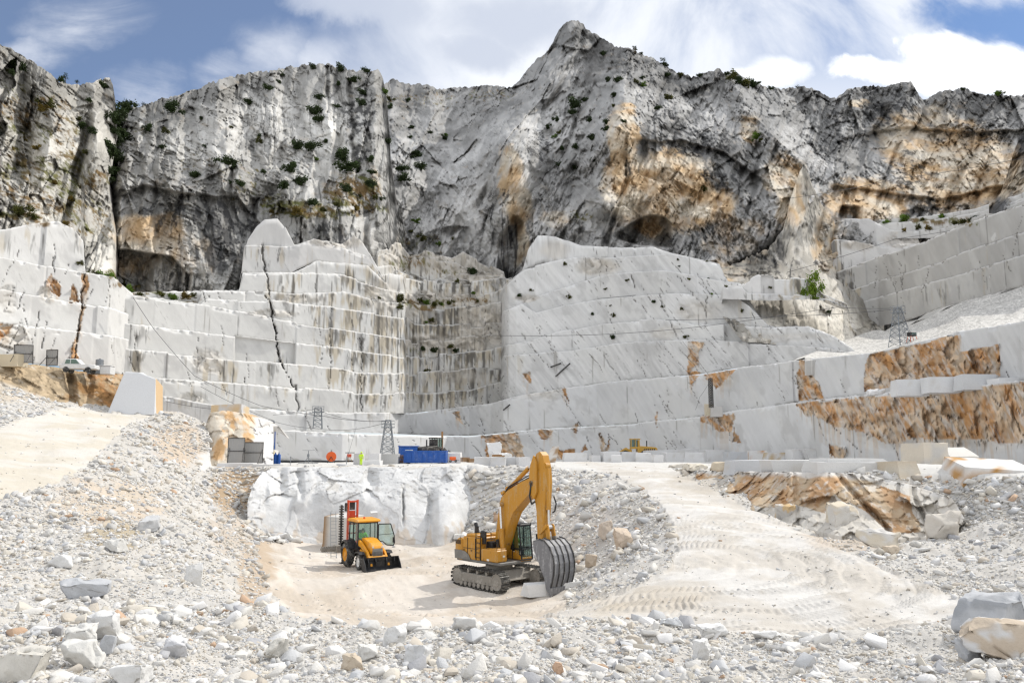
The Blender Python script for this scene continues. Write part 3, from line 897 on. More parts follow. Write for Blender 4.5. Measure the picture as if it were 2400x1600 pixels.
# long left wall and the stained gully behind
YC = [(285,117),(312,118),(645,136),(900,153),(950,160)]
YG = [(900,158),(935,166),(968,176),(1098,188),(1200,190)]
Lf = [(285,871),(365,884),(526,896),(687,909),(800,917),(838,924),(1105,914),(1200,886)]
Le = [(285,817),(295,818),(522,840),(663,852),(800,863),(835,873),(926,877),(1200,855)]
Ld = [(285,755),(303,757),(470,777),(652,800),(800,816),(838,824),(958,837),(1060,830),(1200,808)]
Lc = [(285,690),(312,695),(480,715),(645,749),(655,752),(800,773),(975,800),(1080,790),(1200,778)]
Lb = [(285,689),(470,714),(482,702),(650,705),(775,719),(800,724),(954,745),(965,752),(1063,763),(1200,758)]
La = [(285,688),(465,712),(472,682),(628,682),(700,688),(800,684),(891,708),(944,710),(993,719),(1045,724),(1200,704)]
L9 = [(285,687),(560,682),(570,640),(680,640),(730,640),(800,645),(900,676),(933,682),(1024,696),(1115,691),(1200,672)]
L10 = [(285,686),(560,681),(568,640),(690,638),(740,612),(860,622),(905,665),(910,640),(1010,662),(1110,662),(1200,650)]
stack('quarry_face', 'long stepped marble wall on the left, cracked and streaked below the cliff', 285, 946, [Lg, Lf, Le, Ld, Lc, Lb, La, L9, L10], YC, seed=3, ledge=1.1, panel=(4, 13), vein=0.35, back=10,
      crack=[([(622,690),(634,705),(648,790),(660,850),(690,912)], 2.1, 1.2, 2.0), ([(690,900),(705,990)], 2, 1.4, .6), ([(612,575),(622,640),(634,690)], 2, 2, 1.0), ([(845,790),(850,1000)], 1.5, 1.4, .5), ([(775,716),(772,915)], 1.2, 1.2, .4)],
      rough_blobs=[(640, 735, 60, 8, .6), (490, 850, 40, 30, .6), (450, 940, 40, 20, .5), (900, 690, 50, 40, .6), (700, 700, 60, 10, .5)], tone=(0.62, 0.615, 0.595), missing=0.05, fiss=46, fdir=0.25)
stack('quarry_face', 'narrow stained ledges stepping up the gully in the centre', 926, 1200, [Lg, Lf, Le, Ld, Lc, Lb, La, L9, L10], YG, seed=13, ledge=1.3, panel=(2.2, 6), vein=0.5, back=10,
      rough_blobs=[(1010, 700, 130, 20, 1), (1040, 800, 160, 18, 1), (1130, 760, 60, 60, .9), (950, 720, 40, 40, .7), (1080, 880, 60, 20, .5)], tone=(0.60, 0.585, 0.55), missing=0.22, block=0.5, fiss=40, fdir=0.1)
# upper cut faces under the grass ledge
L11 = [(566,640),(680,640),(740,612),(860,622),(905,665)]
L12 = [(566,636),(572,575),(690,578),(735,560),(800,580),(860,600),(905,664)]
L13 = [(566,635),(580,560),(600,528),(618,512),(648,510),(668,534),(690,575),(735,560),(770,566),(800,572),(828,552),(848,566),(872,604),(905,663)]
stack('quarry_face', 'upper sawn marble faces below the grassy ledge', 566, 905, [L11, L12, L13], [(566,143),(700,149),(800,155),(905,163)], seed=4, ledge=1.2, panel=(4, 9), vein=0.3, back=14, rough_blobs=[(790, 560, 70, 22, 1)], tone=(0.57, 0.56, 0.545),
      crack=[([(612,575),(622,640)], 3, 3, 1.0)], streak=1.1)
# gully ledges behind
G0 = [(880,705),(960,690),(1060,700),(1200,690)]
G1 = [(880,640),(920,636),(1010,662),(1030,650),(1110,660),(1200,655)]
G2 = [(880,625),(915,620),(962,640),(1022,662),(1030,655),(1060,640),(1130,645),(1200,650)]
G3 = [(880,600),(905,592),(960,610),(968,600),(1070,610),(1100,630),(1200,648)]
G4 = [(880,590),(912,582),(925,570),(945,574),(965,600),(1000,590),(1060,605),(1085,590),(1110,604),(1200,646)]
stack('quarry_face', 'stained stepped ledges with tufts of grass in the gully', 884, 1180, [G0, G1, G2, G3, G4], [(880,172),(960,188),(1098,200),(1200,202)], seed=5, ledge=1.3, panel=(3, 7), vein=0.5, back=8,
      rough_blobs=[(1000, 600, 120, 40, .8), (1120, 640, 70, 60, 1), (930, 560, 40, 30, .9)], tone=(0.58, 0.565, 0.53), block=0.5, missing=0.2, fiss=20, fdir=0.0)
# promontory
S3 = [(1180,833),(1242,830),(1341,819),(1445,803),(1468,800),(1655,798),(1800,805),(1896,809),(1942,813),(2010,830)]
S4 = [(1180,810),(1234,801),(1299,780),(1414,756),(1533,748),(1571,752),(1644,763),(1716,759),(1808,767),(1896,766),(1957,790),(2010,826)]
S5 = [(1180,728),(1186,725),(1223,710),(1257,733),(1318,717),(1418,700),(1525,689),(1647,689),(1724,694),(1760,720),(1800,762),(2010,822)]
S6 = [(1180,726),(1221,709),(1284,687),(1410,645),(1471,639),(1556,635),(1686,656),(1705,660),(1736,664),(1745,690),(1790,760),(2010,820)]
S7 = [(1180,672),(1188,664),(1230,629),(1295,612),(1357,602),(1433,604),(1575,595),(1686,618),(1700,650),(1706,659),(1745,688),(1790,758),(2010,818)]
S8 = [(1180,670),(1225,632),(1238,583),(1261,549),(1303,553),(1364,576),(1456,580),(1533,578),(1575,593),(1680,616),(1706,658),(1745,686),(1790,756),(2010,816)]
YP = [(1180,179),(1184,176),(1192,174),(1210,173),(1250,173),(1400,173),(1560,159.5),(1575,158.5),(1640,154.5),(1700,152.5),(2010,128)]
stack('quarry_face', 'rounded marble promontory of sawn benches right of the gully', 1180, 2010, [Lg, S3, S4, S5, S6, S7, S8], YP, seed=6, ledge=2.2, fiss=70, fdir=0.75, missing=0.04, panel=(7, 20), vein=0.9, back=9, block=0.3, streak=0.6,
      rough_blobs=[(1400, 625, 50, 20, .9), (1300, 585, 40, 20, .6), (1235, 700, 30, 8, .8), (1850, 790, 100, 10, .3), (1640, 730, 60, 25, .5), (1560, 780, 40, 15, .4)],
      crack=[([(1480,640),(1495,690)], 1.6, 1.2, .5), ([(1655,690),(1655,760)], 1.3, 1.3, .5), ([(1820,855),(1862,920)], 2, 2, .5), ([(1545,690),(1580,780)], 1.6, 1.2, .5)], tone=(0.625, 0.622, 0.612))
# blocky terrace and shelf right of the promontory
B0 = [(1690,700),(1800,705),(1910,700),(1990,720)]
B1 = [(1690,675),(1740,672),(1752,688),(1860,690),(1930,700),(1990,716)]
B2 = [(1690,672),(1739,668),(1774,645),(1860,650),(1900,654),(1930,690),(1990,714)]
stack('quarry_face', 'small terrace of stacked cut blocks beside the green shrub', 1694, 1984, [B0, B1, B2], [(1690,152),(1990,150)], seed=7, ledge=1.0, missing=0.25, panel=(1.6, 3.5), vein=0.25, back=8, block=0.25, tone=(0.62, 0.61, 0.595))
# far right wall
R0 = [(1960,800),(2059,764),(2124,752),(2197,726),(2400,672),(2520,640)]
R1 = [(1960,735),(2000,715),(2090,690),(2124,680),(2197,660),(2330,622),(2400,600),(2520,560)]
R2 = [(1960,690),(1985,682),(2090,650),(2200,618),(2270,590),(2400,545),(2520,500)]
R3 = [(1960,640),(1982,632),(2078,598),(2197,557),(2260,530),(2308,513),(2400,480),(2520,440)]
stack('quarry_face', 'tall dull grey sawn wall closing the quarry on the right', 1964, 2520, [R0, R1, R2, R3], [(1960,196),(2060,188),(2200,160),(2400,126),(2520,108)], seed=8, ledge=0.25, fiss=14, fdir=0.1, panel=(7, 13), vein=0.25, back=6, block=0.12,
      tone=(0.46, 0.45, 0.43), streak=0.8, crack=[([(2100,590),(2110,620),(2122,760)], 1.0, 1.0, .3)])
Q0 = [(1950,700),(2000,690),(2080,650),(2170,600)]
Q1 = [(1950,575),(1962,560),(2010,562),(2080,580),(2110,570),(2150,572),(2170,590)]
Q2 = [(1950,574),(1960,520),(1985,512),(2040,512),(2090,540),(2145,545),(2160,575),(2170,588)]
stack('quarry_face', 'white broken marble ledge with sloping top in the corner by the far wall', 1956, 2166, [Q0, Q1, Q2], [(1950,200),(2170,190)], seed=9, ledges=[9.0, 3.0, 2.0], panel=(6, 12), vein=0.3, back=8, block=0.5, tone=(0.62, 0.61, 0.60),
      rough_blobs=[(2010, 575, 40, 14, .8), (2110, 560, 50, 20, .6)])
T0_ = [(2060,560),(2200,558),(2330,515),(2520,450)]
T1 = [(2060,540),(2120,541),(2200,538),(2300,505),(2520,430)]
T2 = [(2060,522),(2150,520),(2250,505),(2340,485),(2520,420)]
T3 = [(2060,515),(2120,512),(2220,500),(2290,488),(2345,470),(2400,452),(2520,408)]
stack('quarry_face', 'terraces of small white blocks and grass above the far wall', 2060, 2520, [T0_, T1, T2, T3], [(2060,205),(2200,196),(2400,164),(2520,150)], seed=10, ledge=1.6, panel=(1.6, 4.0), vein=0.2, back=10, block=0.35, tone=(0.60, 0.59, 0.57))
# far-left wall
F0 = [(-140,845),(0,846),(140,858),(252,870),(320,890)]
F1 = [(-140,770),(0,762),(35,760),(196,781),(252,786),(320,800)]
F2 = [(-140,680),(0,679),(196,714),(252,721),(320,745)]
F3 = [(-140,600),(0,602),(84,621),(190,640),(202,640),(260,651),(320,700)]
F4 = [(-140,545),(0,539),(60,525),(126,518),(165,535),(190,565),(200,639),(260,650),(320,699)]
stack('quarry_face', 'bright white sawn wall at the far left with rusty gashes', -140, 318, [F0, F1, F2, F3, F4], [(-140,90),(0,97.5),(252,111),(270,114),(312,123),(320,124)], seed=11, ledge=1.0, fiss=26, fdir=-0.3, panel=(6, 14), vein=0.4, back=6, tone=(0.63, 0.625, 0.61),
      rough_blobs=[(110, 690, 20, 20, .5), (30, 790, 40, 30, .6), (20, 700, 20, 40, .4)], crack=[([(198,640),(190,712),(188,760),(172,850)], 2.2, 1.8, .8), ([(255,655),(254,720)], 1.4, 1.2, .3)], streak=0.9)
print('benches', round(time.time() - T0, 1))
# ---------------------------------------------------------------- ground sheet, ramps, pit
def fl(u, v, z=-7.3):
    a = (800 - v) / F
    return (u, v, z * (CP - a * SP) / (SP + a * CP))


GP = [(500,1092,82),(560,1091,80),(640,1094,76),(760,1094,76),(900,1094,76),(1000,1094,76),(1100,1090,76.5),(560,1086,110),(850,1089,105),(1000,1089,105),(700,1083,128),(1000,1082,135),
 (1200,1086,110),(1350,1083,120),(1500,1082,125),(1700,1080,125),(1400,1078,155),(1180,1076,160),(1700,1077,140),(2000,1085,104),(2400,1098,76),(1900,1086,112),(2200,1096,84),
 (1180,1090,76),(1290,1089,76),(1350,1091,86),(1560,1098,83),(1200,1084,95),(1400,1085,105),(1550,1086,105),(1700,1090,95),(1600,1083,128),(1300,1081,135),(1100,1089,90),(1100,1083,125),(1850,1087,105),(1800,1096,75),(900,1087,118),(750,1088,110),
 (1650,1102,70),(1720,1103,62),(1800,1105,56),(1950,1107,50.5),(2100,1110,48.5),(2290,1116,46),(2400,1120,45),(2520,1124,44),(2000,1099,62),(2200,1102,58),(2400,1104,58),(2520,1108,56),
 (1600,1122,66),(1700,1166,55),(1780,1200,49),(1850,1232,45.5),(1960,1268,41.3),(2080,1285,39.5),(2180,1262,42),(2250,1275,40.5),
 (2300,1180,44),(2400,1180,43),(2300,1240,40.5),(2400,1240,39),(2520,1200,40),(2400,1330,33.5),(2520,1330,31),(2200,1330,36),(2330,1400,29.5),(2520,1420,26),
 (1450,1130,62),(1540,1130,62),(1630,1136,61),(1500,1160,55),(1700,1172,53.6),(1550,1200,48),(1680,1200,48),(1790,1207,47.3),(1590,1250,42),(1750,1250,42),(1890,1258,41.2),(1600,1300,37.5),(1800,1300,37.5),(2000,1308,36.8),
 (1580,1350,34),(1800,1350,34),(2120,1358,33.5),(1500,1400,31.3),(1700,1400,31),(2000,1400,31),(2240,1404,30.8),(1420,1445,29.2),(1600,1450,28.7),(1900,1450,28.7),(2200,1450,28.5),(1600,1485,27.3),(2000,1485,27.3),
 (1110,1090,75),(1440,1126,62.5),(1500,1156,55.5),(1538,1190,49.5),(1566,1238,44),(1560,1290,39.8),(1480,1345,37),(1400,1375,36.5),
 fl(620,1287),fl(700,1251),fl(900,1251),fl(1080,1253),fl(700,1350),fl(900,1350),fl(1100,1350),fl(1250,1372),fl(1200,1302),fl(1000,1300),fl(700,1430),fl(900,1440),fl(1150,1440),fl(1300,1425,-7.15),fl(900,1480),fl(1200,1475),fl(700,1465),
 (700,1228,72.5),(900,1226,72.5),(1080,1228,72.5),
 fl(1107,1256),fl(1200,1283),fl(1290,1322),fl(1350,1350),fl(1340,1400),
 (480,1105,76),(470,1180,60),(520,1260,47.5),(560,1330,39),(595,1392,33.5),fl(604,1275,-7.2),fl(616,1330),fl(642,1402),fl(700,1438),(560,1190,70),(585,1140,76),
 (650,1425,29.5),(700,1434,28),(900,1440,26.3),(1200,1440,25.7),(1500,1458,25),(1800,1482,24.2),(2100,1482,23.6),(2300,1445,23.6),(2400,1425,23),(2520,1425,22),
 (-140,1600,15),(0,1600,15),(400,1600,15.2),(800,1600,15.3),(1200,1600,15.3),(1600,1600,15.2),(2000,1600,15),(2400,1600,14.8),(2540,1600,14.5),
 (300,1520,18.6),(1200,1520,19.4),(2000,1535,18.6),(700,1520,19),(1600,1530,19),(0,1520,18),(2350,1520,18.6),
 (0,1170,38),(120,1131,44),(180,1100,50),(230,1060,58),(260,1000,76),(350,971,95),(0,1004,70),(80,975,80),(150,958,90),(250,967,94.5),(100,1080,54),(150,1020,68),(0,1080,50),(-140,1000,60),(-140,1200,34),(-140,1080,46),
 (0,905,90),(60,918,91),(130,950,91.5),(-140,900,80),(-140,960,70),(390,972,93),(430,966,100),(470,985,99),(370,1020,74),(300,1100,56),(400,1080,67),(455,1050,86),(475,1085,82),
 (300,1200,45),(420,1250,41),(200,1300,33),(0,1300,31),(100,1230,37),(0,1400,24),(300,1400,25.5),(450,1400,27),(-140,1400,23),(450,1480,21.5),(150,1460,20.8),(380,1320,33),(350,970,102),(300,960,104)]
gp = np.array(GP, float)
g3 = P(gp[:, 0], gp[:, 1], gp[:, 2])
LEDGE = rbf([(1572,1097),(1700,1103),(1850,1107),(1960,1109),(2100,1118),(2262,1210),(1572,1104),(1640,1130),(1700,1160),(1780,1198),(1850,1225),(1960,1255),(2060,1268),(2150,1250),(2262,1262),(1800,1150),(1950,1180),(2080,1190),(1640,1103),(2200,1150)],
            [83,64,52,49,47.5,43.6,80,67,58,51.2,48.0,44.2,43.2,44.6,42.0,53.4,47.4,46.2,70.5,45.8])
sub = []
for (u_, vs_) in ((1650,(1106,1118,1130)),(1720,(1110,1135,1160)),(1800,(1110,1140,1175,1200)),(1880,(1112,1150,1190,1225)),(1960,(1115,1150,1200,1245)),(2060,(1125,1170,1220,1262)),(2150,(1150,1200,1245)),(2230,(1180,1220,1255))):
    for v_ in vs_:
        y_ = float(LEDGE(np.array([[u_, v_]]))[0])
        q_ = P(u_, v_, y_)
        sub.append((q_[0] * (y_ + 0.9) / y_, y_ + 0.9, q_[2] - 0.5))
g3 = np.concatenate([g3, np.array(sub)], 0)
near = np.array([(x, 6.0, CZ - 3.4) for x in (-12, -6, 0, 6, 12)] + [(x, -12.0, CZ - 3.0) for x in (-25, 0, 25)])
g3 = np.concatenate([g3, near], 0)
HF = rbf(g3[:, :2], g3[:, 2])

ROAD_L = [(-200,1010),(0,1002),(90,972),(170,952),(252,967),(300,969),(372,969),(330,985),(290,1005),(250,1040),(228,1068),(190,1098),(120,1133),(0,1172),(-200,1230)]
RAMP = [(1340,1080),(1570,1094),(1640,1132),(1720,1172),(1800,1210),(1900,1256),(2010,1306),(2130,1358),(2250,1405),(2290,1432),(2230,1462),(2100,1480),(1900,1486),(1700,1482),(1500,1455),(1320,1452),(1300,1432),(1420,1402),(1510,1372),(1575,1330),(1592,1290),(1585,1240),(1555,1190),(1510,1150),(1445,1118)]
FLOOR = [(600,1268),(700,1252),(900,1240),(1090,1254),(1110,1262),(1200,1290),(1290,1328),(1330,1350),(1330,1410),(1310,1450),(900,1470),(690,1446),(640,1400),(612,1330)]
SHELF = [(470,1102),(560,1094),(1120,1094),(1300,1092),(1440,1110),(1580,1098),(2300,1116),(2400,1122),(2540,1125),(2540,1060),(460,1060)]


def soft(poly, U, V, co, amp=7.0):
    w = amp * fbm(co / 1.3, 3, 311, 0.6)
    w2 = amp * fbm(co / 1.3, 3, 312, 0.6)
    return inpoly(U + w, V + w2, poly).astype(np.float32)


nr, ncl = 760, 1240
s_ = np.linspace(0, 1, nr)
pw = 0.55
Yr = ((9.0 ** -pw) + s_ * ((175.0 ** -pw) - (9.0 ** -pw))) ** (-1 / pw)
uc = np.concatenate([np.linspace(-1100, -200, 30), np.linspace(-170, 2570, 1180), np.linspace(2600, 3500, 30)])
GX = (uc[None] - 1200) / F * Yr[:, None] * 1.01
GY = np.broadcast_to(Yr[:, None], GX.shape)
ka, kb = np.arange(0, nr - 1, 5), np.arange(0, ncl - 1, 5)
ka = np.append(ka, nr - 1); kb = np.append(kb, ncl - 1)
gc_ = HF(np.stack([GX[np.ix_(ka, kb)], GY[np.ix_(ka, kb)]], -1))
gz = np.stack([np.interp(np.arange(ncl), kb, r) for r in gc_], 0)
gz = np.stack([np.interp(np.arange(nr), ka, gz[:, j]) for j in range(ncl)], 1)
gz = np.clip(gz, CZ - 8.5, CZ + 22)
u0_ = 1200 + GX / GY * F / 1.01
pl_ = CZ + np.interp(GY, [76, 105, 130, 180], [-1.76, -2.10, -2.14, -2.2])
gz = np.where(GY > 76.5, np.minimum(gz, pl_ + 12 * (1 - sstep(u0_, 485, 512))), gz)
gco = np.stack([GX, GY, gz], -1)
U, V = proj(gco)
road = soft(ROAD_L, U, V, gco, 8); ramp = soft(RAMP, U, V, gco, 10); floor_ = soft(FLOOR, U, V, gco, 8)
shelf = soft(SHELF, U, V, gco, 4)
drive = np.clip(road + ramp + floor_ + shelf, 0, 1)
rub = 1 - drive
p2 = np.stack([GX, GY, GX * 0], -1)
gz = gz + rub * (0.42 * fbm(p2 / 2.6, 4, 320, 0.55) + 0.10 * fbm(p2 / 0.4, 3, 321, 0.6)) + drive * (0.05 * fbm(p2 / 0.9, 4, 322, 0.6) + 0.08 * fbm(p2 / 4.0, 2, 323))
# crawler tread marks on the ramp: cleats pressed across curved tracks
tc3 = P(1500.0, 1330.0, 38.0)
tcx, tcy = float(tc3[0]) + 1.5, float(tc3[1]) - 2.0
dx_, dy_ = GX - tcx, GY - tcy
rad = np.hypot(dx_ * 0.82, dy_) + 0.5 * fbm(p2 / 3.5, 3, 330)
ang = np.arctan2(dy_, dx_)
trk = np.zeros(U.shape, np.float32)
rm = sstep(U, 1330, 1480) * sstep(V, 1180, 1260) * ramp
mk = rm > 0.01
pm_, rd_, an_ = p2[mk], rad[mk], ang[mk]
tt = np.zeros(len(rd_), np.float32)
wob, phs = fbm(pm_ / 2.0, 2, 360), 1.6 * fbm(pm_ / 0.8, 3, 331)
for i in range(30):
    r0 = 3.6 + 0.64 * i
    band = 1 - sstep(np.abs(rd_ - r0 + 0.25 * wob), .20, .30)
    cle = np.sin(an_ * r0 * 2 * np.pi / (0.25 + 0.03 * (i % 3)) + phs + (6 if i % 2 else -6) * (rd_ - r0))
    tt = np.maximum(tt, band * np.clip(0.5 + 0.7 * cle, 0, 1) * sstep(fbm(pm_ / 2.2, 2, 332 + i), -0.2, 0.2))
trk[mk] = tt
gz = gz + 0.10 * trk * rm * (0.5 + 0.9 * sstep(fbm(p2 / 3.0, 3, 347), -0.3, 0.4)) + 0.10 * fbm(np.stack([rad / .45, ang * 2.0, rad * 0], -1), 3, 346, 0.6) * ramp
# long wheel ruts down both roads
fr_ = fbm(np.stack([(GX * .9 + GY * .35) / 0.5, (GY * .9 - GX * .35) / 4.0, GX * 0], -1), 4, 334, 0.65)
gz = gz + 0.05 * fr_ * floor_
for i, (a0, b0, k_) in enumerate(((-14.0, 46.0, .25), (-12.5, 47.0, .25), (-9.0, 38.0, -.5), (-7.2, 39.0, -.5), (-4.5, 37.0, .12), (-16, 53, .1))):
    dd = (GX - a0) * k_ - (GY - b0) + 0.9 * np.sin((GX - a0) * .25 + i)
    lug_ = 0.5 + 0.5 * np.sin(GX * 2 * np.pi / 0.32 + 3 * dd)
    gz = gz + floor_ * 0.07 * (1 - sstep(np.abs(dd), .22, .34)) * lug_ * sstep(fbm(p2 / 2.0, 2, 335 + i), -.3, .1)
lane = np.sin((GX * 0.85 + GY * 0.5) * 2.1 + 1.5 * fbm(p2 / 5.0, 3, 333)) * 0.035 * (ramp * (V < 1230) + road)
gz = gz + lane
gco = np.stack([GX, GY, gz], -1)
# colour of dust and broken stone
c = np.broadcast_to(np.array((0.52, 0.495, 0.455), np.float32), gco.shape).copy()
lt = sstep(fbm(p2 / 2.4, 4, 340, 0.6), -0.3, 0.35)
c = lerp(c, (0.54, 0.525, 0.50), 0.6 * lt)
fl_c = np.array((0.52, 0.455, 0.38)) + (np.array((0.60, 0.55, 0.49)) - np.array((0.52, 0.455, 0.38))) * sstep(fbm(p2 * np.array((.45, .22, 1)) , 5, 341, 0.6), -0.3, 0.3)[..., None]
fl_c = fl_c * (1 + 0.16 * fr_)[..., None]
c = c + (fl_c.astype(np.float32) - c) * floor_[..., None]
rp = np.array((0.545, 0.51, 0.46)) + (np.array((0.62, 0.60, 0.57)) - np.array((0.545, 0.51, 0.46))) * sstep(fbm(p2 / 1.8, 5, 342, 0.65), -0.25, 0.3)[..., None]
rp = rp * (1 - 0.20 * trk * rm + 0.12 * fbm(np.stack([rad / .35, ang * 1.2, rad * 0], -1), 4, 345, 0.65))[..., None]
c = c + (rp.astype(np.float32) - c) * np.clip(ramp, 0, 1)[..., None]
ro = np.array((0.57, 0.525, 0.445)) + (np.array((0.62, 0.59, 0.54)) - np.array((0.57, 0.525, 0.445))) * sstep(fbm(p2 / 2.6, 4, 343, 0.6), -0.3, 0.3)[..., None]
c = c + (ro.astype(np.float32) - c) * road[..., None]
c = lerp(c, (0.62, 0.61, 0.585), 0.9 * shelf * (1 - ramp))
# browner earth in the banks
for (cx, cy, rx, ry, s, cc) in ((560,1150,70,60,1,(0.40,0.30,0.20)), (600,1340,46,100,.75,(0.44,0.34,0.24)), (530,1240,40,60,.5,(0.46,0.37,0.28)), (250,1180,150,60,.45,(0.55,0.42,0.28)), (420,1040,60,50,.7,(0.52,0.41,0.30)), (250,1260,70,40,.6,(0.36,0.28,0.15)),
                                 (1500,1400,180,30,.25,(0.52,0.44,0.33)), (1400,1430,120,25,.25,(0.52,0.44,0.33)), (1350,1220,90,70,.35,(0.44,0.37,0.31)), (2000,1260,120,40,.5,(0.46,0.36,0.26)), (2100,1180,120,40,.4,(0.48,0.41,0.34)), (1640,1130,70,30,.4,(0.42,0.37,0.30)), (30,910,90,30,.6,(0.50,0.42,0.32))):
    wv = 25 * fbm(gco / 1.5, 3, 350)
    d = ((U + wv - cx) / rx) ** 2 + ((V + wv * .6 - cy) / ry) ** 2
    m = s * sstep(1.3 - d + 0.5 * fbm(gco / 0.8, 3, 351, 0.65), 0.0, 0.8)
    c = lerp(c, cc, m)
c *= (1 + 0.16 * fbm(p2 / 0.35, 3, 344, 0.7) * (0.35 + 0.65 * rub))[..., None]
o = raw_mesh('ground', gco, grid_faces(nr, ncl)[:, ::-1], c, M_GROUND)
struct(o, 'pale dusty quarry ground with ramps, rubble slopes and the sunken pit', 'ground')
SURF_G = (U, V, gco)


def ground_z(x, y):
    """height of the built ground sheet"""
    r = (( y ** -pw) - (9.0 ** -pw)) / ((175.0 ** -pw) - (9.0 ** -pw)) * (nr - 1)
    r = min(max(r, 0), nr - 1.001)
    u = x / (y * 1.01) * F + 1200
    cc_ = float(np.interp(u, uc, np.arange(ncl)))
    cc_ = min(max(cc_, 0), ncl - 1.001)
    i, j = int(r), int(cc_)
    fr, fc = r - i, cc_ - j
    z = gco[..., 2]
    return float(z[i, j] * (1 - fr) * (1 - fc) + z[i + 1, j] * fr * (1 - fc) + z[i, j + 1] * (1 - fr) * fc + z[i + 1, j + 1] * fr * fc)


def on_ground(u, v):
    """point of the ground sheet seen at a bearing (first hit from the front)"""
    a, b = (u - 1200) / F, (800 - v) / F
    dy = CP - b * SP
    y = 9.5
    while y < 174:
        z = CZ + (SP + b * CP) / dy * y
        if z <= ground_z(a / dy * y, y):
            break
        y += 0.04 + y * 0.002
    return Vector((a / dy * y, y, ground_z(a / dy * y, y)))


# wide floor under everything, reaching to the horizon
o = raw_mesh('ground', [(-4000, -1500, -3), (4000, -1500, -3), (4000, 5000, -3), (-4000, 5000, -3)], [(0, 1, 2, 3)], [(0.5, 0.49, 0.47)] * 4, M_GROUND)
struct(o, 'far level ground reaching to the horizon behind the quarry', 'ground')


def bank(name, label, cat, u0, u1, du, dv, top, bot, dep, rough, colour, seed, extra=None, back=12, mat=None, ridge=2.0, fac=(1.6, 0.6), tall=1.3, calm=None):
    us = np.arange(u0, u1 + du, du)
    jn = fbm(np.stack([us / 16.0, us * 0 + seed, us * 0], -1), 4, 700 + seed, 0.6)
    vt = line(top)(us) + jn * ridge
    vb = np.maximum(line(bot)(us), vt + 2)
    n_ = int(max(8, np.percentile(vb - vt, 70) / dv))
    t = np.linspace(0, 1, n_)[:, None]
    U = np.broadcast_to(us[None], (n_, len(us))).copy()
    V = vt[None] + (vb - vt)[None] * t
    Y = dep(np.stack([U, V], -1)) if callable(dep) else dep
    co = P(U, V, Y)
    q = co + 0.5 * fbm(co / 2.0, 3, seed + 1)[..., None]
    d1, e1, r1 = facet(q, (fac[0], fac[0], fac[0] * tall), seed + 2, 0.6, 0.3)
    d2, e2, r2 = facet(q, fac[1], seed + 3, 0.6, 0.3)
    d = rough * (d1 + d2) + rough * 0.6 * fbm(co / 3.0, 3, seed + 4)
    if calm is not None:
        d = d * calm(U, V, co)
    if extra is not None:
        d = d + extra(U, V, co)
    c = colour(U, V, co, r1, r2, e1)
    full = P(U, V, Y + d)
    b1 = full[0].copy(); b1[:, 1] += back * .4
    b2 = full[0].copy(); b2[:, 1] += back; b2[:, 2] -= 1.5
    ft = full[-1].copy(); ft[:, 2] -= 2.2; ft[:, 1] += 0.3
    full = np.concatenate([b2[None], b1[None], full, ft[None]], 0)
    c = np.concatenate([c[:1], c[:1], c, c[-1:]], 0)
    o = raw_mesh(name, full, grid_faces(full.shape[0], full.shape[1])[:, ::-1], c, mat or M_ROCK)
    struct(o, label, cat)
    SURF.append((U, V, full[2:-1]))
    return o


def col_earth(U, V, co, r1, r2, e1):
    a = np.array((0.42, 0.33, 0.22), np.float32); b = np.array((0.30, 0.17, 0.07), np.float32); w = np.array((0.60, 0.57, 0.52), np.float32)
    n = sstep(fbm(co / 3.5, 4, 401, 0.6) + 0.5 * sstep(U, 120, 190) - 0.25, -0.1, 0.35)
    c = a + (b - a) * n[..., None]
    c = c * (0.75 + 0.5 * r2[..., None])
    m = sstep(fbm(co / 0.9, 4, 402, 0.65), 0.25, 0.5) * (1 - 0.5 * n)
    m = np.maximum(m, sstep(V - np.interp(U, [-140, 0, 60, 140, 200], [890, 890, 905, 945, 970]) + 8 * fbm(co / 1.5, 3, 403), 0, 14))
    c = lerp(c, w, 0.75 * m)
    o_ = sstep(fbm(co / np.array((0.9, 0.9, 3.0)), 3, 404, 0.6), 0.05, 0.3) * sstep(U, 205, 225)
    return lerp(c, (0.50, 0.24, 0.09), 0.5 * o_).astype(np.float32)


def ex_earth(U, V, co):
    g = np.clip(1.3 - np.abs(U - 165 - 0.12 * (V - 900)) / 12, 0, 1) + np.clip(1.2 - np.abs(U - 208 + 0.1 * (V - 900)) / 12, 0, 1) * .7
    return 2.2 * g * sstep(V, 872, 885)


bank('earth_bank', 'brown earth bank with rusty hollows above the left road', 'bank', -140, 292, 2.2, 2.2, [(-140,836),(0,844),(60,852),(110,858),(160,866),(200,872),(292,876)], [(-140,930),(0,925),(70,935),(130,958),(200,964),(292,972)],
     rbf([(-140,836),(0,844),(160,866),(292,876),(-140,930),(0,925),(130,958),(292,972)], [86,94,101,110,81,89,93,99]), 0.45, col_earth, 41, ex_earth, 10)


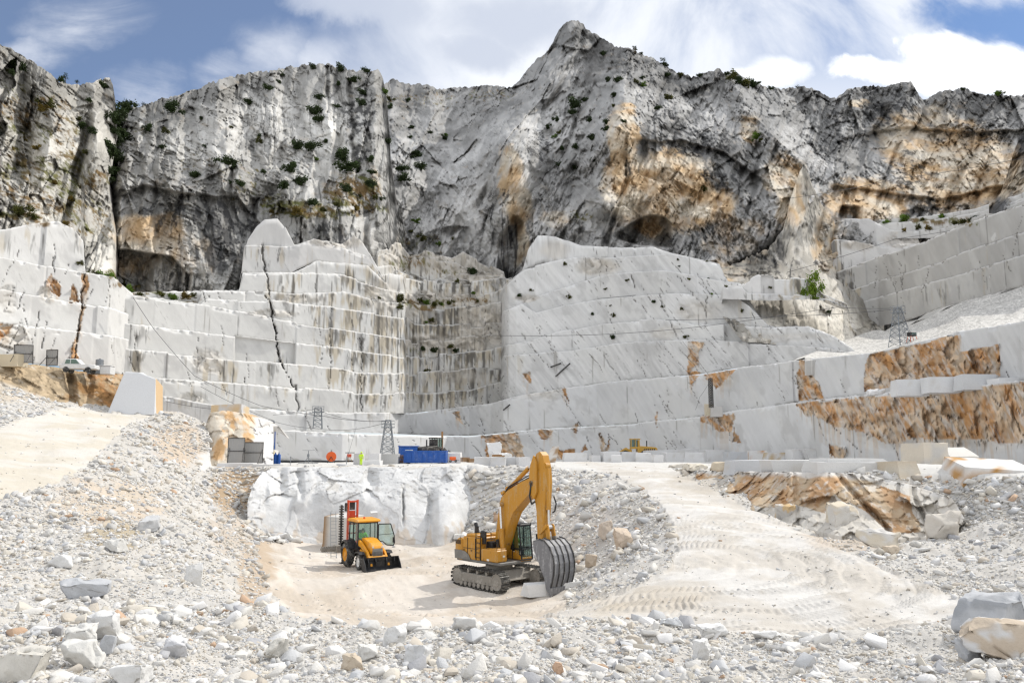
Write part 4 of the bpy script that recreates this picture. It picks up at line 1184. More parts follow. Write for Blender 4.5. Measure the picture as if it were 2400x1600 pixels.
def col_pit(U, V, co, r1, r2, e1):
    c = np.broadcast_to(np.array((0.59, 0.59, 0.585), np.float32), U.shape + (3,)).copy()
    c *= (1 + 0.16 * fbm(co / np.array((0.5, 0.5, 3.0)), 4, 415, 0.65) + 0.14 * fbm(co / 2.0, 3, 416))[..., None]
    c *= (0.95 + 0.1 * r2[..., None])
    g = sstep(fbm(co / 1.6, 4, 411, 0.6), 0.16, 0.4) * (1 - sstep(V, 1140, 1180)) * 0.9
    c = lerp(c, (0.42, 0.39, 0.34), 0.6 * g)
    w = sstep(fbm(co / np.array((0.7, .7, 3.0)), 3, 412), 0.1, 0.4) * sstep(V, 1190, 1230)
    c = lerp(c, (0.52, 0.42, 0.31), 0.6 * w)
    pt = sstep(fbm(co / 0.8, 5, 417, 0.7), 0.12, 0.4) * (1 - 0.7 * sstep(V, 1150, 1180))
    c = lerp(c, (0.36, 0.34, 0.31), 0.55 * pt)
    e = np.minimum(1 - sstep(e1, 0.0, 0.08), sstep(fbm(co / 3, 2, 413), 0.0, 0.2))
    return lerp(c, (0.30, 0.29, 0.27), 0.35 * e * sstep(fbm(co / 1.2, 2, 414), .0, .3))


PITY = rbf([(575,1200),(600,1120),(640,1093),(640,1160),(620,1250),(700,1093),(700,1160),(700,1252),(760,1093),(760,1150),(760,1245),(850,1092),(850,1145),(850,1175),(850,1240),(940,1092),(940,1150),(940,1240),(1000,1092),(1000,1170),(1000,1240),(1060,1090),(1060,1180),(1060,1245),(1110,1088),(1110,1250),(1085,1240)],
           [67,70,75.5,70,66.8,75.5,70.2,68,75.5,70.4,68.5,75.5,71.2,69.5,69,75.5,70.5,68.5,75.5,71.5,68.8,75,70.5,68.6,77,73,70])


def ex_pit(U, V, co):
    d = 0
    for (x, w, dp, y0, y1) in ((655,16,1.4,1095,1175),(702,9,1.2,1095,1180),(870,14,1.2,1095,1170),(948,3,0.9,1140,1240),(1010,8,0.8,1160,1250)):
        xx = x + (V - 1095) * 0.06 * (1 if x < 800 else -0.5) + 7 * fbm(co / 1.0, 3, 421)
        d = d + dp * np.clip(1.2 - np.abs(U - xx) / w, 0, 1) * (1 - sstep(V, y1 - 45, y1)) * sstep(V, y0 - 10, y0 + 25)
    d = d - 0.45 * sstep(np.sin(U / 11.0 + 2 * fbm(co / 3, 2, 422)), -0.2, 0.8) * (1 - sstep(U, 735, 770)) * (1 - sstep(V, 1165, 1200))
    d = d - 1.2 * sstep(U, 1012, 1030) * (1 - sstep(U, 1030, 1100)) * sstep(V, 1120, 1200)
    return d


bank('quarry_face', 'white broken marble face at the back of the pit, shaded at its foot', 'quarry face', 580, 1112, 1.8, 1.8, [(580,1175),(592,1140),(612,1108),(640,1095),(800,1095),(1000,1095),(1112,1090)], [(580,1270),(600,1280),(760,1275),(900,1272),(1000,1274),(1112,1285)], PITY, 0.36, col_pit, 42, ex_pit, 6, M_STONE, 2.5, (2.6, 0.5), 4.5, lambda U, V, co: 1 - 0.8 * sstep(V + 14 * fbm(co / 2.5, 3, 425), 1150, 1178) * sstep(U, 600, 640))


def col_ledge(U, V, co, r1, r2, e1):
    c = np.broadcast_to(np.array((0.55, 0.52, 0.47), np.float32), U.shape + (3,)).copy() * (0.85 + 0.3 * r2[..., None])
    nn = 22 * fbm(co / 1.6, 4, 431, 0.6)
    m = np.zeros(U.shape, np.float32)
    for poly in ([(1600,1105),(1700,1112),(1760,1108),(1950,1112),(2010,1130),(1990,1190),(1960,1160),(1930,1200),(1850,1180),(1790,1190),(1730,1165),(1640,1125)], [(1930,1108),(2010,1118),(2070,1140),(2130,1160),(2150,1240),(2080,1245),(2040,1205),(1980,1170)], [(1700,1115),(1740,1118),(1760,1190),(1720,1172)]):
        m = np.maximum(m, inpoly(U + nn, V + nn * .7, poly).astype(np.float32))
    h = sstep(fbm(co / 1.4, 4, 432, 0.6), -0.25, 0.3)[..., None]
    oc = np.array((0.43, 0.245, 0.11)) + (np.array((0.55, 0.43, 0.29)) - np.array((0.43, 0.245, 0.11))) * h
    c = c + ((oc * (0.8 + 0.4 * r1[..., None])).astype(np.float32) - c) * (0.92 * m)[..., None]
    tl_ = np.interp(U, [1572, 1650, 1800, 1950, 2050, 2150, 2230, 2262], [1097, 1102, 1106, 1108, 1115, 1140, 1165, 1215])
    cap = 1 - sstep(V - tl_ + 9 * fbm(co / 0.9, 3, 434), 4, 15)
    c = lerp(c, (0.62, 0.60, 0.57), 0.85 * cap)
    br = sstep(fbm(co / 0.7, 4, 435, 0.7), 0.15, 0.42)
    c = lerp(c, (0.50, 0.46, 0.40), 0.6 * br)
    s = sstep(fbm(co / np.array((0.4, 0.4, 1.4)), 4, 433, 0.65), 0.18, 0.42)
    return lerp(c, (0.62, 0.59, 0.54), 0.7 * s)


def ex_ledge(U, V, co):
    d = 0
    for (x0, y0, x1, y1, w, dp) in ((1960,1110,2080,1240,10,.9),(2140,1160,2180,1240,8,.7),(1715,1110,1730,1175,5,.5),(1860,1110,1870,1200,6,.4),(1640,1100,1650,1130,4,.4)):
        x = x0 + (x1 - x0) * np.clip((V - y0) / (y1 - y0), 0, 1)
        d = d + dp * np.clip(1.2 - np.abs(U - x) / w, 0, 1)
    return d


bank('rock_ledge', 'rusty orange rock ledge beside the ramp, under the row of blocks', 'ledge', 1572, 2262, 1.9, 1.9, [(1572,1097),(1650,1102),(1800,1106),(1950,1108),(2050,1115),(2150,1140),(2230,1165),(2262,1215)], [(1572,1104),(1620,1122),(1700,1164),(1780,1200),(1850,1228),(1960,1255),(2060,1270),(2150,1258),(2262,1262)],
     LEDGE, 0.62, col_ledge, 43, ex_ledge, 3, M_STONE, 3.0, (1.9, 0.5))


def col_out(U, V, co, r1, r2, e1):
    c = np.broadcast_to(np.array((0.62, 0.56, 0.47), np.float32), U.shape + (3,)).copy() * (0.85 + 0.3 * r2[..., None])
    m = sstep(fbm(co / np.array((1.2, 1.2, 3.2)), 4, 441, 0.55) + 0.3 - 0.004 * np.abs(U - 545), 0.0, 0.35)
    c = lerp(c, (0.60, 0.37, 0.17), 0.85 * m)
    return lerp(c, (0.68, 0.67, 0.66), 0.9 * sstep(U + 8 * fbm(co / 1.0, 3, 442), 590, 600))


bank('rock_outcrop', 'pale orange upright rock outcrop behind the grey panels', 'outcrop', 474, 640, 1.7, 1.7, [(474,1020),(492,968),(520,962),(560,966),(590,975),(620,985),(640,1000)], [(474,1092),(640,1092)],
     rbf([(474,1020),(500,966),(560,966),(620,985),(640,1000),(474,1092),(560,1092),(640,1092),(520,1030),(545,1030),(590,1030)], [94,94,96,100,103,90,90.5,92,91.5,93,94]), 0.4, col_out, 44, None, 8, M_STONE, 2.0, (2.6, 0.8))


def col_scree(U, V, co, r1, r2, e1):
    c = np.broadcast_to(np.array((0.52, 0.505, 0.475), np.float32), U.shape + (3,)).copy()
    return c * (0.75 + 0.5 * r2[..., None]) * (1 + 0.2 * fbm(co / 2.5, 4, 451)[..., None])


bank('gravel_slope', 'grey gravel fan spilling below the far right wall', 'scree', 1886, 2540, 2.0, 2.0, [(1886,836),(1950,806),(2000,790),(2050,772),(2085,776),(2130,752),(2180,742),(2210,720),(2300,695),(2400,668),(2540,630)], [(1886,846),(2045,832),(2151,806),(2250,784),(2400,760),(2540,732)],
     rbf([(1886,836),(2000,790),(2050,772),(2130,752),(2210,720),(2400,668),(2540,630),(1886,846),(2045,832),(2151,806),(2250,784),(2400,760),(2540,732),(2250,740)], [124,160,172,165,150,120,104,121,112,104,96,83,76,118]), 0.16, col_scree, 45, None, 14, M_STONE, 3.0, (0.9, 0.45))
print('ground', round(time.time() - T0, 1))
# ---------------------------------------------------------------- broken stone
RS = np.random.RandomState(7)
rr5 = random.Random(5)


def hull(n, sx, sy, sz, rng, power=0.5, bevel=0.0):
    """angular stone: a block cut by n-6 random break planes"""
    pl = []
    for k in range(3):
        for sg in (-1, 1):
            nv = [rng.gauss(0, .16) for _ in range(3)]
            nv[k] = sg
            pl.append((Vector(nv).normalized(), rng.uniform(.72, 1.0)))
    for _ in range(n - 6):
        nv = Vector([rng.gauss(0, 1) for _ in range(3)]).normalized()
        pl.append((nv, rng.uniform(.70, 1.0)))
    N_ = np.array([p[0][:] for p in pl]); D_ = np.array([p[1] for p in pl])
    pts = []
    for i in range(len(pl)):
        for j in range(i + 1, len(pl)):
            for k in range(j + 1, len(pl)):
                A = N_[[i, j, k]]
                if abs(np.linalg.det(A)) < 0.05:
                    continue
                x = np.linalg.solve(A, D_[[i, j, k]])
                if (N_ @ x <= D_ + 1e-6).all():
                    pts.append(x)
    bm = bmesh.new()
    for p in pts:
        bm.verts.new((p[0] * sx, p[1] * sy, p[2] * sz))
    bmesh.ops.remove_doubles(bm, verts=bm.verts, dist=1e-4)
    bmesh.ops.convex_hull(bm, input=bm.verts)
    junk = [v for v in bm.verts if not v.link_faces]
    bmesh.ops.delete(bm, geom=junk, context='VERTS')
    bmesh.ops.dissolve_limit(bm, angle_limit=0.03, verts=bm.verts, edges=bm.edges)
    if bevel:
        bmesh.ops.bevel(bm, geom=list(bm.edges), offset=bevel, segments=1, affect='EDGES', profile=0.6, clamp_overlap=True)
    bmesh.ops.triangulate(bm, faces=bm.faces)
    bm.verts.index_update()
    co = np.array([v.co[:] for v in bm.verts], np.float32)
    fc = np.array([[v.index for v in f.verts] for f in bm.faces], np.int32)
    bm.free()
    return co, fc


BASES = [hull(rr5.randint(8, 10), 1, rr5.uniform(.5, .9), rr5.uniform(.22, .6), rr5) for _ in range(30)]
PAL = np.array([(0.64, 0.625, 0.595), (0.71, 0.70, 0.685), (0.53, 0.535, 0.54), (0.60, 0.56, 0.49), (0.53, 0.48, 0.41), (0.67, 0.65, 0.61), (0.40, 0.40, 0.41), (0.52, 0.37, 0.26)], np.float32)
PW = np.array([.25, .17, .14, .15, .10, .13, .045, .015])


def euler_mats(n, tilt):
    a = RS.uniform(0, 2 * np.pi, n); b = RS.normal(0, tilt, n); c_ = RS.normal(0, tilt, n)
    ca, sa, cb, sb, cc, sc_ = np.cos(a), np.sin(a), np.cos(b), np.sin(b), np.cos(c_), np.sin(c_)
    z = np.zeros(n); o = np.ones(n)
    Rz = np.stack([ca, -sa, z, sa, ca, z, z, z, o], -1).reshape(n, 3, 3)
    Rx = np.stack([o, z, z, z, cb, -sb, z, sb, cb], -1).reshape(n, 3, 3)
    Ry = np.stack([cc, z, sc_, z, o, z, -sc_, z, cc], -1).reshape(n, 3, 3)
    return np.einsum('nij,njk,nkl->nil', Rx, Ry, Rz).astype(np.float32)


Ug, Vg, Cg = SURF_G
dv_ = np.clip(Vg[:-1] - Vg[1:], 0, 12)
inside = (Ug[:-1] > -60) & (Ug[:-1] < 2460) & (Vg[:-1] < 1660) & (Cg[:-1, :, 1] < 110)
dens = (0.02 + 0.98 * (1 - np.clip(road + ramp + floor_ + shelf, 0, 1)[:-1]))
foot_ = (np.abs(Vg[:-1] - 1254 + 0.03 * (Ug[:-1] - 840)) < 15) & (Ug[:-1] > 595) & (Ug[:-1] < 1110)
dens = np.where(foot_, np.maximum(dens, 0.9), dens)
edge_n = 0.5 + 0.9 * sstep(fbm(np.stack([Cg[:-1, :, 0] / 2.0, Cg[:-1, :, 1] / 3.0, Cg[:-1, :, 2] * 0], -1), 3, 601), -0.45, 0.45)
wgt = dv_ * inside * dens * edge_n
wgt *= 1 + 0.9 * sstep(Vg[:-1], 1400, 1450)
wgt = (wgt / wgt.sum()).ravel()
N_ST = 110000
pick = np.searchsorted(np.cumsum(wgt), RS.rand(N_ST))
pick = np.clip(pick, 0, wgt.size - 1)
ii, jj = np.unravel_index(pick, dv_.shape)
pos = Cg[ii, jj] + 0
pos[:, 0] += RS.uniform(-.5, .5, N_ST) * (pos[:, 1] / F) * 3
dist = pos[:, 1]
isdrive = dens.ravel()[pick] < 0.3
u_ = RS.rand(N_ST)
lpx = 3.4 * np.clip(u_, 0.002, 1) ** -0.42
lpx = np.clip(lpx, 3.4, np.where(Vg[ii, jj] < 1400, np.where(Ug[ii, jj] < 650, 23, 30), 50))
lpx = np.where(isdrive, np.clip(lpx, 4, 8), lpx)
size = np.minimum(lpx * dist / F * 0.5, np.where(dist > 30, 0.62, 0.42))       # half length in metres
size = np.where((Vg[ii, jj] < 1180) & (Ug[ii, jj] < 520), np.minimum(size, 0.34), size)
spx = size * F / dist
kind = RS.randint(0, len(BASES), N_ST)
tint = RS.choice(len(PAL), N_ST, p=PW)
rot = euler_mats(N_ST, 0.42)
order = np.argsort(-spx)
thing_idx = [i for i in order[:600] if -10 < Ug[ii[i], jj[i]] < 2410 and Vg[ii[i], jj[i]] < 1612][:265]
is_thing = np.zeros(N_ST, bool); is_thing[thing_idx] = True


def region_of(u, v):
    if u > 1600 and v < 1420: return 'right'
    if v > 1415 and u > 560: return 'front'
    if u > 1050 and v < 1420: return 'pit'
    if v < 1180: return 'upper'
    return 'left'


RPH = {'right': 'in the shaded rubble below the ledge and ramp', 'front': 'in the rubble bank in front of the pit', 'pit': 'on the loose slope behind the excavator', 'upper': 'on the bank beside the left road', 'left': 'on the rubble slope left of the pit'}
CPH = ['pale', 'white', 'blue grey', 'cream', 'tan', 'off white', 'dark grey', 'rusty']
# the countless small ones: one object per patch of ground
sel = ~is_thing
vs, fs, cs = [], [], []
base_i = 0
for k, (bc, bf) in enumerate(BASES):
    idx = np.where(sel & (kind == k))[0]
    if not len(idx):
        continue
    n = len(idx)
    w = np.einsum('nij,vj->nvi', rot[idx], bc) * size[idx][:, None, None]
    w = w + pos[idx][:, None, :]
    w[..., 2] += (0.12 * size[idx])[:, None]
    vs.append(w.reshape(-1, 3))
    fs.append((bf[None] + (np.arange(n) * len(bc))[:, None, None]).reshape(-1, 3) + base_i)
    cc_ = PAL[tint[idx]] * RS.uniform(0.80, 1.06, (n, 1))
    cs.append(np.repeat(cc_[:, None], len(bc), 1).reshape(-1, 3))
    base_i += n * len(bc)
o = raw_mesh('rubble', np.concatenate(vs), np.concatenate(fs), np.concatenate(cs), M_STONE)
tag(o, 'countless small broken marble chips covering the banks and slopes', 'rubble', None, 'stuff')
# the largest ones one by one
BIG = [hull(rr5.randint(9, 12), 1, rr5.uniform(.55, .9), rr5.uniform(.28, .6), rr5, 0.42, 0.025) for _ in range(16)]
MEMO = {}


def stone_mesh(k, t):
    if (k, t) not in MEMO:
        bc, bf = BIG[k]
        MEMO[(k, t)] = raw_mesh('rock', bc, bf, np.broadcast_to(PAL[t], bc.shape), M_STONE, link=False)
    return MEMO[(k, t)]


SIZES = ((26, 'large'), (17, 'middling'), (0, 'smaller'))
for i in thing_idx:
    o = bpy.data.objects.new('rock', stone_mesh(int(RS.randint(16)), int(tint[i])))
    COL.objects.link(o)
    R4 = Matrix(rot[i].tolist()).to_4x4()
    s = float(size[i])
    o.matrix_world = Matrix.Translation(Vector((float(pos[i, 0]), float(pos[i, 1]), float(pos[i, 2]) + 0.15 * s))) @ R4 @ Matrix.Diagonal((s, s * float(RS.uniform(.85, 1.1)), s * float(RS.uniform(.8, 1.15)), 1))
    rg = region_of(Ug[ii[i], jj[i]], Vg[ii[i], jj[i]])
    sz = next(n for lim, n in SIZES if spx[i] >= lim)
    lb = '%s %s angular stone %s' % (sz, CPH[int(tint[i])], RPH[rg])
    tag(o, lb, 'rock', lb.replace('stone', 'stones'))


def boulder(u, v, wpx, hpx, colr, label, seed, yaw=0.0, squash=0.8, n=11, name='boulder', Y=None, patch=None, power=0.42):
    """a stone seen with its foot at (u, v)"""
    g = on_ground(u, v) if Y is None else Vector(P(u, v, Y))
    m = g.y / F
    rng = random.Random(seed)
    bc, bf = hull(n, 0.5 * wpx * m, 0.5 * wpx * m * squash, 0.56 * hpx * m, rng, power, 0.012 * wpx * m)
    bc = bc.copy()
    lo, hi = bc.min(0), bc.max(0)
    sc_ = np.array((wpx * m / (hi[0] - lo[0]), wpx * m * squash / (hi[1] - lo[1]), hpx * m * 1.06 / (hi[2] - lo[2])), np.float32)
    bc = (bc - (lo + hi) / 2) * sc_
    # split the faces and roughen them
    bm = bmesh.new()
    vv_ = [bm.verts.new(q) for q in bc]
    for f_ in bf:
        try: bm.faces.new([vv_[i] for i in f_])
        except ValueError: pass
    for _ in range(3):
        es = [e for e in bm.edges if e.calc_length() > 0.09 * wpx * m]
        if es: bmesh.ops.subdivide_edges(bm, edges=es, cuts=1, use_grid_fill=True)
    bmesh.ops.triangulate(bm, faces=bm.faces)
    bm.normal_update(); bm.verts.index_update()
    bc = np.array([q.co[:] for q in bm.verts], np.float32); nrm = np.array([q.normal[:] for q in bm.verts], np.float32)
    bf = np.array([[q.index for q in f_.verts] for f_ in bm.faces], np.int32)
    bm.free()
    L0_ = wpx * m
    fd, _, _ = facet(bc + seed * 3.1, 0.30 * L0_, seed, 0.5, 0.25)
    bc = bc + nrm * (0.35 * fd + 0.03 * L0_ * fbm(bc / (0.10 * L0_) + seed, 3, seed))[:, None]
    cb = np.broadcast_to(np.array(colr, np.float32), bc.shape) * (1 + 0.10 * fbm(bc / (0.25 * L0_) + seed, 3, seed + 5))[:, None]
    if patch is not None:
        w = sstep(fbm(bc / (0.35 * wpx * m) + seed, 3, seed), 0.02, 0.16)
        cb = lerp(cb.astype(np.float32), patch, w)
    o = raw_mesh(name, bc, bf, cb, M_STONE)
    o.location = (g.x, g.y + 0.2 * wpx * m * squash, g.z + 0.44 * hpx * m)
    o.rotation_euler = (0, 0, yaw)
    tag(o, label, 'boulder', None)
    return o


GREY = (0.47, 0.48, 0.495); WHITE = (0.66, 0.655, 0.64); PALE = (0.62, 0.61, 0.58); TAN = (0.56, 0.48, 0.38); DGREY = (0.34, 0.35, 0.365)
boulder(2350, 1494, 156, 92, GREY, 'big blue grey boulder at the lower right edge, rear of the pair', 111, 0.5, 0.8, 13, patch=DGREY)
boulder(2352, 1543, 150, 80, (0.58, 0.575, 0.565), 'big pale boulder with a brown face, front of the pair at right', 112, -0.4, 0.8, 13, patch=(0.50, 0.42, 0.33))
boulder(2276, 1552, 52, 46, GREY, 'small grey boulder just left of the big pair at lower right', 13, 0.4, 0.8)
boulder(186, 1562, 86, 56, PALE, 'cream boulder at lower left, propped under two leaning slabs', 14, 0.3, 0.8)
boulder(236, 1500, 88, 60, WHITE, 'large white tilted slab topping the heap at lower left', 15, -0.5, 0.6)
boulder(182, 1512, 74, 44, PALE, 'pale wedge shaped boulder left of the white tilted slab', 16, 0.7, 0.7)
boulder(250, 1536, 34, 44, GREY, 'rounded light grey boulder right of the cream boulder at lower left', 17, 0.1, 0.7)
boulder(300, 1606, 86, 48, WHITE, 'white boulder cut by the bottom edge at lower left', 18, 0.2, 0.7)
boulder(188, 1398, 128, 36, GREY, 'long flat grey slab lying on the left rubble slope', 19, 0.1, 0.5)
boulder(408, 1538, 68, 36, (0.56, 0.56, 0.57), 'flat pale grey slab on the lower left bank', 20, -0.3, 0.6)
boulder(45, 1590, 118, 62, (0.60, 0.575, 0.52), 'broad cream slab half buried in the lower left corner', 21, 0.0, 0.7)
boulder(138, 1328, 58, 28, WHITE, 'bright white slab on the left slope under the brown patch', 22, 0.2, 0.6)
boulder(266, 1292, 50, 27, PALE, 'pale square edged boulder on the left slope', 23, -0.2, 0.7)
boulder(452, 1372, 40, 52, WHITE, 'pointed white shard standing upright by the pit edge', 24, 0.3, 0.5, 8, power=0.8)
boulder(642, 1545, 54, 46, (0.57, 0.55, 0.50), 'long leaning pale boulder in the front rubble bank', 25, 0.8, 0.5)
boulder(926, 1512, 54, 44, WHITE, 'white cube like boulder in the front rubble bank', 26, 0.3, 0.8)
boulder(975, 1552, 62, 40, (0.60, 0.60, 0.595), 'flat faced grey white boulder in front of the white cube boulder', 27, -0.2, 0.8)
boulder(862, 1548, 46, 36, PALE, 'pale triangular boulder left of the white cube boulder', 28, 0.5, 0.8)
boulder(1090, 1478, 60, 30, (0.60, 0.59, 0.57), 'long tilted boulder on the crest of the front bank', 29, 0.2, 0.5)
boulder(1575, 1470, 52, 18, (0.58, 0.59, 0.60), 'low grey slab on the bank where the tread marks end', 30, 0, 0.5)
boulder(1672, 1492, 66, 24, WHITE, 'rounded white slab at the foot of the tread marks', 31, 0.1, 0.5)
boulder(1800, 1496, 72, 16, WHITE, 'thin long white slab along the foot of the ramp', 32, 0.05, 0.4)
boulder(1648, 1545, 44, 42, WHITE, 'squat white boulder below the rounded white slab', 33, 0.4, 0.8)
boulder(1310, 1582, 30, 30, (0.58, 0.40, 0.28), 'small rusty pink boulder in the front rubble bank', 34, 0.4, 0.8)
boulder(824, 1568, 42, 34, (0.55, 0.47, 0.37), 'brown boulder in the front bank left of centre', 35, 0.4, 0.8)
boulder(340, 1245, 60, 34, (0.50, 0.505, 0.51), 'slanting grey slab sticking out of the left slope', 36, 0.9, 0.4)
boulder(1848, 1222, 60, 40, (0.52, 0.50, 0.47), 'grey and orange boulder fallen below the rusty ledge', 37, 0.3, 0.7, patch=(0.55, 0.40, 0.22))
boulder(1880, 1222, 46, 34, WHITE, 'white broken boulder beside the grey and orange one', 38, 0.6, 0.7, patch=(0.55, 0.42, 0.26))
boulder(1978, 1262, 78, 84, (0.60, 0.53, 0.42), 'tall pointed tan boulder leaning against the rusty ledge', 39, 0.4, 0.6, 9, patch=(0.62, 0.60, 0.56), power=0.7)
boulder(2062, 1282, 96, 40, (0.60, 0.54, 0.44), 'long curved tan boulder at the foot of the rusty ledge', 40, -0.3, 0.5, patch=(0.62, 0.60, 0.57))
boulder(2218, 1262, 78, 62, (0.57, 0.53, 0.47), 'big pale wedge at the right end of the rusty ledge', 41, -0.5, 0.6)
boulder(2092, 1300, 34, 20, TAN, 'small tan boulder on the rubble right of the ramp', 42, 0.3, 0.7)
boulder(1462, 1288, 40, 50, (0.60, 0.50, 0.40), 'peach stained boulder on the slope right of the bucket', 43, 0.3, 0.7)
boulder(1420, 1262, 34, 40, (0.55, 0.47, 0.39), 'tan angular boulder above the peach stained one', 44, 0.6, 0.7)
boulder(1385, 1330, 28, 30, (0.57, 0.48, 0.38), 'small brown boulder at the foot of the slope right of the bucket', 45, 0.1, 0.7)
for k, (u, v, w, h) in enumerate(((668,1262,34,12),(690,1258,26,18),(708,1254,30,20),(728,1250,24,16),(745,1247,22,14),(720,1262,20,10),(640,1268,40,9),(615,1266,30,9),(766,1246,18,10),(1050,1262,26,12),(1075,1266,22,14),(655,1272,24,8))):
    boulder(u, v, w, h, PALE if k % 3 else WHITE, '%s white chunk at the foot of the pit face, %s from the left' % ('flat' if h < 11 else 'angular', ('fourth', 'fifth', 'sixth', 'eighth', 'ninth', 'seventh', 'second', 'first', 'tenth', 'eleventh', 'twelfth', 'third')[k]), 70 + k, .3 * k, .7)
print('stones', round(time.time() - T0, 1))
# ---------------------------------------------------------------- mesh builder for made things
class MB:
    def __init__(s):
        s.bm = bmesh.new()

    def _fin(s, vs, bev):
        if bev:
            es = list({e for v in vs for e in v.link_edges})
            bmesh.ops.bevel(s.bm, geom=es, offset=bev, segments=1, affect='EDGES', profile=0.5, clamp_overlap=True)

    def box(s, c, size, rot=None, bev=0.0, taper=None):
        M = Matrix.Translation(Vector(c)) @ (rot.to_4x4() if rot is not None else Matrix.Identity(4))
        h = [x / 2 for x in size]
        vs = []
        for z in (-1, 1):
            for y in (-1, 1):
                for x in (-1, 1):
                    k = (taper if (taper and z > 0) else (1, 1))
                    vs.append(s.bm.verts.new(M @ Vector((x * h[0] * k[0], y * h[1] * k[1], z * h[2]))))
        for f in ((0, 2, 3, 1), (4, 5, 7, 6), (0, 1, 5, 4), (2, 6, 7, 3), (0, 4, 6, 2), (1, 3, 7, 5)):
            s.bm.faces.new([vs[i] for i in f])
        s._fin(vs, bev)
        return s

    def prism(s, prof, y0, y1, bev=0.0, M=None, y0b=None, y1b=None):
        """outline in local x-z, extruded along y"""
        M = M or Matrix.Identity(4)
        a = [s.bm.verts.new(M @ Vector((x, y0, z))) for x, z in prof]
        b = [s.bm.verts.new(M @ Vector((x, y1, z))) for x, z in prof]
        n = len(prof)
        s.bm.faces.new(a); s.bm.faces.new(b[::-1])
        for i in range(n):
            j = (i + 1) % n
            s.bm.faces.new((a[j], a[i], b[i], b[j]))
        s._fin(a + b, bev)
        return s

    def tube(s, p, q, r, n=8, r2=None, cap=True):
        p, q = Vector(p), Vector(q)
        d = (q - p)
        if d.length < 1e-6:
            return s
        d.normalize()
        u = d.orthogonal().normalized(); w = d.cross(u)
        r2 = r if r2 is None else r2
        A = [s.bm.verts.new(p + (u * math.cos(2 * math.pi * i / n) + w * math.sin(2 * math.pi * i / n)) * r) for i in range(n)]
        B = [s.bm.verts.new(q + (u * math.cos(2 * math.pi * i / n) + w * math.sin(2 * math.pi * i / n)) * r2) for i in range(n)]
        for i in range(n):
            j = (i + 1) % n
            s.bm.faces.new((A[i], A[j], B[j], B[i]))
        if cap:
            s.bm.faces.new(A[::-1]); s.bm.faces.new(B)
        return s

    def path(s, pts, r, n=6):
        for a, b in zip(pts[:-1], pts[1:]):
            s.tube(a, b, r, n)
        return s

    def disc(s, c, axis, prof, n=24):
        """lathe: prof = [(distance along axis, radius)]"""
        c = Vector(c); d = Vector(axis).normalized()
        u = d.orthogonal().normalized(); w = d.cross(u)
        rings = []
        for (t, r) in prof:
            if r < 1e-5:
                rings.append([s.bm.verts.new(c + d * t)])
            else:
                rings.append([s.bm.verts.new(c + d * t + (u * math.cos(2 * math.pi * i / n) + w * math.sin(2 * math.pi * i / n)) * r) for i in range(n)])
        for A, B in zip(rings[:-1], rings[1:]):
            for i in range(n):
                j = (i + 1) % n
                if len(A) == 1 and len(B) == 1: continue
                if len(A) == 1: s.bm.faces.new((A[0], B[i], B[j]))
                elif len(B) == 1: s.bm.faces.new((A[i], B[0], A[j]))
                else: s.bm.faces.new((A[i], B[i], B[j], A[j]))
        return s

    def quad(s, pts):
        s.bm.faces.new([s.bm.verts.new(Vector(p)) for p in pts])
        return s

    def mesh(s, name, mat):
        bmesh.ops.recalc_face_normals(s.bm, faces=s.bm.faces)
        me = bpy.data.meshes.new(name)
        s.bm.to_mesh(me); s.bm.free()
        me.materials.append(mat)
        return me

    def build(s, name, mat, parent=None, smooth=False):
        me = s.mesh(name, mat)
        if smooth:
            for p in me.polygons: p.use_smooth = True
        o = bpy.data.objects.new(name, me)
        COL.objects.link(o)
        if parent is not None:
            o.parent = parent
        return o


def empty(name, loc, rz, label, cat, group=None, fwd=None):
    o = bpy.data.objects.new(name, None)
    COL.objects.link(o)
    o.location = loc
    o.rotation_euler = (0, 0, rz)
    o.empty_display_size = 0.3
    tag(o, label, cat, group)
    return o


def paint_mat(name, col, rough=0.5, metal=0.0, dirt=(0.55, 0.52, 0.46), amount=0.35, scale=2.5, wear=None, spec=0.4, streak=False):
    """coloured paint or metal with dust and worn patches"""
    m = bpy.data.materials.new(name)
    m.use_nodes = True
    N = NT(m.node_tree)
    tc_ = N.n('ShaderNodeTexCoord')
    vec = tc_.outputs['Object']
    if streak:
        mp_ = N.n('ShaderNodeMapping'); mp_.inputs['Scale'].default_value = (3, 3, 0.5)
        N.link(vec, mp_.inputs[0]); vec2 = mp_.outputs[0]
    else:
        vec2 = vec
    a = N.noise(vec2, scale, 6.0, 0.65)
    b_ = N.noise(vec, scale * 6, 4.0, 0.6)
    f = N.ramp(N.m('ADD', N.m('MULTIPLY', a, 0.7), N.m('MULTIPLY', b_, 0.3)), 0.47, 0.70)
    c = N.mix(N.m('MULTIPLY', f, amount), tuple(col) + (1,), tuple(dirt) + (1,))
    if wear:
        w = N.ramp(N.noise(vec, scale * 2.3, 5.0, 0.7), 0.60, 0.68)
        c = N.mix(N.m('MULTIPLY', w, 0.8), c, tuple(wear) + (1,))
    b = N.n('ShaderNodeBsdfPrincipled')
    N.link(c, b.inputs['Base Color'])
    N.link(N.m('ADD', rough, N.m('MULTIPLY', f, 0.3 * (1 - rough))), b.inputs['Roughness'])
    b.inputs['Metallic'].default_value = metal
    b.inputs['Specular IOR Level'].default_value = spec
    o = N.n('ShaderNodeOutputMaterial')
    N.link(b.outputs[0], o.inputs[0])
    return m


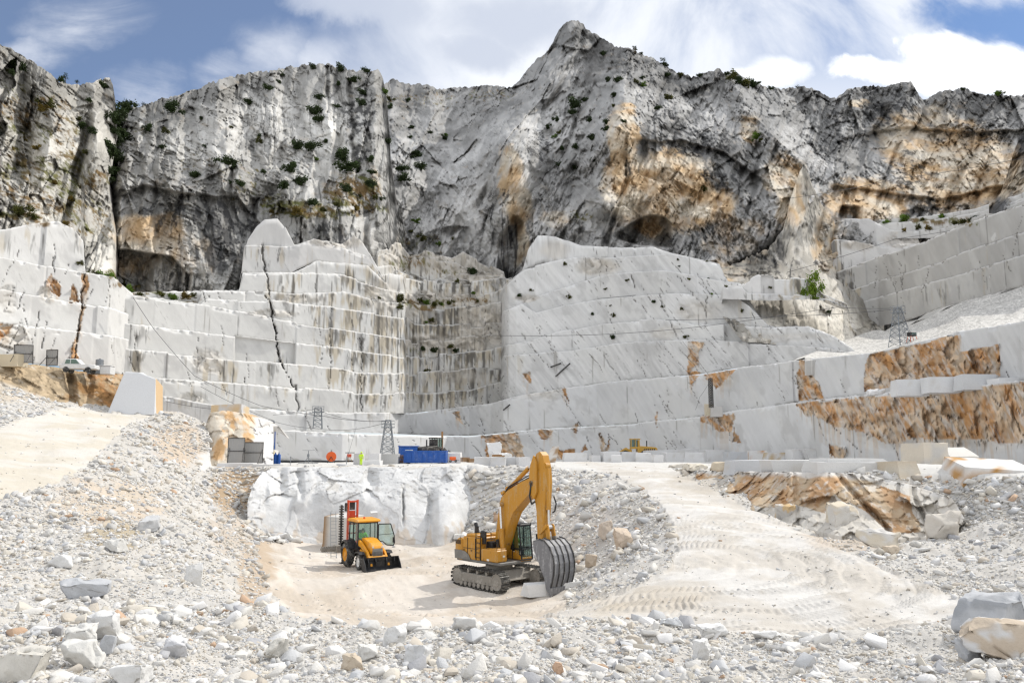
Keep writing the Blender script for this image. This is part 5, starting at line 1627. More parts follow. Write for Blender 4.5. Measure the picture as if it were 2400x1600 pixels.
def glass_mat(name, col, rough=0.08, alpha=0.45):
    m = bpy.data.materials.new(name)
    m.use_nodes = True
    N = NT(m.node_tree)
    b = N.n('ShaderNodeBsdfPrincipled')
    b.inputs['Base Color'].default_value = tuple(col) + (1,)
    b.inputs['Roughness'].default_value = rough
    b.inputs['Specular IOR Level'].default_value = 0.6
    t = N.n('ShaderNodeBsdfTransparent')
    t.inputs[0].default_value = (0.75, 0.88, 0.82, 1)
    mx = N.n('ShaderNodeMixShader')
    mx.inputs[0].default_value = alpha
    N.link(t.outputs[0], mx.inputs[1]); N.link(b.outputs[0], mx.inputs[2])
    o = N.n('ShaderNodeOutputMaterial')
    N.link(mx.outputs[0], o.inputs[0])
    return m


YEL = paint_mat('excavator_yellow', (0.48, 0.225, 0.02), 0.42, 0, (0.45, 0.33, 0.18), 0.75, 1.6, wear=(0.17, 0.085, 0.03), streak=True)
YEL2 = paint_mat('loader_yellow', (0.72, 0.31, 0.008), 0.4, 0, (0.56, 0.42, 0.25), 0.5, 2.4)
YEL3 = paint_mat('old_yellow', (0.55, 0.32, 0.05), 0.5, 0, (0.45, 0.36, 0.22), 0.5, 1.5)
DARKM = paint_mat('dark_steel', (0.045, 0.043, 0.042), 0.5, 0.3, (0.36, 0.34, 0.31), 0.55, 2.2)
TRACKM = paint_mat('track_steel', (0.075, 0.072, 0.068), 0.55, 0.4, (0.48, 0.46, 0.42), 0.85, 2.6)
FRAMEM = paint_mat('dusty_frame', (0.26, 0.24, 0.21), 0.75, 0.1, (0.50, 0.47, 0.42), 0.8, 1.8)
BUCKM = paint_mat('bucket_steel', (0.20, 0.20, 0.21), 0.62, 0.3, (0.50, 0.50, 0.50), 0.8, 1.6, streak=True)
BLACKM = paint_mat('black_paint', (0.016, 0.017, 0.02), 0.45, 0, (0.25, 0.24, 0.22), 0.25, 2.0)
GREYM = paint_mat('machine_grey', (0.17, 0.165, 0.155), 0.55, 0, (0.42, 0.39, 0.35), 0.5, 1.8)
CHROME = paint_mat('chrome_rod', (0.70, 0.70, 0.70), 0.18, 0.95, (0.5, 0.5, 0.5), 0.1)
RUBBER = paint_mat('tyre_rubber', (0.035, 0.035, 0.035), 0.85, 0, (0.50, 0.48, 0.44), 0.75, 3.0)
REDM = paint_mat('mast_red', (0.62, 0.075, 0.025), 0.45, 0, (0.55, 0.40, 0.32), 0.3, 2.0)
BLUEM = paint_mat('container_blue', (0.010, 0.085, 0.36), 0.45, 0, (0.35, 0.40, 0.48), 0.3, 1.2)
GALV = paint_mat('galvanised_steel', (0.24, 0.26, 0.28), 0.5, 0.5, (0.40, 0.40, 0.40), 0.4, 2.0)
SHEET = paint_mat('grey_sheet', (0.34, 0.335, 0.325), 0.6, 0.2, (0.42, 0.39, 0.35), 0.6, 0.8, streak=True)
WHITEM = paint_mat('white_paint', (0.72, 0.72, 0.71), 0.45, 0, (0.45, 0.42, 0.38), 0.3, 1.5)
WOODM = paint_mat('weathered_wood', (0.30, 0.17, 0.075), 0.85, 0, (0.45, 0.33, 0.2), 0.5, 2.5)
HIVIS = paint_mat('hi_vis_yellow', (0.58, 0.85, 0.03), 0.8, 0, (0.45, 0.6, 0.1), 0.2, 6)
GREENV = paint_mat('hi_vis_green', (0.16, 0.62, 0.03), 0.8, 0, (0.1, 0.4, 0.1), 0.2, 6)
SKIN = paint_mat('skin', (0.50, 0.29, 0.20), 0.6, 0, (0.45, 0.25, 0.18), 0.2, 8)
HAIRM = paint_mat('dark_hair', (0.02, 0.015, 0.012), 0.7, 0, (0.03, 0.02, 0.02), 0.2, 8)
NAVY = paint_mat('dark_clothes', (0.03, 0.035, 0.05), 0.85, 0, (0.08, 0.08, 0.08), 0.3, 8)
ORANGEM = paint_mat('hose_orange', (0.72, 0.12, 0.02), 0.55, 0, (0.5, 0.25, 0.15), 0.3, 3)
GLASS = glass_mat('tinted_glass', (0.02, 0.05, 0.045), 0.05, 0.42)
GLASSL = glass_mat('clear_glass', (0.35, 0.5, 0.48), 0.05, 0.30)
LAMPG = paint_mat('lamp_glass', (0.75, 0.74, 0.70), 0.2, 0, (0.6, 0.6, 0.6), 0.1)
CABLEM = paint_mat('cable_steel', (0.09, 0.09, 0.095), 0.6, 0.4, (0.2, 0.2, 0.2), 0.2)


# ---------------------------------------------------------------- cut and broken marble blocks
def block(u0, u1, vt, vb, Y, dep, label, yaw=0.0, colr=(0.66, 0.66, 0.655), jit=0.05, patch=None, name='marble_block', group=None, taper=1.0, lean=0.0, plo=0.10, roll=0.0, sink=0.3, cat='block', lift=0.0, tilt=0.0, left=None):
    rng = random.Random(int(u0 * 7 + vt * 13))
    m = Y / F
    W_ = (u1 - u0) * m
    w = max(0.3, (W_ - dep * abs(math.sin(yaw))) / math.cos(yaw))
    c0 = P((u0 + u1) / 2, vb, Y); c1 = P((u0 + u1) / 2, vt, Y)
    h = c1[2] - c0[2]
    n1_, n2_, n3_ = max(2, int(w / 0.45)), max(2, int(dep / 0.6)), max(2, int((h + sink) / 0.45))
    n1_, n2_, n3_ = min(n1_, 26), min(n2_, 8), min(n3_, 14)
    J = {}
    for i in (0, 1):
        for j in (0, 1):
            for k in (0, 1):
                J[i, j, k] = Vector((rng.uniform(-jit, jit) * w, rng.uniform(-jit, jit) * dep, rng.uniform(-jit, jit) * h * (k == 1)))
    co = []; fc = []

    def pt(a, b, c_):
        p = Vector(((a - .5) * w * (1 + (taper - 1) * c_), (b - .5) * dep * (1 + (taper - 1) * c_), -sink + c_ * (h + sink)))
        for (i, j, k), q in J.items():
            p += q * ((a if i else 1 - a) * (b if j else 1 - b) * (c_ if k else 1 - c_))
        p.x += lean * c_ * h
        return p
    for (f, na, nb) in ((lambda a, b: pt(a, 0, b), n1_, n3_), (lambda a, b: pt(1 - a, 1, b), n1_, n3_), (lambda a, b: pt(0, 1 - a, b), n2_, n3_), (lambda a, b: pt(1, a, b), n2_, n3_), (lambda a, b: pt(a, b, 1), n1_, n2_), (lambda a, b: pt(a, 1 - b, 0), n1_, n2_)):
        st = len(co)
        for b in range(nb + 1):
            for a in range(na + 1):
                co.append(f(a / na, b / nb)[:])
        for b in range(nb):
            for a in range(na):
                q = st + b * (na + 1) + a
                fc.append((q, q + 1, q + na + 2, q + na + 1))
    co = np.array(co, np.float32)
    ce = np.array((0, 0, h / 2), np.float32)
    r = co - ce
    s0 = rng.uniform(0, 50)
    nz = fbm((co + s0) / 0.7, 3, 800)
    co = ce + r * (1 + 0.05 * nz + 0.03 * fbm((co + s0) / 0.22, 2, 801))[:, None]
    cc_ = np.broadcast_to(np.array(colr, np.float32), co.shape) * (1 + 0.08 * fbm((co + s0) / np.array((1.5, 1.5, .6)), 3, 802))[:, None]
    if patch is not None:
        pm = sstep(fbm((co + s0) / np.array((1.4, 1.4, 0.6)), 3, 803, 0.6), plo - .08, plo + .08)
        cc_ = lerp(cc_.astype(np.float32), patch, pm * 0.95)
    cc_ = lerp(cc_.astype(np.float32), (0.52, 0.49, 0.44), 0.5 * sstep(fbm((co + s0) / 0.5, 3, 804), 0.2, 0.45))
    if left is not None:
        cc_ = lerp(cc_.astype(np.float32), left, sstep(-co[:, 0] - 0.47 * w + 0.18 * fbm((co + s0) / .5, 3, 805), -0.12, 0.05))
    o = raw_mesh(name, co, np.array(fc), cc_, M_STONE)
    o.location = (float(c0[0]), float(c0[1]) + dep * 0.5 * abs(math.cos(yaw)), float(c0[2]) + lift)
    o.rotation_euler = (tilt, roll, yaw)
    tag(o, label, cat, group)
    return o


RUST = (0.50, 0.25, 0.08); CRM = (0.60, 0.53, 0.42); GRB = (0.55, 0.565, 0.585)
G1 = 'cut blocks stored in front of the loader'
for a in ((1320,1375,1061,1078,138,2.0,'wide white block standing alone left of the loader',.12),
          (1383,1409,1067,1080,136,1.6,'low rounded white block just left of the long block row',.2),
          (1409,1454,1057,1081,136,2.4,'first tall white block of the row under the loader bucket',.15),
          (1432,1459,1066,1083,131,1.2,'small white block in front of the first tall block',-.2),
          (1454,1496,1058,1081,137,2.4,'white block under the front wheel side of the loader',.1),
          (1492,1528,1061,1081,134,1.8,'narrow white block beneath the loader cab',-.1),
          (1512,1562,1055,1080,141,2.4,'white block behind the row under the loader engine',.1),
          (1528,1556,1066,1082,131,1.3,'small low white block in the middle of the row',.25),
          (1553,1608,1060,1083,134,2.2,'white block with slanted left edge right of the loader',.3),
          (1560,1612,1053,1068,146,2.0,'white block peeping over the row right of the loader',0),
          (1606,1658,1060,1083,134,2.2,'clean white block with slanted right edge in the row',-.3),
          (1606,1650,1051,1080,146,2.4,'tall white block behind the slanted one',0),
          (1648,1701,1054,1082,138,3.0,'tallest sharp white block ending the row',.18)):
    block(*a[:7], yaw=a[7], group=None, colr=(0.69, 0.69, 0.69), jit=0.06, sink=0.6)
block(1702,1762,1059,1082,128,2.5,'grey shaded block right of the tallest white block',colr=GRB,yaw=.1,sink=.6)
block(1760,1800,1056,1081,122,2.0,'pale block with a rusty top corner right of the grey one',patch=RUST,plo=.35,yaw=-.1,sink=.6)
block(1797,1870,1060,1082,120,2.4,'pale block with tan right end beside tilted slabs',patch=(.52,.40,.24),plo=.2,yaw=.15,sink=.6)
block(1852,1912,1052,1082,118,2.6,'white broken slab leaning in the pile',taper=.6,yaw=.2,lean=-.3,sink=.6)
block(1900,1936,1051,1081,117,1.2,'white slab tilted up on its edge in the pile',lean=-.55,yaw=.1,sink=.6)
block(1926,1962,1055,1082,118,2.0,'grey wedge right of the tilted white slab',colr=GRB,taper=.7,sink=.6)
block(2001,2090,1067,1081,110,2.4,'long low tan slab under the rusty face',colr=CRM,yaw=.05,sink=.6)
block(2088,2156,1034,1083,104,4.0,'large grey mound of marble against the rusty wall',colr=(.56,.575,.59),taper=.55,jit=.12,yaw=.2,sink=.8)
block(2147,2232,1036,1101,62,2.6,'tall tan faced cube block on the right shelf',colr=(.60,.54,.45),patch=(.50,.48,.45),plo=.15,yaw=.25,jit=.04,sink=.5)
block(2230,2306,1058,1094,66,3.0,'long white topped slab behind the tan cube block',colr=(.64,.62,.58),yaw=-.2,sink=.5,tilt=.25)
block(2236,2275,1075,1099,61,1.4,'small pale block between the cube block and the big slab',sink=.4)
block(2276,2345,1030,1060,92,3.0,'pale grey slab piled behind at the right edge, upper one',colr=(.60,.60,.60),yaw=.1,sink=1.5)
block(2306,2420,1024,1068,84,3.4,'bulky grey block at the right edge behind the rust streaked slab',colr=(.57,.58,.595),yaw=-.1,jit=.08,sink=1.2)
block(2346,2400,1014,1034,90,2.5,'white flat block topping the pile at the right edge',colr=(.66,.66,.66),sink=.8)
block(2264,2440,1086,1119,46.3,3.0,'huge white slab with a rusty streak along its face',colr=(.70,.695,.68),patch=(.47,.25,.07),plo=.12,yaw=-.12,jit=.05,sink=.3,roll=.05,tilt=.22)
GF = None
block(1714,1812,1079,1104,61.5,2.2,'grey long block at the left end of the ledge row',colr=(.55,.56,.575),yaw=.1,jit=.07)
block(1806,1926,1079,1106,55.5,2.4,'long grey white block, second in the ledge row',colr=(.60,.60,.595),yaw=.06,jit=.06)
block(1915,2097,1083,1109,50.5,2.6,'longest white block lying in the ledge row',colr=(.63,.625,.61),yaw=.04,jit=.04)
block(1934,2076,1075,1085,51.3,2.0,'thin irregular slab stacked on the longest ledge block',colr=(.66,.655,.64),jit=.10,sink=.05)
block(2092,2174,1082,1112,48.5,2.4,'rounded cream boulder block ending the ledge row',colr=(.60,.55,.46),patch=(.55,.47,.36),jit=.10,taper=.8,yaw=.15)
boulder(1588,1096,38,9,(.58,.54,.47),'flat cream stone at the start of the ledge row',61,0,.6,Y=82,name='boulder')
boulder(1634,1101,56,16,(.62,.57,.48),'cream boulder second in line before the grey ledge block',62,.2,.6,Y=71)
boulder(1693,1102,58,19,(.60,.52,.40),'tan and cream boulder touching the grey ledge block',63,-.2,.6,Y=64)
block(1111,1150,1071,1090,77,1.6,'first grey white block at the pit rim, left end',colr=(.62,.62,.62),yaw=.05)
block(1149,1186,1071,1091,76.5,1.6,'second grey white block at the pit rim, chipped corner',colr=(.63,.63,.635),yaw=-.05)
block(1183,1214,1071,1088,78,1.6,'third smaller block at the pit rim',colr=(.62,.625,.63),yaw=.1)
block(1209,1244,1072,1091,76.5,1.6,'bright white block at the pit rim beside the boom top',colr=(.68,.68,.68),yaw=.2)
boulder(1158,1072,34,36,(.70,.70,.70),'tall white dome shaped boulder in front of the brown rock patch',64,0,.8,18,Y=120)
boulder(1184,1074,32,13,(.69,.69,.685),'low white rubble lump right of the dome boulder',65,.4,.8,Y=112)
block(1272,1302,1046,1078,128,1.0,'leaning pale slab with a brown back against the low wall',colr=(.62,.60,.57),patch=(.34,.22,.12),plo=.15,lean=.5,taper=.5,sink=.4)
block(510,590,1085,1097,82,2.2,'low grey plinth slab under the tall panels',colr=(.60,.60,.60),yaw=.05)
block(588,662,1088,1098,80,2.0,'low white slab right of the panel plinth',colr=(.64,.64,.635),yaw=.04)
block(615,642,1054,1086,112,2.0,'stained white and yellow block beside the blue drums',colr=(.70,.69,.66),patch=(.62,.52,.28),plo=.1,sink=.4)
block(829,850,1062,1086,112,1.6,'grey upright block behind the worker',colr=(.50,.50,.50),sink=.4)
block(853,890,1079,1092,100,1.8,'low white block beside the worker',colr=(.68,.68,.68),sink=.4)
block(864,888,1063,1082,116,1.6,'white cube block between worker and pylon',colr=(.69,.69,.69),sink=.4)
block(889,932,1063,1087,119,3.0,'grey jointed block under the lattice pylon',colr=(.52,.52,.51),yaw=.05,jit=.02,sink=.4)
block(1046,1079,1060,1082,122,2.0,'white crate like block right of the blue skip',colr=(.70,.69,.68),sink=.4)
block(2107,2180,889,921,88,2.4,'first white block on the upper ledge above the rusty wall',colr=(.66,.665,.67),jit=.03,yaw=-.12)
block(2181,2260,882,913,85,2.4,'second white block on the upper ledge, middle one',colr=(.65,.655,.66),jit=.03,yaw=-.12)
block(2258,2344,876,906,82,2.4,'grey streaked block on the upper ledge, third one',colr=(.58,.59,.60),jit=.06,yaw=-.12)
block(2342,2420,884,900,79,2.4,'flat white block at the right end of the upper ledge',colr=(.68,.68,.68),jit=.05,yaw=-.12)
boulder(2054,926,36,15,(.68,.68,.68),'white rounded boulder on the ledge left of the three upper blocks',66,0,.7,Y=98)
block(1668,1694,952,971,140,2.0,'pale broken block at the foot of the slim mast',colr=(.58,.57,.55),jit=.1,sink=.4)
block(1655,1671,946,968,141,1.4,'small cream block left of the slim mast foot',colr=(.62,.55,.42),sink=.4)
block(-20,54,829,849,93,1.6,'cream block on the earth bank at the far left',colr=(.60,.52,.38),yaw=-.2,sink=.5)
block(485,566,948,978,104,4.0,'sloping grey and peach slab on top of the orange outcrop',colr=(.58,.58,.585),patch=(.62,.48,.30),plo=.0,jit=.1,sink=1.0)
# the big standing slab at the end of the left road
c0 = [P(u, v, y) for (u, v, y) in ((250,972,94), (364,973,93), (367,887,95.5), (326,873,96.2), (292,871,97))]
back_ = [P(u, v, y) for (u, v, y) in ((268,972,103), (382,971,99), (382,905,100), (336,873,103), (300,871,104))]
mb = MB()
A = [mb.bm.verts.new(p) for p in c0]; B = [mb.bm.verts.new(p) for p in back_]
mb.bm.faces.new(A); mb.bm.faces.new(B[::-1])
for i in range(5):
    j = (i + 1) % 5
    mb.bm.faces.new((A[j], A[i], B[i], B[j]))
bmesh.ops.bevel(mb.bm, geom=list(mb.bm.edges), offset=0.12, segments=1, affect='EDGES')
bmesh.ops.subdivide_edges(mb.bm, edges=list(mb.bm.edges), cuts=6, use_grid_fill=True)
bmesh.ops.triangulate(mb.bm, faces=mb.bm.faces)
sl = mb.build('marble_slab', M_STONE)
sc0 = np.array([v.co[:] for v in sl.data.vertices], np.float32)
us_, vs_ = proj(sc0)
ccs = np.broadcast_to(np.array((0.64, 0.645, 0.65), np.float32), sc0.shape) * (1 + 0.06 * fbm(sc0 / 1.5, 3, 820))[:, None]
ccs = lerp(ccs.astype(np.float32), (0.62, 0.45, 0.27), (us_ > 365).astype(np.float32))
at_ = sl.data.color_attributes.new('col', 'FLOAT_COLOR', 'POINT')
at_.data.foreach_set('color', np.concatenate([ccs, np.ones((len(ccs), 1))], 1).astype(np.float32).ravel())
tag(sl, 'huge upright pale slab at the end of the left road', 'slab')
# block with the rusty side in the pit, behind the backhoe
g = on_ground(795, 1292)
block(756,838,1210,1290,g.y,2.4,'grey block with a rusty left side standing in the pit',colr=(.53,.52,.50),left=(.27,.155,.06),yaw=-.38,jit=.05,sink=.3)
g = on_ground(900, 1262)
block(852,884,1202,1250,58,2.6,'white topped block behind the backhoe cab',colr=(.64,.64,.63),yaw=.2,sink=.4)
# slab under the excavator bucket
block(1224,1376,1366,1385,41.9,0.8,'white sawn slab lying under the excavator bucket',colr=(.70,.695,.68),yaw=.42,jit=.04,sink=.2)
print('blocks', round(time.time() - T0, 1))
# ---------------------------------------------------------------- machines
def rz(a): return Matrix.Rotation(a, 4, 'Z')


def stadium(L, r, n):
    """points and headings round a track loop"""
    per = 4 * L + 2 * math.pi * r
    out = []
    for i in range(n):
        s = per * i / n
        if s < 2 * L: out.append((-L + s, r, 0.0))
        elif s < 2 * L + math.pi * r:
            a = (s - 2 * L) / r; out.append((L + r * math.sin(a), r * math.cos(a), -a))
        elif s < 4 * L + math.pi * r: out.append((L - (s - 2 * L - math.pi * r), -r, math.pi))
        else:
            a = (s - 4 * L - math.pi * r) / r; out.append((-L - r * math.sin(a), -r * math.cos(a), math.pi - a))
    return out


g = P(1200, 1375, 42.0)
EX, EY = -0.72, 45.3
ES = 0.97
EZ = ground_z(EX, EY) - 0.02
YAW = math.radians(-46); UY = math.radians(-2)
ex = empty('excavator', (EX, EY, EZ), YAW, 'large yellow tracked excavator with a grey ribbed bucket in the pit', 'excavator')
ex.scale = (ES, ES, ES)
R_ = rz(UY)


def shift(mb):
    mb.bm.transform(R_)
    return mb


for sy in (-1, 1):
    yc = 1.45 * sy
    m = MB()
    for (x, z, a) in stadium(1.72, 0.50, 46):
        rt = Matrix.Rotation(-a, 3, 'Y')
        m.box((x, yc, 0.56 + z), (0.145, 0.62, 0.045), rt)
        o_ = rt @ Vector((0, 0, 0.04))
        m.box((x + o_.x, yc, 0.56 + z + o_.z), (0.03, 0.62, 0.06), rt)
        i_ = rt @ Vector((0, 0, -0.05))
        m.box((x + i_.x, yc, 0.56 + z + i_.z), (0.15, 0.20, 0.06), rt)
    tr = shift(m).build('track', TRACKM, ex)
    m = MB()
    m.prism([(-1.6, .30), (1.6, .30), (1.6, .66), (1.2, .80), (-1.2, .80), (-1.6, .66)], yc - .24, yc + .24, .03)
    for k in range(8):
        m.disc((-1.35 + k * .386, yc - .27, 0.20), (0, 1, 0), [(0, 0), (0, .13), (.54, .13), (.54, 0)], 12)
    for k in (-.8, 0, .8):
        m.disc((k, yc - .2, 0.90), (0, 1, 0), [(0, 0), (0, .10), (.4, .10), (.4, 0)], 12)
    for k in range(10):
        m.box((-1.4 + k * .31, yc + sy * .25, .42), (.05, .03, .05))
    shift(m).build('track_frame', FRAMEM, ex)
    for sx in (-1, 1):
        m = MB().disc((1.72 * sx, yc - .26, .56), (0, 1, 0), [(0, 0), (0, .20), (.03, .22), (.03, .38), (0.0, .40), (.0, .44), (.52, .44), (.52, .40), (.49, .38), (.49, .22), (.52, .20), (.52, 0)], 24)
        shift(m).build('idler_wheel' if sx > 0 else 'drive_sprocket', FRAMEM, ex)
m = MB()
m.box((0, 0, .80), (2.0, 1.7, .42), None, .05)
for sx in (-1, 1):
    m.prism([(sx * 1.15 - .22, .45), (sx * 1.15 + .22, .45), (sx * .85 + .2, 1.0), (sx * .85 - .2, 1.0)], -1.3, 1.3, .03)
m.disc((0, 0, 1.0), (0, 0, 1), [(0, 0), (0, .78), (.22, .78), (.22, .70), (.36, .70), (.36, 0)], 32)
shift(m).build('undercarriage', FRAMEM, ex)
# upper structure
m = MB()
m.box((-.45, 0, 1.42), (3.7, 2.5, .16), None, .03)
m.build('deck', GREYM, ex)
m = MB()
m.prism([(-2.35, 1.40), (-1.75, 1.34), (-1.75, 2.62), (-2.2, 2.62), (-2.42, 2.4), (-2.46, 1.8)], -1.30, 1.30, .09)
m.build('counterweight', YEL, ex)
m = MB()
m.box((-1.02, 0.0, 2.10), (1.44, 2.54, 1.28), None, .05)
m.box((-1.1, -.62, 2.80), (1.0, 1.05, .16), None, .04)
m.box((-.9, .55, 2.78), (.9, .8, .12), None, .03)
hood = m.build('engine_hood', YEL, ex)
m = MB()
for k in range(5):
    m.box((-2.10, -1.325, 2.30 + k * .05), (.46, .03, .025))
m.build('vent', BLACKM, hood)
for y in (-1.3125, 1.3125):
    MB().prism([(-2.38, 1.45), (-.98, 1.45), (-1.15, 1.72), (-1.45, 1.90), (-1.85, 1.95), (-2.42, 1.95)], y - .022, y + .022, .01).build('grey_skirt', GREYM, ex)
m = MB()
for x in (-1.95, -1.3, -.62):
    m.box((x, -1.285, 2.15), (.02, .03, 1.1))
m.box((-1.02, -1.285, 2.1), (1.3, .02, .02))
for x in (-1.6, -.95):
    m.box((x, -1.30, 1.98), (.1, .03, .05))
m.build('door_seam', BLACKM, hood)
m = MB()
m.box((.55, -.92, 1.83), (1.35, .78, .66), None, .05)
m.box((.85, -.92, 2.18), (.6, .7, .1), None, .02)
m.build('tool_box', YEL, ex)
m = MB()
m.box((1.24, -.80, 1.82), (.03, .13, .09)); m.box((.5, -1.32, 1.60), (.18, .03, .10))
m.build('headlight', LAMPG, ex)
m = MB()
for y in (-1.30, -1.30):
    m.path([(-.15, y, 1.5), (-.15, y, 3.05), (-.55, y, 3.05), (-.55, y, 1.5)], .022)
for k in range(5):
    m.tube((-.15, -1.30, 1.65 + .27 * k), (-.55, -1.30, 1.65 + .27 * k), .016)
m.path([(-.15, -1.30, 3.05), (-.15, -.5, 3.0), (-.15, -.5, 2.7)], .02)
m.path([(1.2, -1.28, 2.2), (1.2, -1.28, 2.75), (.3, -1.28, 2.75), (.3, -1.28, 2.2)], .02)
m.build('handrail', BLACKM, ex)
m = MB()
m.path([(-1.45, -.45, 2.7), (-1.45, -.45, 3.25)], .13, 12)
m.path([(-1.45, -.45, 3.22), (-1.56, -.45, 3.44)], .115, 12)
m.build('exhaust_pipe', BLACKM, ex)
m = MB()
m.box((-.28, -.95, 2.75), (.35, .2, .75), None, .04); m.box((-.1, -.4, 2.0), (.5, .6, 1.0), None, .04)
for k in range(4):
    m.path([(.1, -.5 + .1 * k, 2.3), (.35, -.5 + .1 * k, 2.65), (.55, -.5 + .1 * k, 1.8), (.8, -.45 + .1 * k, 1.7)], .03)
m.build('hydraulic_hose', BLACKM, ex)
# boom, stick
m = MB()
m.prism([(.00, 1.72), (.42, 1.70), (.78, 2.6), (1.10, 3.40), (1.50, 4.22), (2.1, 4.72), (3.05, 5.45), (3.26, 5.72), (3.22, 6.05), (2.98, 6.22), (2.1, 5.90), (.95, 5.36), (.62, 5.12), (.42, 4.78), (.22, 3.6), (-.08, 2.1)], -.36, .36, .035)
m.box((.70, 0, 5.28), (.28, .9, .16), Matrix.Rotation(-.4, 3, 'Y'), .03)
boom = m.build('boom', YEL, ex)
m = MB()
for y in (-.38, .38):
    m.disc((.62, y - .04, 4.62), (0, 1, 0), [(0, 0), (0, .12), (.08, .12), (.08, 0)], 14)
    m.disc((3.02, y - .05, 5.86), (0, 1, 0), [(0, 0), (0, .17), (.1, .17), (.1, 0)], 16)
m.build('pivot_pin', FRAMEM, boom)
m = MB()
m.path([(.5, -.2, 5.1), (1.0, -.2, 5.62), (2.6, -.2, 6.28), (3.0, -.25, 6.2), (3.25, -.3, 5.6)], .035)
m.path([(.5, -.3, 4.95), (1.0, -.3, 5.5), (2.8, -.3, 6.2)], .03)
m.build('hydraulic_line', BLACKM, boom)
m = MB()
m.prism([(3.26, 7.50), (3.52, 7.62), (3.74, 7.42), (3.95, 6.70), (3.98, 5.9), (3.76, 3.0), (3.62, 2.76), (3.42, 2.76), (3.32, 3.0), (3.28, 4.4), (3.16, 5.15), (2.90, 5.65), (2.92, 6.3), (3.08, 6.95)], -.27, .27, .03)
m.prism([(2.86, 5.30), (3.2, 5.0), (3.42, 5.4), (3.42, 7.0), (3.18, 7.42), (2.98, 6.9), (2.84, 6.3)], -.43, -.27, .03)
m.prism([(2.86, 5.30), (3.2, 5.0), (3.42, 5.4), (3.42, 7.0), (3.18, 7.42), (2.98, 6.9), (2.84, 6.3)], .27, .43, .03)
stick = m.build('stick', YEL, ex)
m = MB()
m.path([(3.05, -.45, 5.9), (2.95, -.47, 5.2), (3.1, -.47, 4.75), (3.3, -.4, 4.9)], .045)
m.path([(4.05, .30, 5.2), (4.2, .33, 4.8), (4.1, .33, 4.4), (3.95, .3, 4.3)], .04)
m.build('hydraulic_hose', BLACKM, stick)


def cylinder(p, q, k, r, name='hydraulic_cylinder', rr=None):
    p, q = Vector(p), Vector(q)
    mid = p + (q - p) * k
    mb = MB().tube(p, mid, r, 14).tube(mid - (q - p).normalized() * .12, mid, r * 1.15, 14)
    mb.disc(p - Vector((0, r * 1.3, 0)), (0, 1, 0), [(0, 0), (0, r * 1.25), (r * 2.6, r * 1.25), (r * 2.6, 0)], 12)
    c = mb.build(name, YEL, ex)
    mb = MB().tube(mid, q, rr or r * .55, 12)
    mb.disc(q - Vector((0, r * 1.1, 0)), (0, 1, 0), [(0, 0), (0, r * 1.0), (r * 2.2, r * 1.0), (r * 2.2, 0)], 12)
    mb.build('rod', CHROME, c)


for y in (-.55, .55):
    cylinder((.92, y, 1.62), (.66, y, 4.62), .56, .125)
cylinder((.82, 0, 5.48), (3.40, 0, 7.42), .62, .125)
cylinder((3.86, -.05, 6.85), (4.02, -.05, 3.55), .72, .125)
m = MB()
for y in (-.27, .17):
    m.prism([(3.95, 3.72), (4.12, 3.70), (4.16, 3.45), (4.28, 2.95), (4.12, 2.72), (3.98, 3.05), (3.90, 3.45)], y, y + .1, .02)
    m.prism([(3.50, 3.30), (3.60, 3.42), (4.02, 3.72), (4.10, 3.55), (3.66, 3.20), (3.54, 3.16)], y + (.1 if y > 0 else -.08), y + (.18 if y > 0 else 0), .015)
m.build('bucket_link', YEL, ex)
# bucket
outer = [(3.58, 2.86), (4.0, 2.98), (4.42, 2.90), (4.76, 2.62), (4.98, 2.20), (5.08, 1.75), (5.06, 1.25), (4.96, .85), (4.84, .50), (4.80, .16)]
inner = [(4.55, .30), (4.40, .95), (3.98, 1.75), (3.60, 2.45)]
BW = .86
outer = [(x, 2.9 - (2.9 - z) * .97) for x, z in outer]; inner = [(x, 2.9 - (2.9 - z) * .97) for x, z in inner]
m = MB()
for y in (-BW, BW - .05):
    m.prism(outer + inner, y, y + .05, 0)
for (a, b) in zip(outer[:-1], outer[1:]):
    d = Vector((b[0] - a[0], 0, b[1] - a[1])).normalized(); n_ = Vector((d.z, 0, -d.x)) * .05
    m.prism([(a[0], a[1]), (b[0], b[1]), (b[0] + n_.x, b[1] + n_.z), (a[0] + n_.x, a[1] + n_.z)], -BW, BW)
m.box((4.82, 0, .38), (.10, 2 * BW + .06, .34), Matrix.Rotation(.1, 3, 'Y'), .01)
bucket = m.build('bucket', BUCKM, ex)
m = MB()
for k in range(5):
    y = -BW + .06 + k * (2 * BW - .12) / 4 - .02
    yw = .055
    for (a, b) in zip(outer[1:-2], outer[2:-1]):
        d = Vector((b[0] - a[0], 0, b[1] - a[1])).normalized(); n_ = Vector((d.z, 0, -d.x)) * -.045
        m.prism([(a[0], a[1]), (b[0], b[1]), (b[0] + n_.x, b[1] + n_.z), (a[0] + n_.x, a[1] + n_.z)], y - yw / 2, y + yw / 2)
m.build('wear_strip', DARKM, bucket)
for k in range(5):
    y = -BW + .1 + k * (2 * BW - .2) / 4
    MB().prism([(4.76, .44), (4.88, .44), (4.86, .18), (4.80, -.02), (4.74, .16)], y - .075, y + .075, .01).build('tooth', BUCKM, bucket)
m = MB()
for y in (-.22, .16):
    m.prism([(3.45, 2.60), (3.75, 2.55), (4.35, 2.86), (4.28, 3.12), (4.05, 3.05), (3.62, 2.95)], y, y + .06, .01)
m.build('bucket_ear', FRAMEM, bucket)
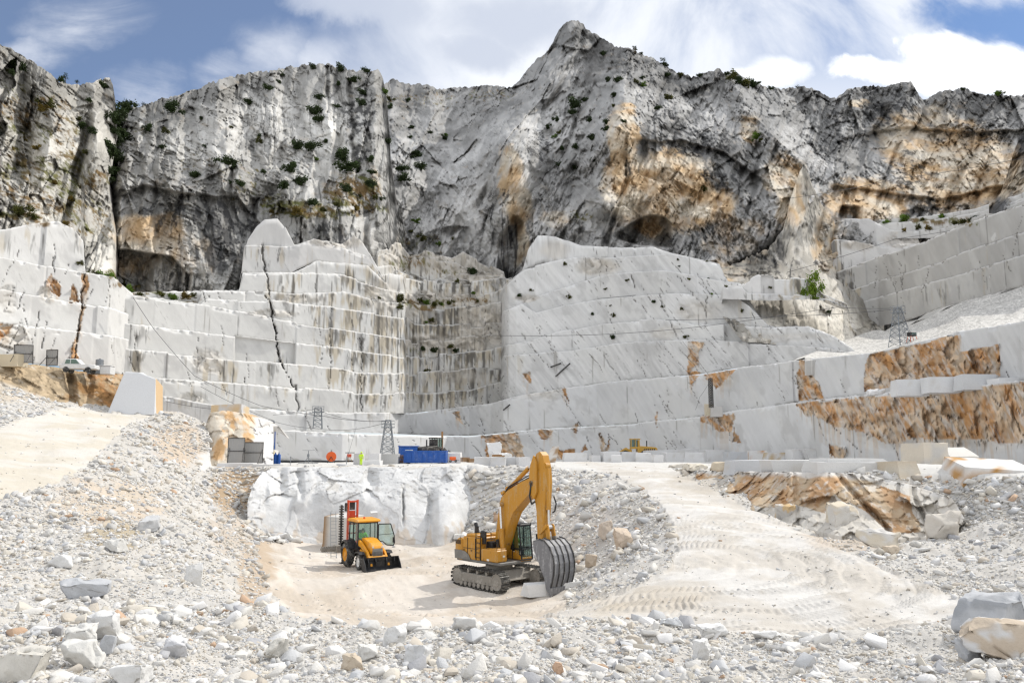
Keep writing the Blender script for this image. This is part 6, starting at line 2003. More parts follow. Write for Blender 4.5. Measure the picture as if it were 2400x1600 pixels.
# cab
m = MB()
cx0, cx1, cy0, cy1, cz0, cz1 = .12, 1.42, .40, 1.27, 1.50, 3.42
for (x, y) in ((cx0, cy0), (cx0, cy1), (cx1 - .04, cy0), (cx1 - .04, cy1), (.72, cy0), (.72, cy1)):
    dx = .14 if x > 1 else 0
    m.tube((x + dx * .5, y, cz0), (x - dx, y, cz1), .045, 8)
for z, sh in ((cz0 + .03, .04), (cz1 - .02, -.1), (2.12, .0)):
    m.path([(cx0, cy0, z), (cx1 + sh, cy0, z), (cx1 + sh, cy1, z), (cx0, cy1, z), (cx0, cy0, z)], .04)
cabo = m.build('cab', BLACKM, ex)
m = MB()
m.box((.68, .835, cz1 + .03), (1.36, .98, .10), None, .03)
for k in range(9):
    m.tube((cx1 - .12, cy0 + .06 + k * .095, cz1 + .1), (cx1 + .22, cy0 + .06 + k * .095, cz1 + .14), .012, 5)
m.path([(cx1 - .12, cy0, cz1 + .1), (cx1 + .24, cy0, cz1 + .14), (cx1 + .24, cy1, cz1 + .14), (cx1 - .12, cy1, cz1 + .1)], .02)
m.build('cab_roof', BLACKM, cabo)
m = MB()
m.box((.78, .835, 1.56), (1.32, .90, .22), None, .03)
m.prism([(.12, 1.5), (1.45, 1.5), (1.45, 1.72), (.55, 2.05), (.12, 2.1)], .37, .40)
m.build('cab_base', YEL, cabo)
m = MB()
m.quad([(cx1 + .03, cy0, 1.66), (cx1 + .03, cy1, 1.66), (cx1 - .13, cy1, cz1 - .04), (cx1 - .13, cy0, cz1 - .04)])
m.build('windscreen', GLASS, cabo)
m = MB()
m.quad([(cx0, cy0 - .005, 2.1), (cx1, cy0 - .005, 2.0), (cx1 - .13, cy0 - .005, cz1 - .04), (cx0, cy0 - .005, cz1 - .04)])
m.quad([(cx0, cy1, 1.7), (cx1, cy1, 1.7), (cx1 - .13, cy1, cz1 - .04), (cx0, cy1, cz1 - .04)])
m.quad([(cx0, cy0, 2.1), (cx0, cy1, 2.1), (cx0, cy1, cz1 - .04), (cx0, cy0, cz1 - .04)])
m.build('side_window', GLASS, cabo)
m = MB()
for k in range(5):
    t = cy0 + .12 + k * .16
    m.tube((cx1 + .07, t, 1.7), (cx1 - .09, t, cz1 - .06), .013, 5)
for k in range(4):
    z = 1.75 + k * .5
    m.tube((cx1 + .065 - k * .05, cy0, z), (cx1 + .065 - k * .05, cy1, z), .013, 5)
m.build('window_guard', BLACKM, cabo)
m = MB()
m.box((.45, .83, 2.0), (.5, .5, .14), None, .04); m.box((.22, .83, 2.4), (.14, .48, .75), None, .05)
m.build('seat', BLACKM, cabo)
m = MB().path([(1.35, 1.3, 2.9), (1.5, 1.55, 2.9)], .015).box((1.5, 1.58, 2.75), (.05, .18, .34), None, .02)
m.build('mirror', BLACKM, cabo)


# ---------------------------------------------------------------- people
def skin_tube(name, pts, edges, rad, mat, parent=None, sub=1):
    me = bpy.data.meshes.new(name)
    me.from_pydata([Vector(p) for p in pts], edges, [])
    o = bpy.data.objects.new(name, me)
    COL.objects.link(o)
    md = o.modifiers.new('Skin', 'SKIN')
    md.use_smooth_shade = True
    for i, r in enumerate(rad):
        sv = me.skin_vertices[0].data[i]
        sv.radius = r if isinstance(r, tuple) else (r, r)
        sv.use_root = (i == 0)
    if sub:
        sb = o.modifiers.new('Sub', 'SUBSURF'); sb.levels = sub; sb.render_levels = sub
    me.materials.append(mat)
    if parent is not None: o.parent = parent
    return o


def person(loc, yaw, J, label, top, legm, helmet, boots=None, cat='person'):
    """J: joints; pelvis, chest, neck, head, shoulders, elbows, hands, hips, knees, ankles, toes"""
    k = ['pelvis', 'waist', 'chest', 'neck', 'head', 'crown', 'ls', 'le', 'lw', 'lh', 'rs', 're', 'rw', 'rh', 'lk', 'la', 'lt', 'rk', 'ra', 'rt', 'lhip', 'rhip']
    ix = {n: i for i, n in enumerate(k)}
    E = [('pelvis', 'waist'), ('waist', 'chest'), ('chest', 'neck'), ('neck', 'head'), ('head', 'crown'), ('chest', 'ls'), ('ls', 'le'), ('le', 'lw'), ('lw', 'lh'), ('chest', 'rs'), ('rs', 're'), ('re', 'rw'), ('rw', 'rh'),
         ('pelvis', 'lhip'), ('lhip', 'lk'), ('lk', 'la'), ('la', 'lt'), ('pelvis', 'rhip'), ('rhip', 'rk'), ('rk', 'ra'), ('ra', 'rt')]
    rad = dict(pelvis=(.13, .10), waist=(.125, .095), chest=(.15, .11), neck=.052, head=.088, crown=.075, ls=.062, le=.046, lw=.034, lh=.036, rs=.062, re=.046, rw=.034, rh=.036, lk=.062, la=.045, lt=.04, rk=.062, ra=.045, rt=.04, lhip=.09, rhip=.09)
    b = skin_tube('person', [J[n] for n in k], [(ix[a], ix[c]) for a, c in E], [rad[n] for n in k], SKIN)
    b.location = loc; b.rotation_euler = (0, 0, yaw)
    tag(b, label, cat)
    def wear(name, names, mat, grow):
        kk = [n for n in k if n in names]
        jj = {n: i for i, n in enumerate(kk)}
        ee = [(jj[a], jj[c]) for a, c in E if a in jj and c in jj]
        rr_ = [tuple(x + grow for x in rad[n]) if isinstance(rad[n], tuple) else rad[n] + grow for n in kk]
        return skin_tube(name, [J[n] for n in kk], ee, rr_, mat, b)
    wear('jacket', ('pelvis', 'waist', 'chest', 'ls', 'le', 'lw', 'rs', 're', 'rw'), top, .028)
    wear('trousers', ('pelvis', 'lhip', 'lk', 'la', 'rhip', 'rk', 'ra'), legm, .026)
    h = Vector(J['crown'])
    if helmet:
        MB().disc(h + Vector((0, 0, -.04)), (0, 0, 1), [(0, .15), (.02, .135), (.06, .128), (.11, .095), (.145, .04), (.15, 0)], 16).build('helmet', helmet, b, True)
    else:
        MB().disc(h + Vector((-.012, 0, -.05)), (0, 0, 1), [(-.02, .09), (.05, .098), (.10, .075), (.13, .03), (.135, 0)], 14).build('hair', HAIRM, b, True)
    for n, f in (('la', 'lt'), ('ra', 'rt')):
        a, c = Vector(J[n]), Vector(J[f])
        MB().tube(a + Vector((0, 0, -.02)), c, .062, 8, .05).build('boot', NAVY, b)
    hd = Vector(J['head'])
    MB().disc(hd + Vector((.085, 0, 0)), (1, 0, -.3), [(0, .022), (.03, .012), (.035, 0)], 8).build('nose', SKIN, b, True)
    for s in (-1, 1):
        MB().disc(hd + Vector((.078, .035 * s, .03)), (1, 0, 0), [(0, .013), (.008, .008), (.01, 0)], 8).build('eye', HAIRM, b, True)
        MB().disc(hd + Vector((0, .085 * s, .0)), (0, s, 0), [(0, .03), (.02, .025), (.022, 0)], 8).build('ear', SKIN, b, True)
    return b


STAND = dict(pelvis=(0, 0, .95), waist=(0, 0, 1.12), chest=(.02, 0, 1.35), neck=(.03, 0, 1.50), head=(.05, 0, 1.61), crown=(.045, 0, 1.70), ls=(.02, .19, 1.42), le=(-.04, .30, 1.17), lw=(.10, .30, .96), lh=(.15, .29, .88),
             rs=(.02, -.19, 1.42), re=(-.02, -.28, 1.16), rw=(.08, -.27, .93), rh=(.11, -.26, .85), lhip=(0, .10, .90), lk=(.06, .12, .50), la=(.0, .13, .09), lt=(.17, .15, .04), rhip=(0, -.10, .90), rk=(.0, -.11, .50), ra=(-.10, -.12, .09), rt=(.06, -.14, .04))
SIT = dict(pelvis=(0, 0, .10), waist=(-.03, 0, .27), chest=(-.02, 0, .50), neck=(0, 0, .65), head=(.03, 0, .76), crown=(.025, 0, .85), ls=(0, .19, .57), le=(.10, .27, .34), lw=(.32, .20, .30), lh=(.39, .18, .31),
           rs=(0, -.19, .57), re=(.10, -.27, .34), rw=(.32, -.20, .30), rh=(.39, -.18, .31), lhip=(.04, .10, .09), lk=(.42, .13, .12), la=(.50, .13, -.27), lt=(.64, .14, -.30), rhip=(.04, -.10, .09), rk=(.42, -.13, .12), ra=(.50, -.13, -.27), rt=(.64, -.14, -.30))
wl = Matrix.Translation((EX, EY, EZ)) @ rz(YAW) @ (Vector((.42, .83, 2.05)) * ES)
person(wl, YAW, SIT, 'operator in a bright green vest seated in the excavator cab', GREENV, NAVY, None)
wp = P(846, 1090.5, 104.5)
person(Vector(wp), math.radians(75), STAND, 'worker in full yellow hi-vis clothing and helmet standing on the pit rim', HIVIS, HIVIS, HIVIS)

# ---------------------------------------------------------------- backhoe loader with chain cutter mast
BY = 54.0
BX = (864 - 1200) / F * BY * .985
BZ = ground_z(BX, BY) - .02
BYAW = math.radians(-58)
bl = empty('backhoe_loader', (BX, BY, BZ), BYAW, 'orange yellow backhoe loader with an open door and black front bucket', 'backhoe loader')
bl.scale = (1.05, 1.05, 1.05)


def tyre(par, x, y, r, w, rimm, lug=18):
    m = MB()
    hw = w / 2
    m.disc((x, y - hw, r), (0, 1, 0), [(0.02, r * .58), (0, r * .66), (.03, r * .90), (w * .2, r * .97), (w * .8, r * .97), (w - .03, r * .90), (w, r * .66), (w - .02, r * .58)], 30)
    for i in range(lug):
        a = 2 * math.pi * i / lug
        for s in (-1, 1):
            aa = a + (math.pi / lug if s > 0 else 0)
            rt = Matrix.Rotation(-aa, 3, 'Y') @ Matrix.Rotation(.6 * s, 3, 'Z')
            c = Vector((math.cos(aa) * r * .98, 0, math.sin(aa) * r * .98))
            m.box((x + c.x, y + s * w * .24, r + c.z), (.06, w * .52, .06), rt)
    wo = m.build('wheel', RUBBER, par)
    m = MB().disc((x, y - hw * .8, r), (0, 1, 0), [(0, 0), (0, r * .2), (w * .12, r * .25), (w * .15, r * .52), (0, r * .60), (w * .8, r * .60), (w * .65, r * .52), (w * .68, r * .25), (w * .8, r * .2), (w * .8, 0)], 24)
    m.build('rim', rimm, wo)


for y in (-.86, .86):
    tyre(bl, -1.10, y, .74, .48, YEL2)
    tyre(bl, 1.08, y, .50, .36, WHITEM, 14)
m = MB()
m.box((0, 0, .75), (3.4, .7, .4), None, .05)
m.box((1.08, 0, .52), (.25, 1.5, .22), None, .03)
m.box((-1.1, 0, .72), (.3, 1.5, .28), None, .03)
m.build('chassis', BLACKM, bl)
m = MB()
for s in (-1, 1):
    m.prism([(-1.85, 1.15), (-1.70, 1.5), (-1.2, 1.64), (-.6, 1.58), (-.32, 1.2), (-.32, 1.12), (-.66, 1.45), (-1.2, 1.54), (-1.65, 1.42), (-1.78, 1.1)], s * .62, s * 1.12, .02)
    m.prism([(.72, 1.02), (.85, 1.12), (1.35, 1.12), (1.52, .98), (1.5, .94), (1.3, 1.06), (.88, 1.06), (.76, .96)], s * .72, s * 1.10, .01)
m.build('fender', BLACKM, bl)
m = MB()
m.prism([(.0, 1.05), (1.62, .95), (1.74, 1.15), (1.70, 1.42), (1.45, 1.62), (.6, 1.80), (.0, 1.84)], -.40, .40, .06)
m.build('hood', YEL2, bl)
m = MB()
m.prism([(1.60, .62), (1.76, .70), (1.78, 1.12), (1.735, 1.32), (1.60, 1.34)], -.34, .34, .03)
for k in range(7):
    m.box((1.785, 0, .78 + .06 * k), (.02, .6, .02))
m.build('grille', GREYM, bl)
m = MB()
m.box((1.73, .30, 1.40), (.03, .12, .08)); m.box((1.73, -.30, 1.40), (.03, .12, .08))
m.build('headlight', LAMPG, bl)
m = MB()
for s in (-1, 1):
    m.prism([(-.05, 1.50), (.15, 1.72), (.55, 1.58), (1.55, 1.12), (2.15, .52), (2.22, .34), (2.02, .34), (1.45, .90), (.45, 1.34), (.0, 1.36)], s * .56 - .07, s * .56 + .07, .02)
m.box((1.72, 0, .80), (.16, 1.15, .20), Matrix.Rotation(.8, 3, 'Y'), .02)
m.build('loader_arm', YEL2, bl)
for s in (-1, 1):
    c = MB().tube((.35, s * .56, 1.1), (.95, s * .56, 1.0), .07, 10).build('hydraulic_cylinder', YEL2, bl)
    MB().tube((.95, s * .56, 1.0), (1.5, s * .56, .95), .035, 8).build('rod', CHROME, c)
m = MB()
pr = [(2.05, .62), (2.12, .80), (2.30, .88), (2.16, .60), (2.16, .28), (2.35, .14), (2.86, .10), (2.86, .06), (2.30, .05), (2.05, .22)]
m.prism(pr, -1.16, 1.16)
for s in (-1.16, 1.12):
    m.prism([(2.06, .62), (2.30, .88), (2.62, .50), (2.86, .08), (2.3, .06), (2.06, .22)], s, s + .04)
for y in (-.85, -.35, .35, .85):
    m.prism([(2.16, .60), (2.30, .84), (2.40, .62), (2.24, .30)], y - .02, y + .02)
m.box((2.84, 0, .09), (.10, 2.32, .05))
fb = m.build('front_bucket', BLACKM, bl)
m = MB()
for k in range(5):
    for y in (-.12, .12):
        m.box((2.55 + .0, y, .02 + 0 * k), (.30, .10, .12))
m.build('bucket_foot', FRAMEM, fb)
m = MB()
for (x, y) in ((-1.30, .72), (-1.30, -.72), (.06, .66), (.06, -.66), (-.55, .74), (-.55, -.74)):
    m.tube((x, y, 1.15), (x + (.0 if x > -1 else .04), y * .97, 2.78), .045, 8)
for z in (1.2, 2.74):
    m.path([(-1.30, .72, z), (.06, .66, z), (.06, -.66, z), (-1.30, -.72, z), (-1.30, .72, z)], .045)
m.box((-.62, 0, 1.16), (1.4, 1.4, .10), None, .02)
m.prism([(-1.3, 1.15), (.06, 1.15), (.06, 1.45), (-.5, 1.7), (-1.3, 1.75)], -.73, -.69)
lc = m.build('cab', BLACKM, bl)
MB().prism([(-1.50, 2.78), (.22, 2.78), (.30, 2.86), (.10, 2.96), (-1.3, 3.0), (-1.55, 2.90)], -.80, .80, .05).build('cab_roof', YEL2, lc)
MB().disc((-.35, -.1, 2.98), (0, 0, 1), [(0, .07), (.10, .06), (.13, 0)], 12).build('beacon', ORANGEM, lc)
m = MB()
m.quad([(.07, -.64, 1.30), (.07, .64, 1.30), (.07, .62, 2.72), (.07, -.62, 2.72)])
m.build('windscreen', GLASSL, lc)
m = MB()
m.quad([(-1.3, -.70, 1.75), (.04, -.66, 1.45), (.04, -.64, 2.72), (-1.3, -.70, 2.72)])
m.quad([(-1.31, -.70, 1.5), (-1.31, .70, 1.5), (-1.29, .70, 2.72), (-1.29, -.70, 2.72)])
m.build('side_window', GLASSL, lc)
m = MB().box((-.75, 0, 1.45), (.5, .5, .14), None, .04).box((-1.0, 0, 1.85), (.14, .48, .75), None, .05)
m.tube((-.15, 0, 1.3), (-.25, 0, 1.75), .04).disc((-.27, 0, 1.76), (-.5, 0, 1), [(0, .20), (.03, .20), (.03, .17), (0, .17)], 16)
m.build('seat', BLACKM, lc)
# open door swung out to the left side
dr = [(.0, 1.55), (.0, 2.62), (.78, 2.62), (1.02, 1.9), (1.06, 1.45), (.98, 1.25), (.55, 1.30), (.30, 1.52)]
DM = Matrix.Translation((.02, .74, 0)) @ rz(math.radians(78))
m = MB()
pts = [DM @ Vector((x, 0, z)) for x, z in dr]
m.path(pts + [pts[0]], .035, 8)
m.tube(DM @ Vector((.03, 0, 1.95)), DM @ Vector((1.0, 0, 2.0)), .015)
m.box(DM @ Vector((.98, 0, 1.6)), (.1, .1, .35), None, .02)
do = m.build('door', BLACKM, lc)
m = MB()
m.bm.faces.new([m.bm.verts.new(p) for p in pts])
m.build('door_glass', GLASSL, do)
wl = Matrix.Translation((BX, BY, BZ)) @ rz(BYAW) @ Vector((-.82, 0, 1.53))
person(wl, BYAW, SIT, 'driver in a green top seated in the backhoe loader cab', GREENV, NAVY, None)
# mast behind
m = MB()
for y in (-.30, .34):
    m.box((-2.35, y - .15, 2.4), (.20, .10, 3.3), None, .01)
for z in (1.0, 1.9, 2.5, 3.0, 3.95):
    m.box((-2.35, -.13, z), (.14, .56, .10), None, .01)
m.box((-2.42, -.13, 2.9), (.04, .40, .9))
m.box((-2.1, -.3, .95), (.5, .7, .5), None, .04)
mast = m.build('mast', REDM, bl)
m = MB()
m.box((-2.45, -.13, 3.65), (.06, .36, .5), None, .01); m.box((-2.32, -.62, 3.6), (.16, .14, .55), None, .03)
m.build('motor', DARKM, mast)
m = MB()
m.box((-2.30, -.92, 2.3), (.16, .10, 2.9), None, .01)
for k in range(18):
    m.box((-2.30, -.92, .95 + k * .158), (.22, .26, .07))
m.build('chain_bar', DARKM, bl)
m = MB()
m.box((-2.05, -1.15, 1.0), (.6, .5, .45), None, .03); m.box((-2.1, -1.8, 1.0), (.30, 1.0, .16), None, .02)
for k in range(6):
    m.box((-2.1, -1.45 - k * .15, 1.0), (.34, .05, .34))
m.build('cutter_head', FRAMEM, bl)
for y in (-.75, .75):
    MB().tube((-2.0, y, .9), (-2.15, y * 1.1, .08), .08, 8).box((-2.15, y * 1.1, .05), (.4, .3, .06)).build('stabiliser', BLACKM, bl)


# ---------------------------------------------------------------- wheel loaders on the upper floor
def wheel_loader(loc, yaw, label, body):
    r = empty('wheel_loader', loc, yaw, label, 'wheel loader')
    r.scale = (1.2, 1.2, 1.2)
    for x in (-1.5, 1.5):
        for y in (-1.0, 1.0):
            tyre(r, x, y, .78, .6, body, 12)
    MB().prism([(-3.4, 1.2), (-.4, 1.1), (-.4, 2.0), (-.9, 2.25), (-3.2, 2.05), (-3.5, 1.8)], -.85, .85, .06).prism([(.3, .8), (1.9, .8), (1.7, 1.7), (.5, 1.8)], -.55, .55, .05).build('body', body, r)
    m = MB()
    for k in range(6):
        m.box((-3.0 + k * .3, 0, 1.7), (.16, 1.74, .3))
    m.tube((-1.9, .3, 2.1), (-1.9, .3, 3.05), .09, 10)
    m.box((-3.42, 0, 1.35), (.3, 1.8, .4), None, .05)
    m.build('engine_grille', BLACKM, r)
    m = MB()
    for (x, y) in ((-.75, .62), (-.75, -.62), (.55, .62), (.55, -.62), (-.1, .62), (-.1, -.62)):
        m.tube((x, y, 1.9), (x * .95, y * .97, 3.25), .06, 8)
    m.box((-.1, 0, 3.30), (1.6, 1.45, .14), None, .04)
    m.box((-.1, 0, 1.95), (1.4, 1.35, .30), None, .04)
    m.box((-.62, 0, 2.5), (.25, 1.2, 1.2), None, .02)
    cb = m.build('cab', body, r)
    m = MB()
    for y in (-.62, .62):
        m.quad([(-.45, y, 2.1), (.52, y, 2.1), (.50, y, 3.2), (-.45, y, 3.2)])
    m.quad([(.55, -.6, 2.1), (.55, .6, 2.1), (.52, .6, 3.2), (.52, -.6, 3.2)])
    m.build('window', GLASS, cb)
    m = MB()
    for y in (-.45, .45):
        m.prism([(.9, 1.75), (1.3, 2.0), (2.6, 1.2), (3.0, .7), (2.75, .55), (2.4, .95), (1.2, 1.6)], y - .08, y + .08, .02)
    m.build('lift_arm', body, r)
    MB().prism([(2.75, .3), (2.7, 1.1), (2.95, 1.35), (3.1, 1.3), (2.95, .9), (3.0, .5), (3.9, .25), (3.9, .18), (2.95, .15)], -1.35, 1.35, 0).build('bucket', FRAMEM, r)
    return r


p = P(1487, 1079, 148)
wheel_loader(Vector(p), math.pi, 'yellow wheel loader standing behind the row of white blocks', YEL3)
p = P(1022, 1083, 131)
wl2 = wheel_loader(Vector(p), math.radians(62), 'dark old loader half hidden behind the blue skip', DARKM)
print('machines', round(time.time() - T0, 1))
# ---------------------------------------------------------------- equipment on the upper floor and ledges
def at(u, v, Y):
    return Vector([float(x) for x in P(u, v, Y)])


# open blue skip
p = at(998, 1087, 121)
r = empty('skip_container', p, math.radians(-3), 'long open blue steel skip on the pit rim', 'skip')
m = MB()
L_, D_, H_ = 6.3, 2.3, 1.75
m.box((0, -D_ / 2, H_ / 2 + .2), (L_, .08, H_)); m.box((0, D_ / 2, H_ / 2 + .2), (L_, .08, H_))
m.box((-L_ / 2, 0, H_ / 2 + .2), (.08, D_, H_)); m.box((L_ / 2, 0, H_ / 2 + .2), (.08, D_, H_)); m.box((0, 0, .25), (L_, D_, .1))
m.build('skip_body', BLUEM, r)
m = MB()
for k in range(8):
    m.box((-L_ / 2 + .25 + k * (L_ - .5) / 7, -D_ / 2 - .09, H_ / 2 + .2), (.11, .10, H_))
for y in (-D_ / 2, D_ / 2):
    m.box((0, y, H_ + .2), (L_ + .1, .2, .14))
for x in (-L_ / 2, L_ / 2):
    m.box((x, 0, H_ + .2), (.2, D_, .14))
m.box((0, -D_ / 2 - .06, .35), (L_, .12, .16))
m.build('rib', BLUEM, r)
for x in (-2.7, 2.7):
    m = MB()
    m.disc((x, -1.2, .16), (0, 1, 0), [(0, 0), (0, .16), (2.4, .16), (2.4, 0)], 12)
    m.build('roller', DARKM, r)
p = at(957, 1085, 128)
r = empty('site_cabin', p, 0, 'small blue cabin with a white window behind the skip', 'cabin')
MB().box((0, 0, 1.35), (2.9, 2.4, 2.5), None, .04).build('wall', BLUEM, r)
MB().box((0, 0, 2.68), (3.1, 2.6, .14), None, .02).build('roof', BLUEM, r)
w = MB().box((.25, -1.215, 1.75), (1.2, .05, .75)).build('window', WHITEM, r)
MB().box((.25, -1.245, 1.75), (1.0, .02, .58)).build('pane', GLASS, w)
MB().box((-1.0, -1.215, 1.1), (.7, .05, 1.9)).build('door', BLUEM, r)
p = at(940, 1085, 122)
r = empty('wood_pile', p, .3, 'rusty brown timber offcuts stacked left of the blue skip', 'timber')
for k in range(6):
    MB().box((random.Random(k).uniform(-.4, .4), 0, .15 + .2 * k), (1.0 + .2 * (k % 2), .3, .17), Matrix.Rotation(.25 * ((k * 37) % 5 - 2), 3, 'Z')).build('plank', WOODM, r)
p = at(1061, 1083, 119)
r = empty('orange_machine', p, .2, 'small orange and red compressor on the ground right of the skip', 'compressor')
MB().box((0, 0, .55), (.9, .8, .55), None, .06).build('housing', ORANGEM, r)
for x in (-.4, .4):
    MB().disc((x, -.5, .2), (0, 1, 0), [(0, 0), (0, .2), (.12, .2), (.12, 0)], 14).build('wheel', RUBBER, r)
MB().path([(.45, 0, .4), (1.0, 0, .3)], .03).build('tow_bar', DARKM, r)
for (u, v, n) in ((1090, 1082, 5), (1104, 1083, 4)):
    r = empty('pallet', at(u, v, 119), .1 * n, 'low stack of reddish pallets %s right of the skip' % ('close' if n == 5 else 'further'), 'pallet')
    for k in range(n):
        MB().box((0, 0, .08 + .14 * k), (1.1, .9, .06)).build('deck_board', WOODM, r)
        MB().box((0, -.4, .03 + .14 * k), (1.1, .1, .07)).box((0, .4, .03 + .14 * k), (1.1, .1, .07)).build('runner', WOODM, r)
m = MB().box((0, 0, .25), (2.0, .8, .16)).box((-.2, .1, .42), (1.5, .6, .16)).box((.1, 0, .08), (1.6, .3, .16))
o = m.build('timber_stack', WOODM); o.location = at(1168, 1072, 78); o.rotation_euler = (0, 0, .1); o.scale = (.62, .62, .62)
tag(o, 'short brown timber beams lying on the pit rim blocks', 'timber')
o = MB().box((0, 0, 2.0), (.35, .35, 4.0), None, .03).build('wooden_post', WOODM)
o.location = at(1036, 1062, 147); tag(o, 'tall rusty brown post against the low wall right of the dark loader', 'post')


# lattice towers
def tower(u, vt, vb, Y, wb, wt, plat, label, colr=GALV, panels=7, legs=4, rot=.3, base=None):
    p = at(u, vb, Y)
    h = at(u, vt, Y).z - p.z
    r = empty('lattice_tower', p, rot, label, 'tower')
    m = MB()
    def cn(k, z):
        w = (wb + (wt - wb) * z / h) / 2
        return Vector((w * (1 if k in (0, 3) else -1), w * (1 if k in (0, 1) else -1), z))
    zs = [h * i / panels for i in range(panels + 1)]
    for k in range(4):
        m.tube(cn(k, 0), cn(k, h), .055, 6)
    m.build('mast_leg', colr, r)
    m = MB()
    for i in range(panels):
        for k in range(4):
            a, b = cn(k, zs[i]), cn((k + 1) % 4, zs[i + 1])
            m.tube(a, b, .03, 5)
            m.tube(cn((k + 1) % 4, zs[i]), cn(k, zs[i + 1]), .03, 5)
            m.tube(cn(k, zs[i + 1]), cn((k + 1) % 4, zs[i + 1]), .03, 5)
    m.build('bracing', colr, r)
    if plat:
        pz, pw = plat[0] * h, plat[1]
        m = MB().box((0, 0, pz), (pw, pw, .12))
        m.build('platform', colr, r)
        m = MB()
        for q in (.5, 1.0):
            m.path([(pw / 2, pw / 2, pz + q), (-pw / 2, pw / 2, pz + q), (-pw / 2, -pw / 2, pz + q), (pw / 2, -pw / 2, pz + q), (pw / 2, pw / 2, pz + q)], .025, 5)
        for sx in (-1, 0, 1):
            for sy in (-1, 1):
                m.tube((sx * pw / 2, sy * pw / 2, pz), (sx * pw / 2, sy * pw / 2, pz + 1.0), .025, 5)
        m.build('railing', colr, r)
    m = MB()
    for q in (-.18, .18):
        m.tube((wb / 2 + .12, q, 0), (wt / 2 + .12, q, h * .8), .02, 5)
    for i in range(int(h / .35)):
        z = .3 + i * .35
        if z < h * .8:
            x = wb / 2 + .12 + (wt - wb) / 2 * z / h
            m.tube((x, -.18, z), (x, .18, z), .015, 5)
    m.build('ladder', colr, r)
    return r


tower(908, 984, 1063, 119, 1.9, .75, (.78, 1.75), 'tall grey lattice tower with a railed platform behind the blue skip')
tower(744, 955, 1004, 137, 1.5, 1.1, (.78, 1.9), 'grey lattice tower with cage and ladder on the ledge above the hose reel', panels=5)
tower(639, 985, 1011, 131, .9, .3, None, 'small thin lattice mast on the ledge left of the hut', panels=5)
tower(1667, 886, 955, 139, .55, .5, None, 'slim dark lattice mast standing against the marble tier', DARKM, 12)
tower(2110, 720, 812, 117, 2.3, .7, (.86, 1.4), 'green grey lattice tower on the gravel fan at right', GALV, 7)
r = empty('winch', at(2138, 798, 116), .2, 'small winch with blue windows on legs beside the right hand tower', 'winch')
MB().box((0, 0, .95), (1.0, .9, .6), None, .05).build('housing', DARKM, r)
MB().box((-.2, -.46, 1.0), (.3, .03, .3)).box((.22, -.46, 1.0), (.3, .03, .3)).build('window', GLASSL, r)
for (x, y) in ((-.5, -.4), (.5, -.4), (-.5, .4), (.5, .4)):
    MB().tube((x * .8, y * .8, .7), (x * 1.3, y * 1.2, -.3), .04).build('leg', ORANGEM, r)
# trailer hut at the end of the wall
r = empty('tool_shelter', at(630, 1056, 116), .05, 'narrow open white shelter with blue posts beside the panels', 'shelter')
MB().box((0, .4, 1.55), (1.9, .1, 3.0)).build('back_panel', WHITEM, r)
for x in (-.9, .9):
    MB().box((x, -.4, 1.55), (.12, .12, 3.1)).build('post', BLUEM if x > 0 else GALV, r)
MB().box((0, 0, 3.1), (2.1, 1.2, .12)).build('roof', WHITEM, r)
MB().box((0, 0, .45), (1.3, .6, .8), None, .1).build('tool_heap', DARKM, r)
for i, (du, lab) in enumerate(((645, 'left'), (653, 'right'))):
    r = empty('gas_bottle', at(du, 1087, 103), 0, '%s one of the two upright blue drums beside the stained block' % lab, 'drum')
    MB().disc((0, 0, 0), (0, 0, 1), [(0, 0), (0, .21), (.05, .23), (1.15, .23), (1.3, .12), (1.36, .06), (1.42, .06), (1.42, 0)], 18).build('bottle', BLUEM, r, True)
    MB().box((0, 0, 1.46), (.12, .05, .08)).disc((0, 0, 1.43), (0, 0, 1), [(0, .07), (.05, .07), (.05, 0)], 10).build('valve', DARKM, r)


# leaning corrugated panels
def panel(u, vb, Y, w, h, yaw, lean, label, half=False, colr=SHEET):
    p = at(u, vb, Y)
    r = empty('sheet_panel', p, yaw, label, 'panel')
    R = Matrix.Rotation(lean, 3, 'X')
    m = MB()
    n = int(w / .14)
    for i in range(n):
        x = -w / 2 + (i + .5) * w / n
        q = R @ Vector((0, 0.02 * (i % 2), h / 2))
        m.box((x, q.y, q.z), (w / n * .98, .035, h), R)
    m.build('sheet', colr, r)
    m = MB()
    for z in (.03, h * .5, h - .03):
        q = R @ Vector((0, -.05, z)); m.box(q, (w, .06, .07), R)
    for x in (-w / 2, w / 2):
        q = R @ Vector((x, -.05, h / 2)); m.box(q, (.06, .06, h), R)
    m.build('panel_frame', DARKM, r)
    for x in (-w * .4, w * .45):
        a = R @ Vector((x, -.05, h * .62))
        MB().tube(a, (x - .1, -1.2, 0), .04, 6).build('brace', DARKM, r)
    return r


panel(552, 1088, 86, 1.7, 2.85, .3, -.05, 'tall grey corrugated panel with braces, left of the pair by the orange rock')
panel(592, 1085, 87.5, 2.15, 2.3, .05, -.04, 'grey corrugated panel in a black frame, right of the pair by the orange rock')
panel(55, 850, 93.5, 2.1, 2.15, .15, .12, 'brownish grey panel leaning on the white wall at far left')
panel(122, 857, 95, 1.5, 1.95, -.15, .06, 'narrow dark grey panel with braces, second from the left wall edge')
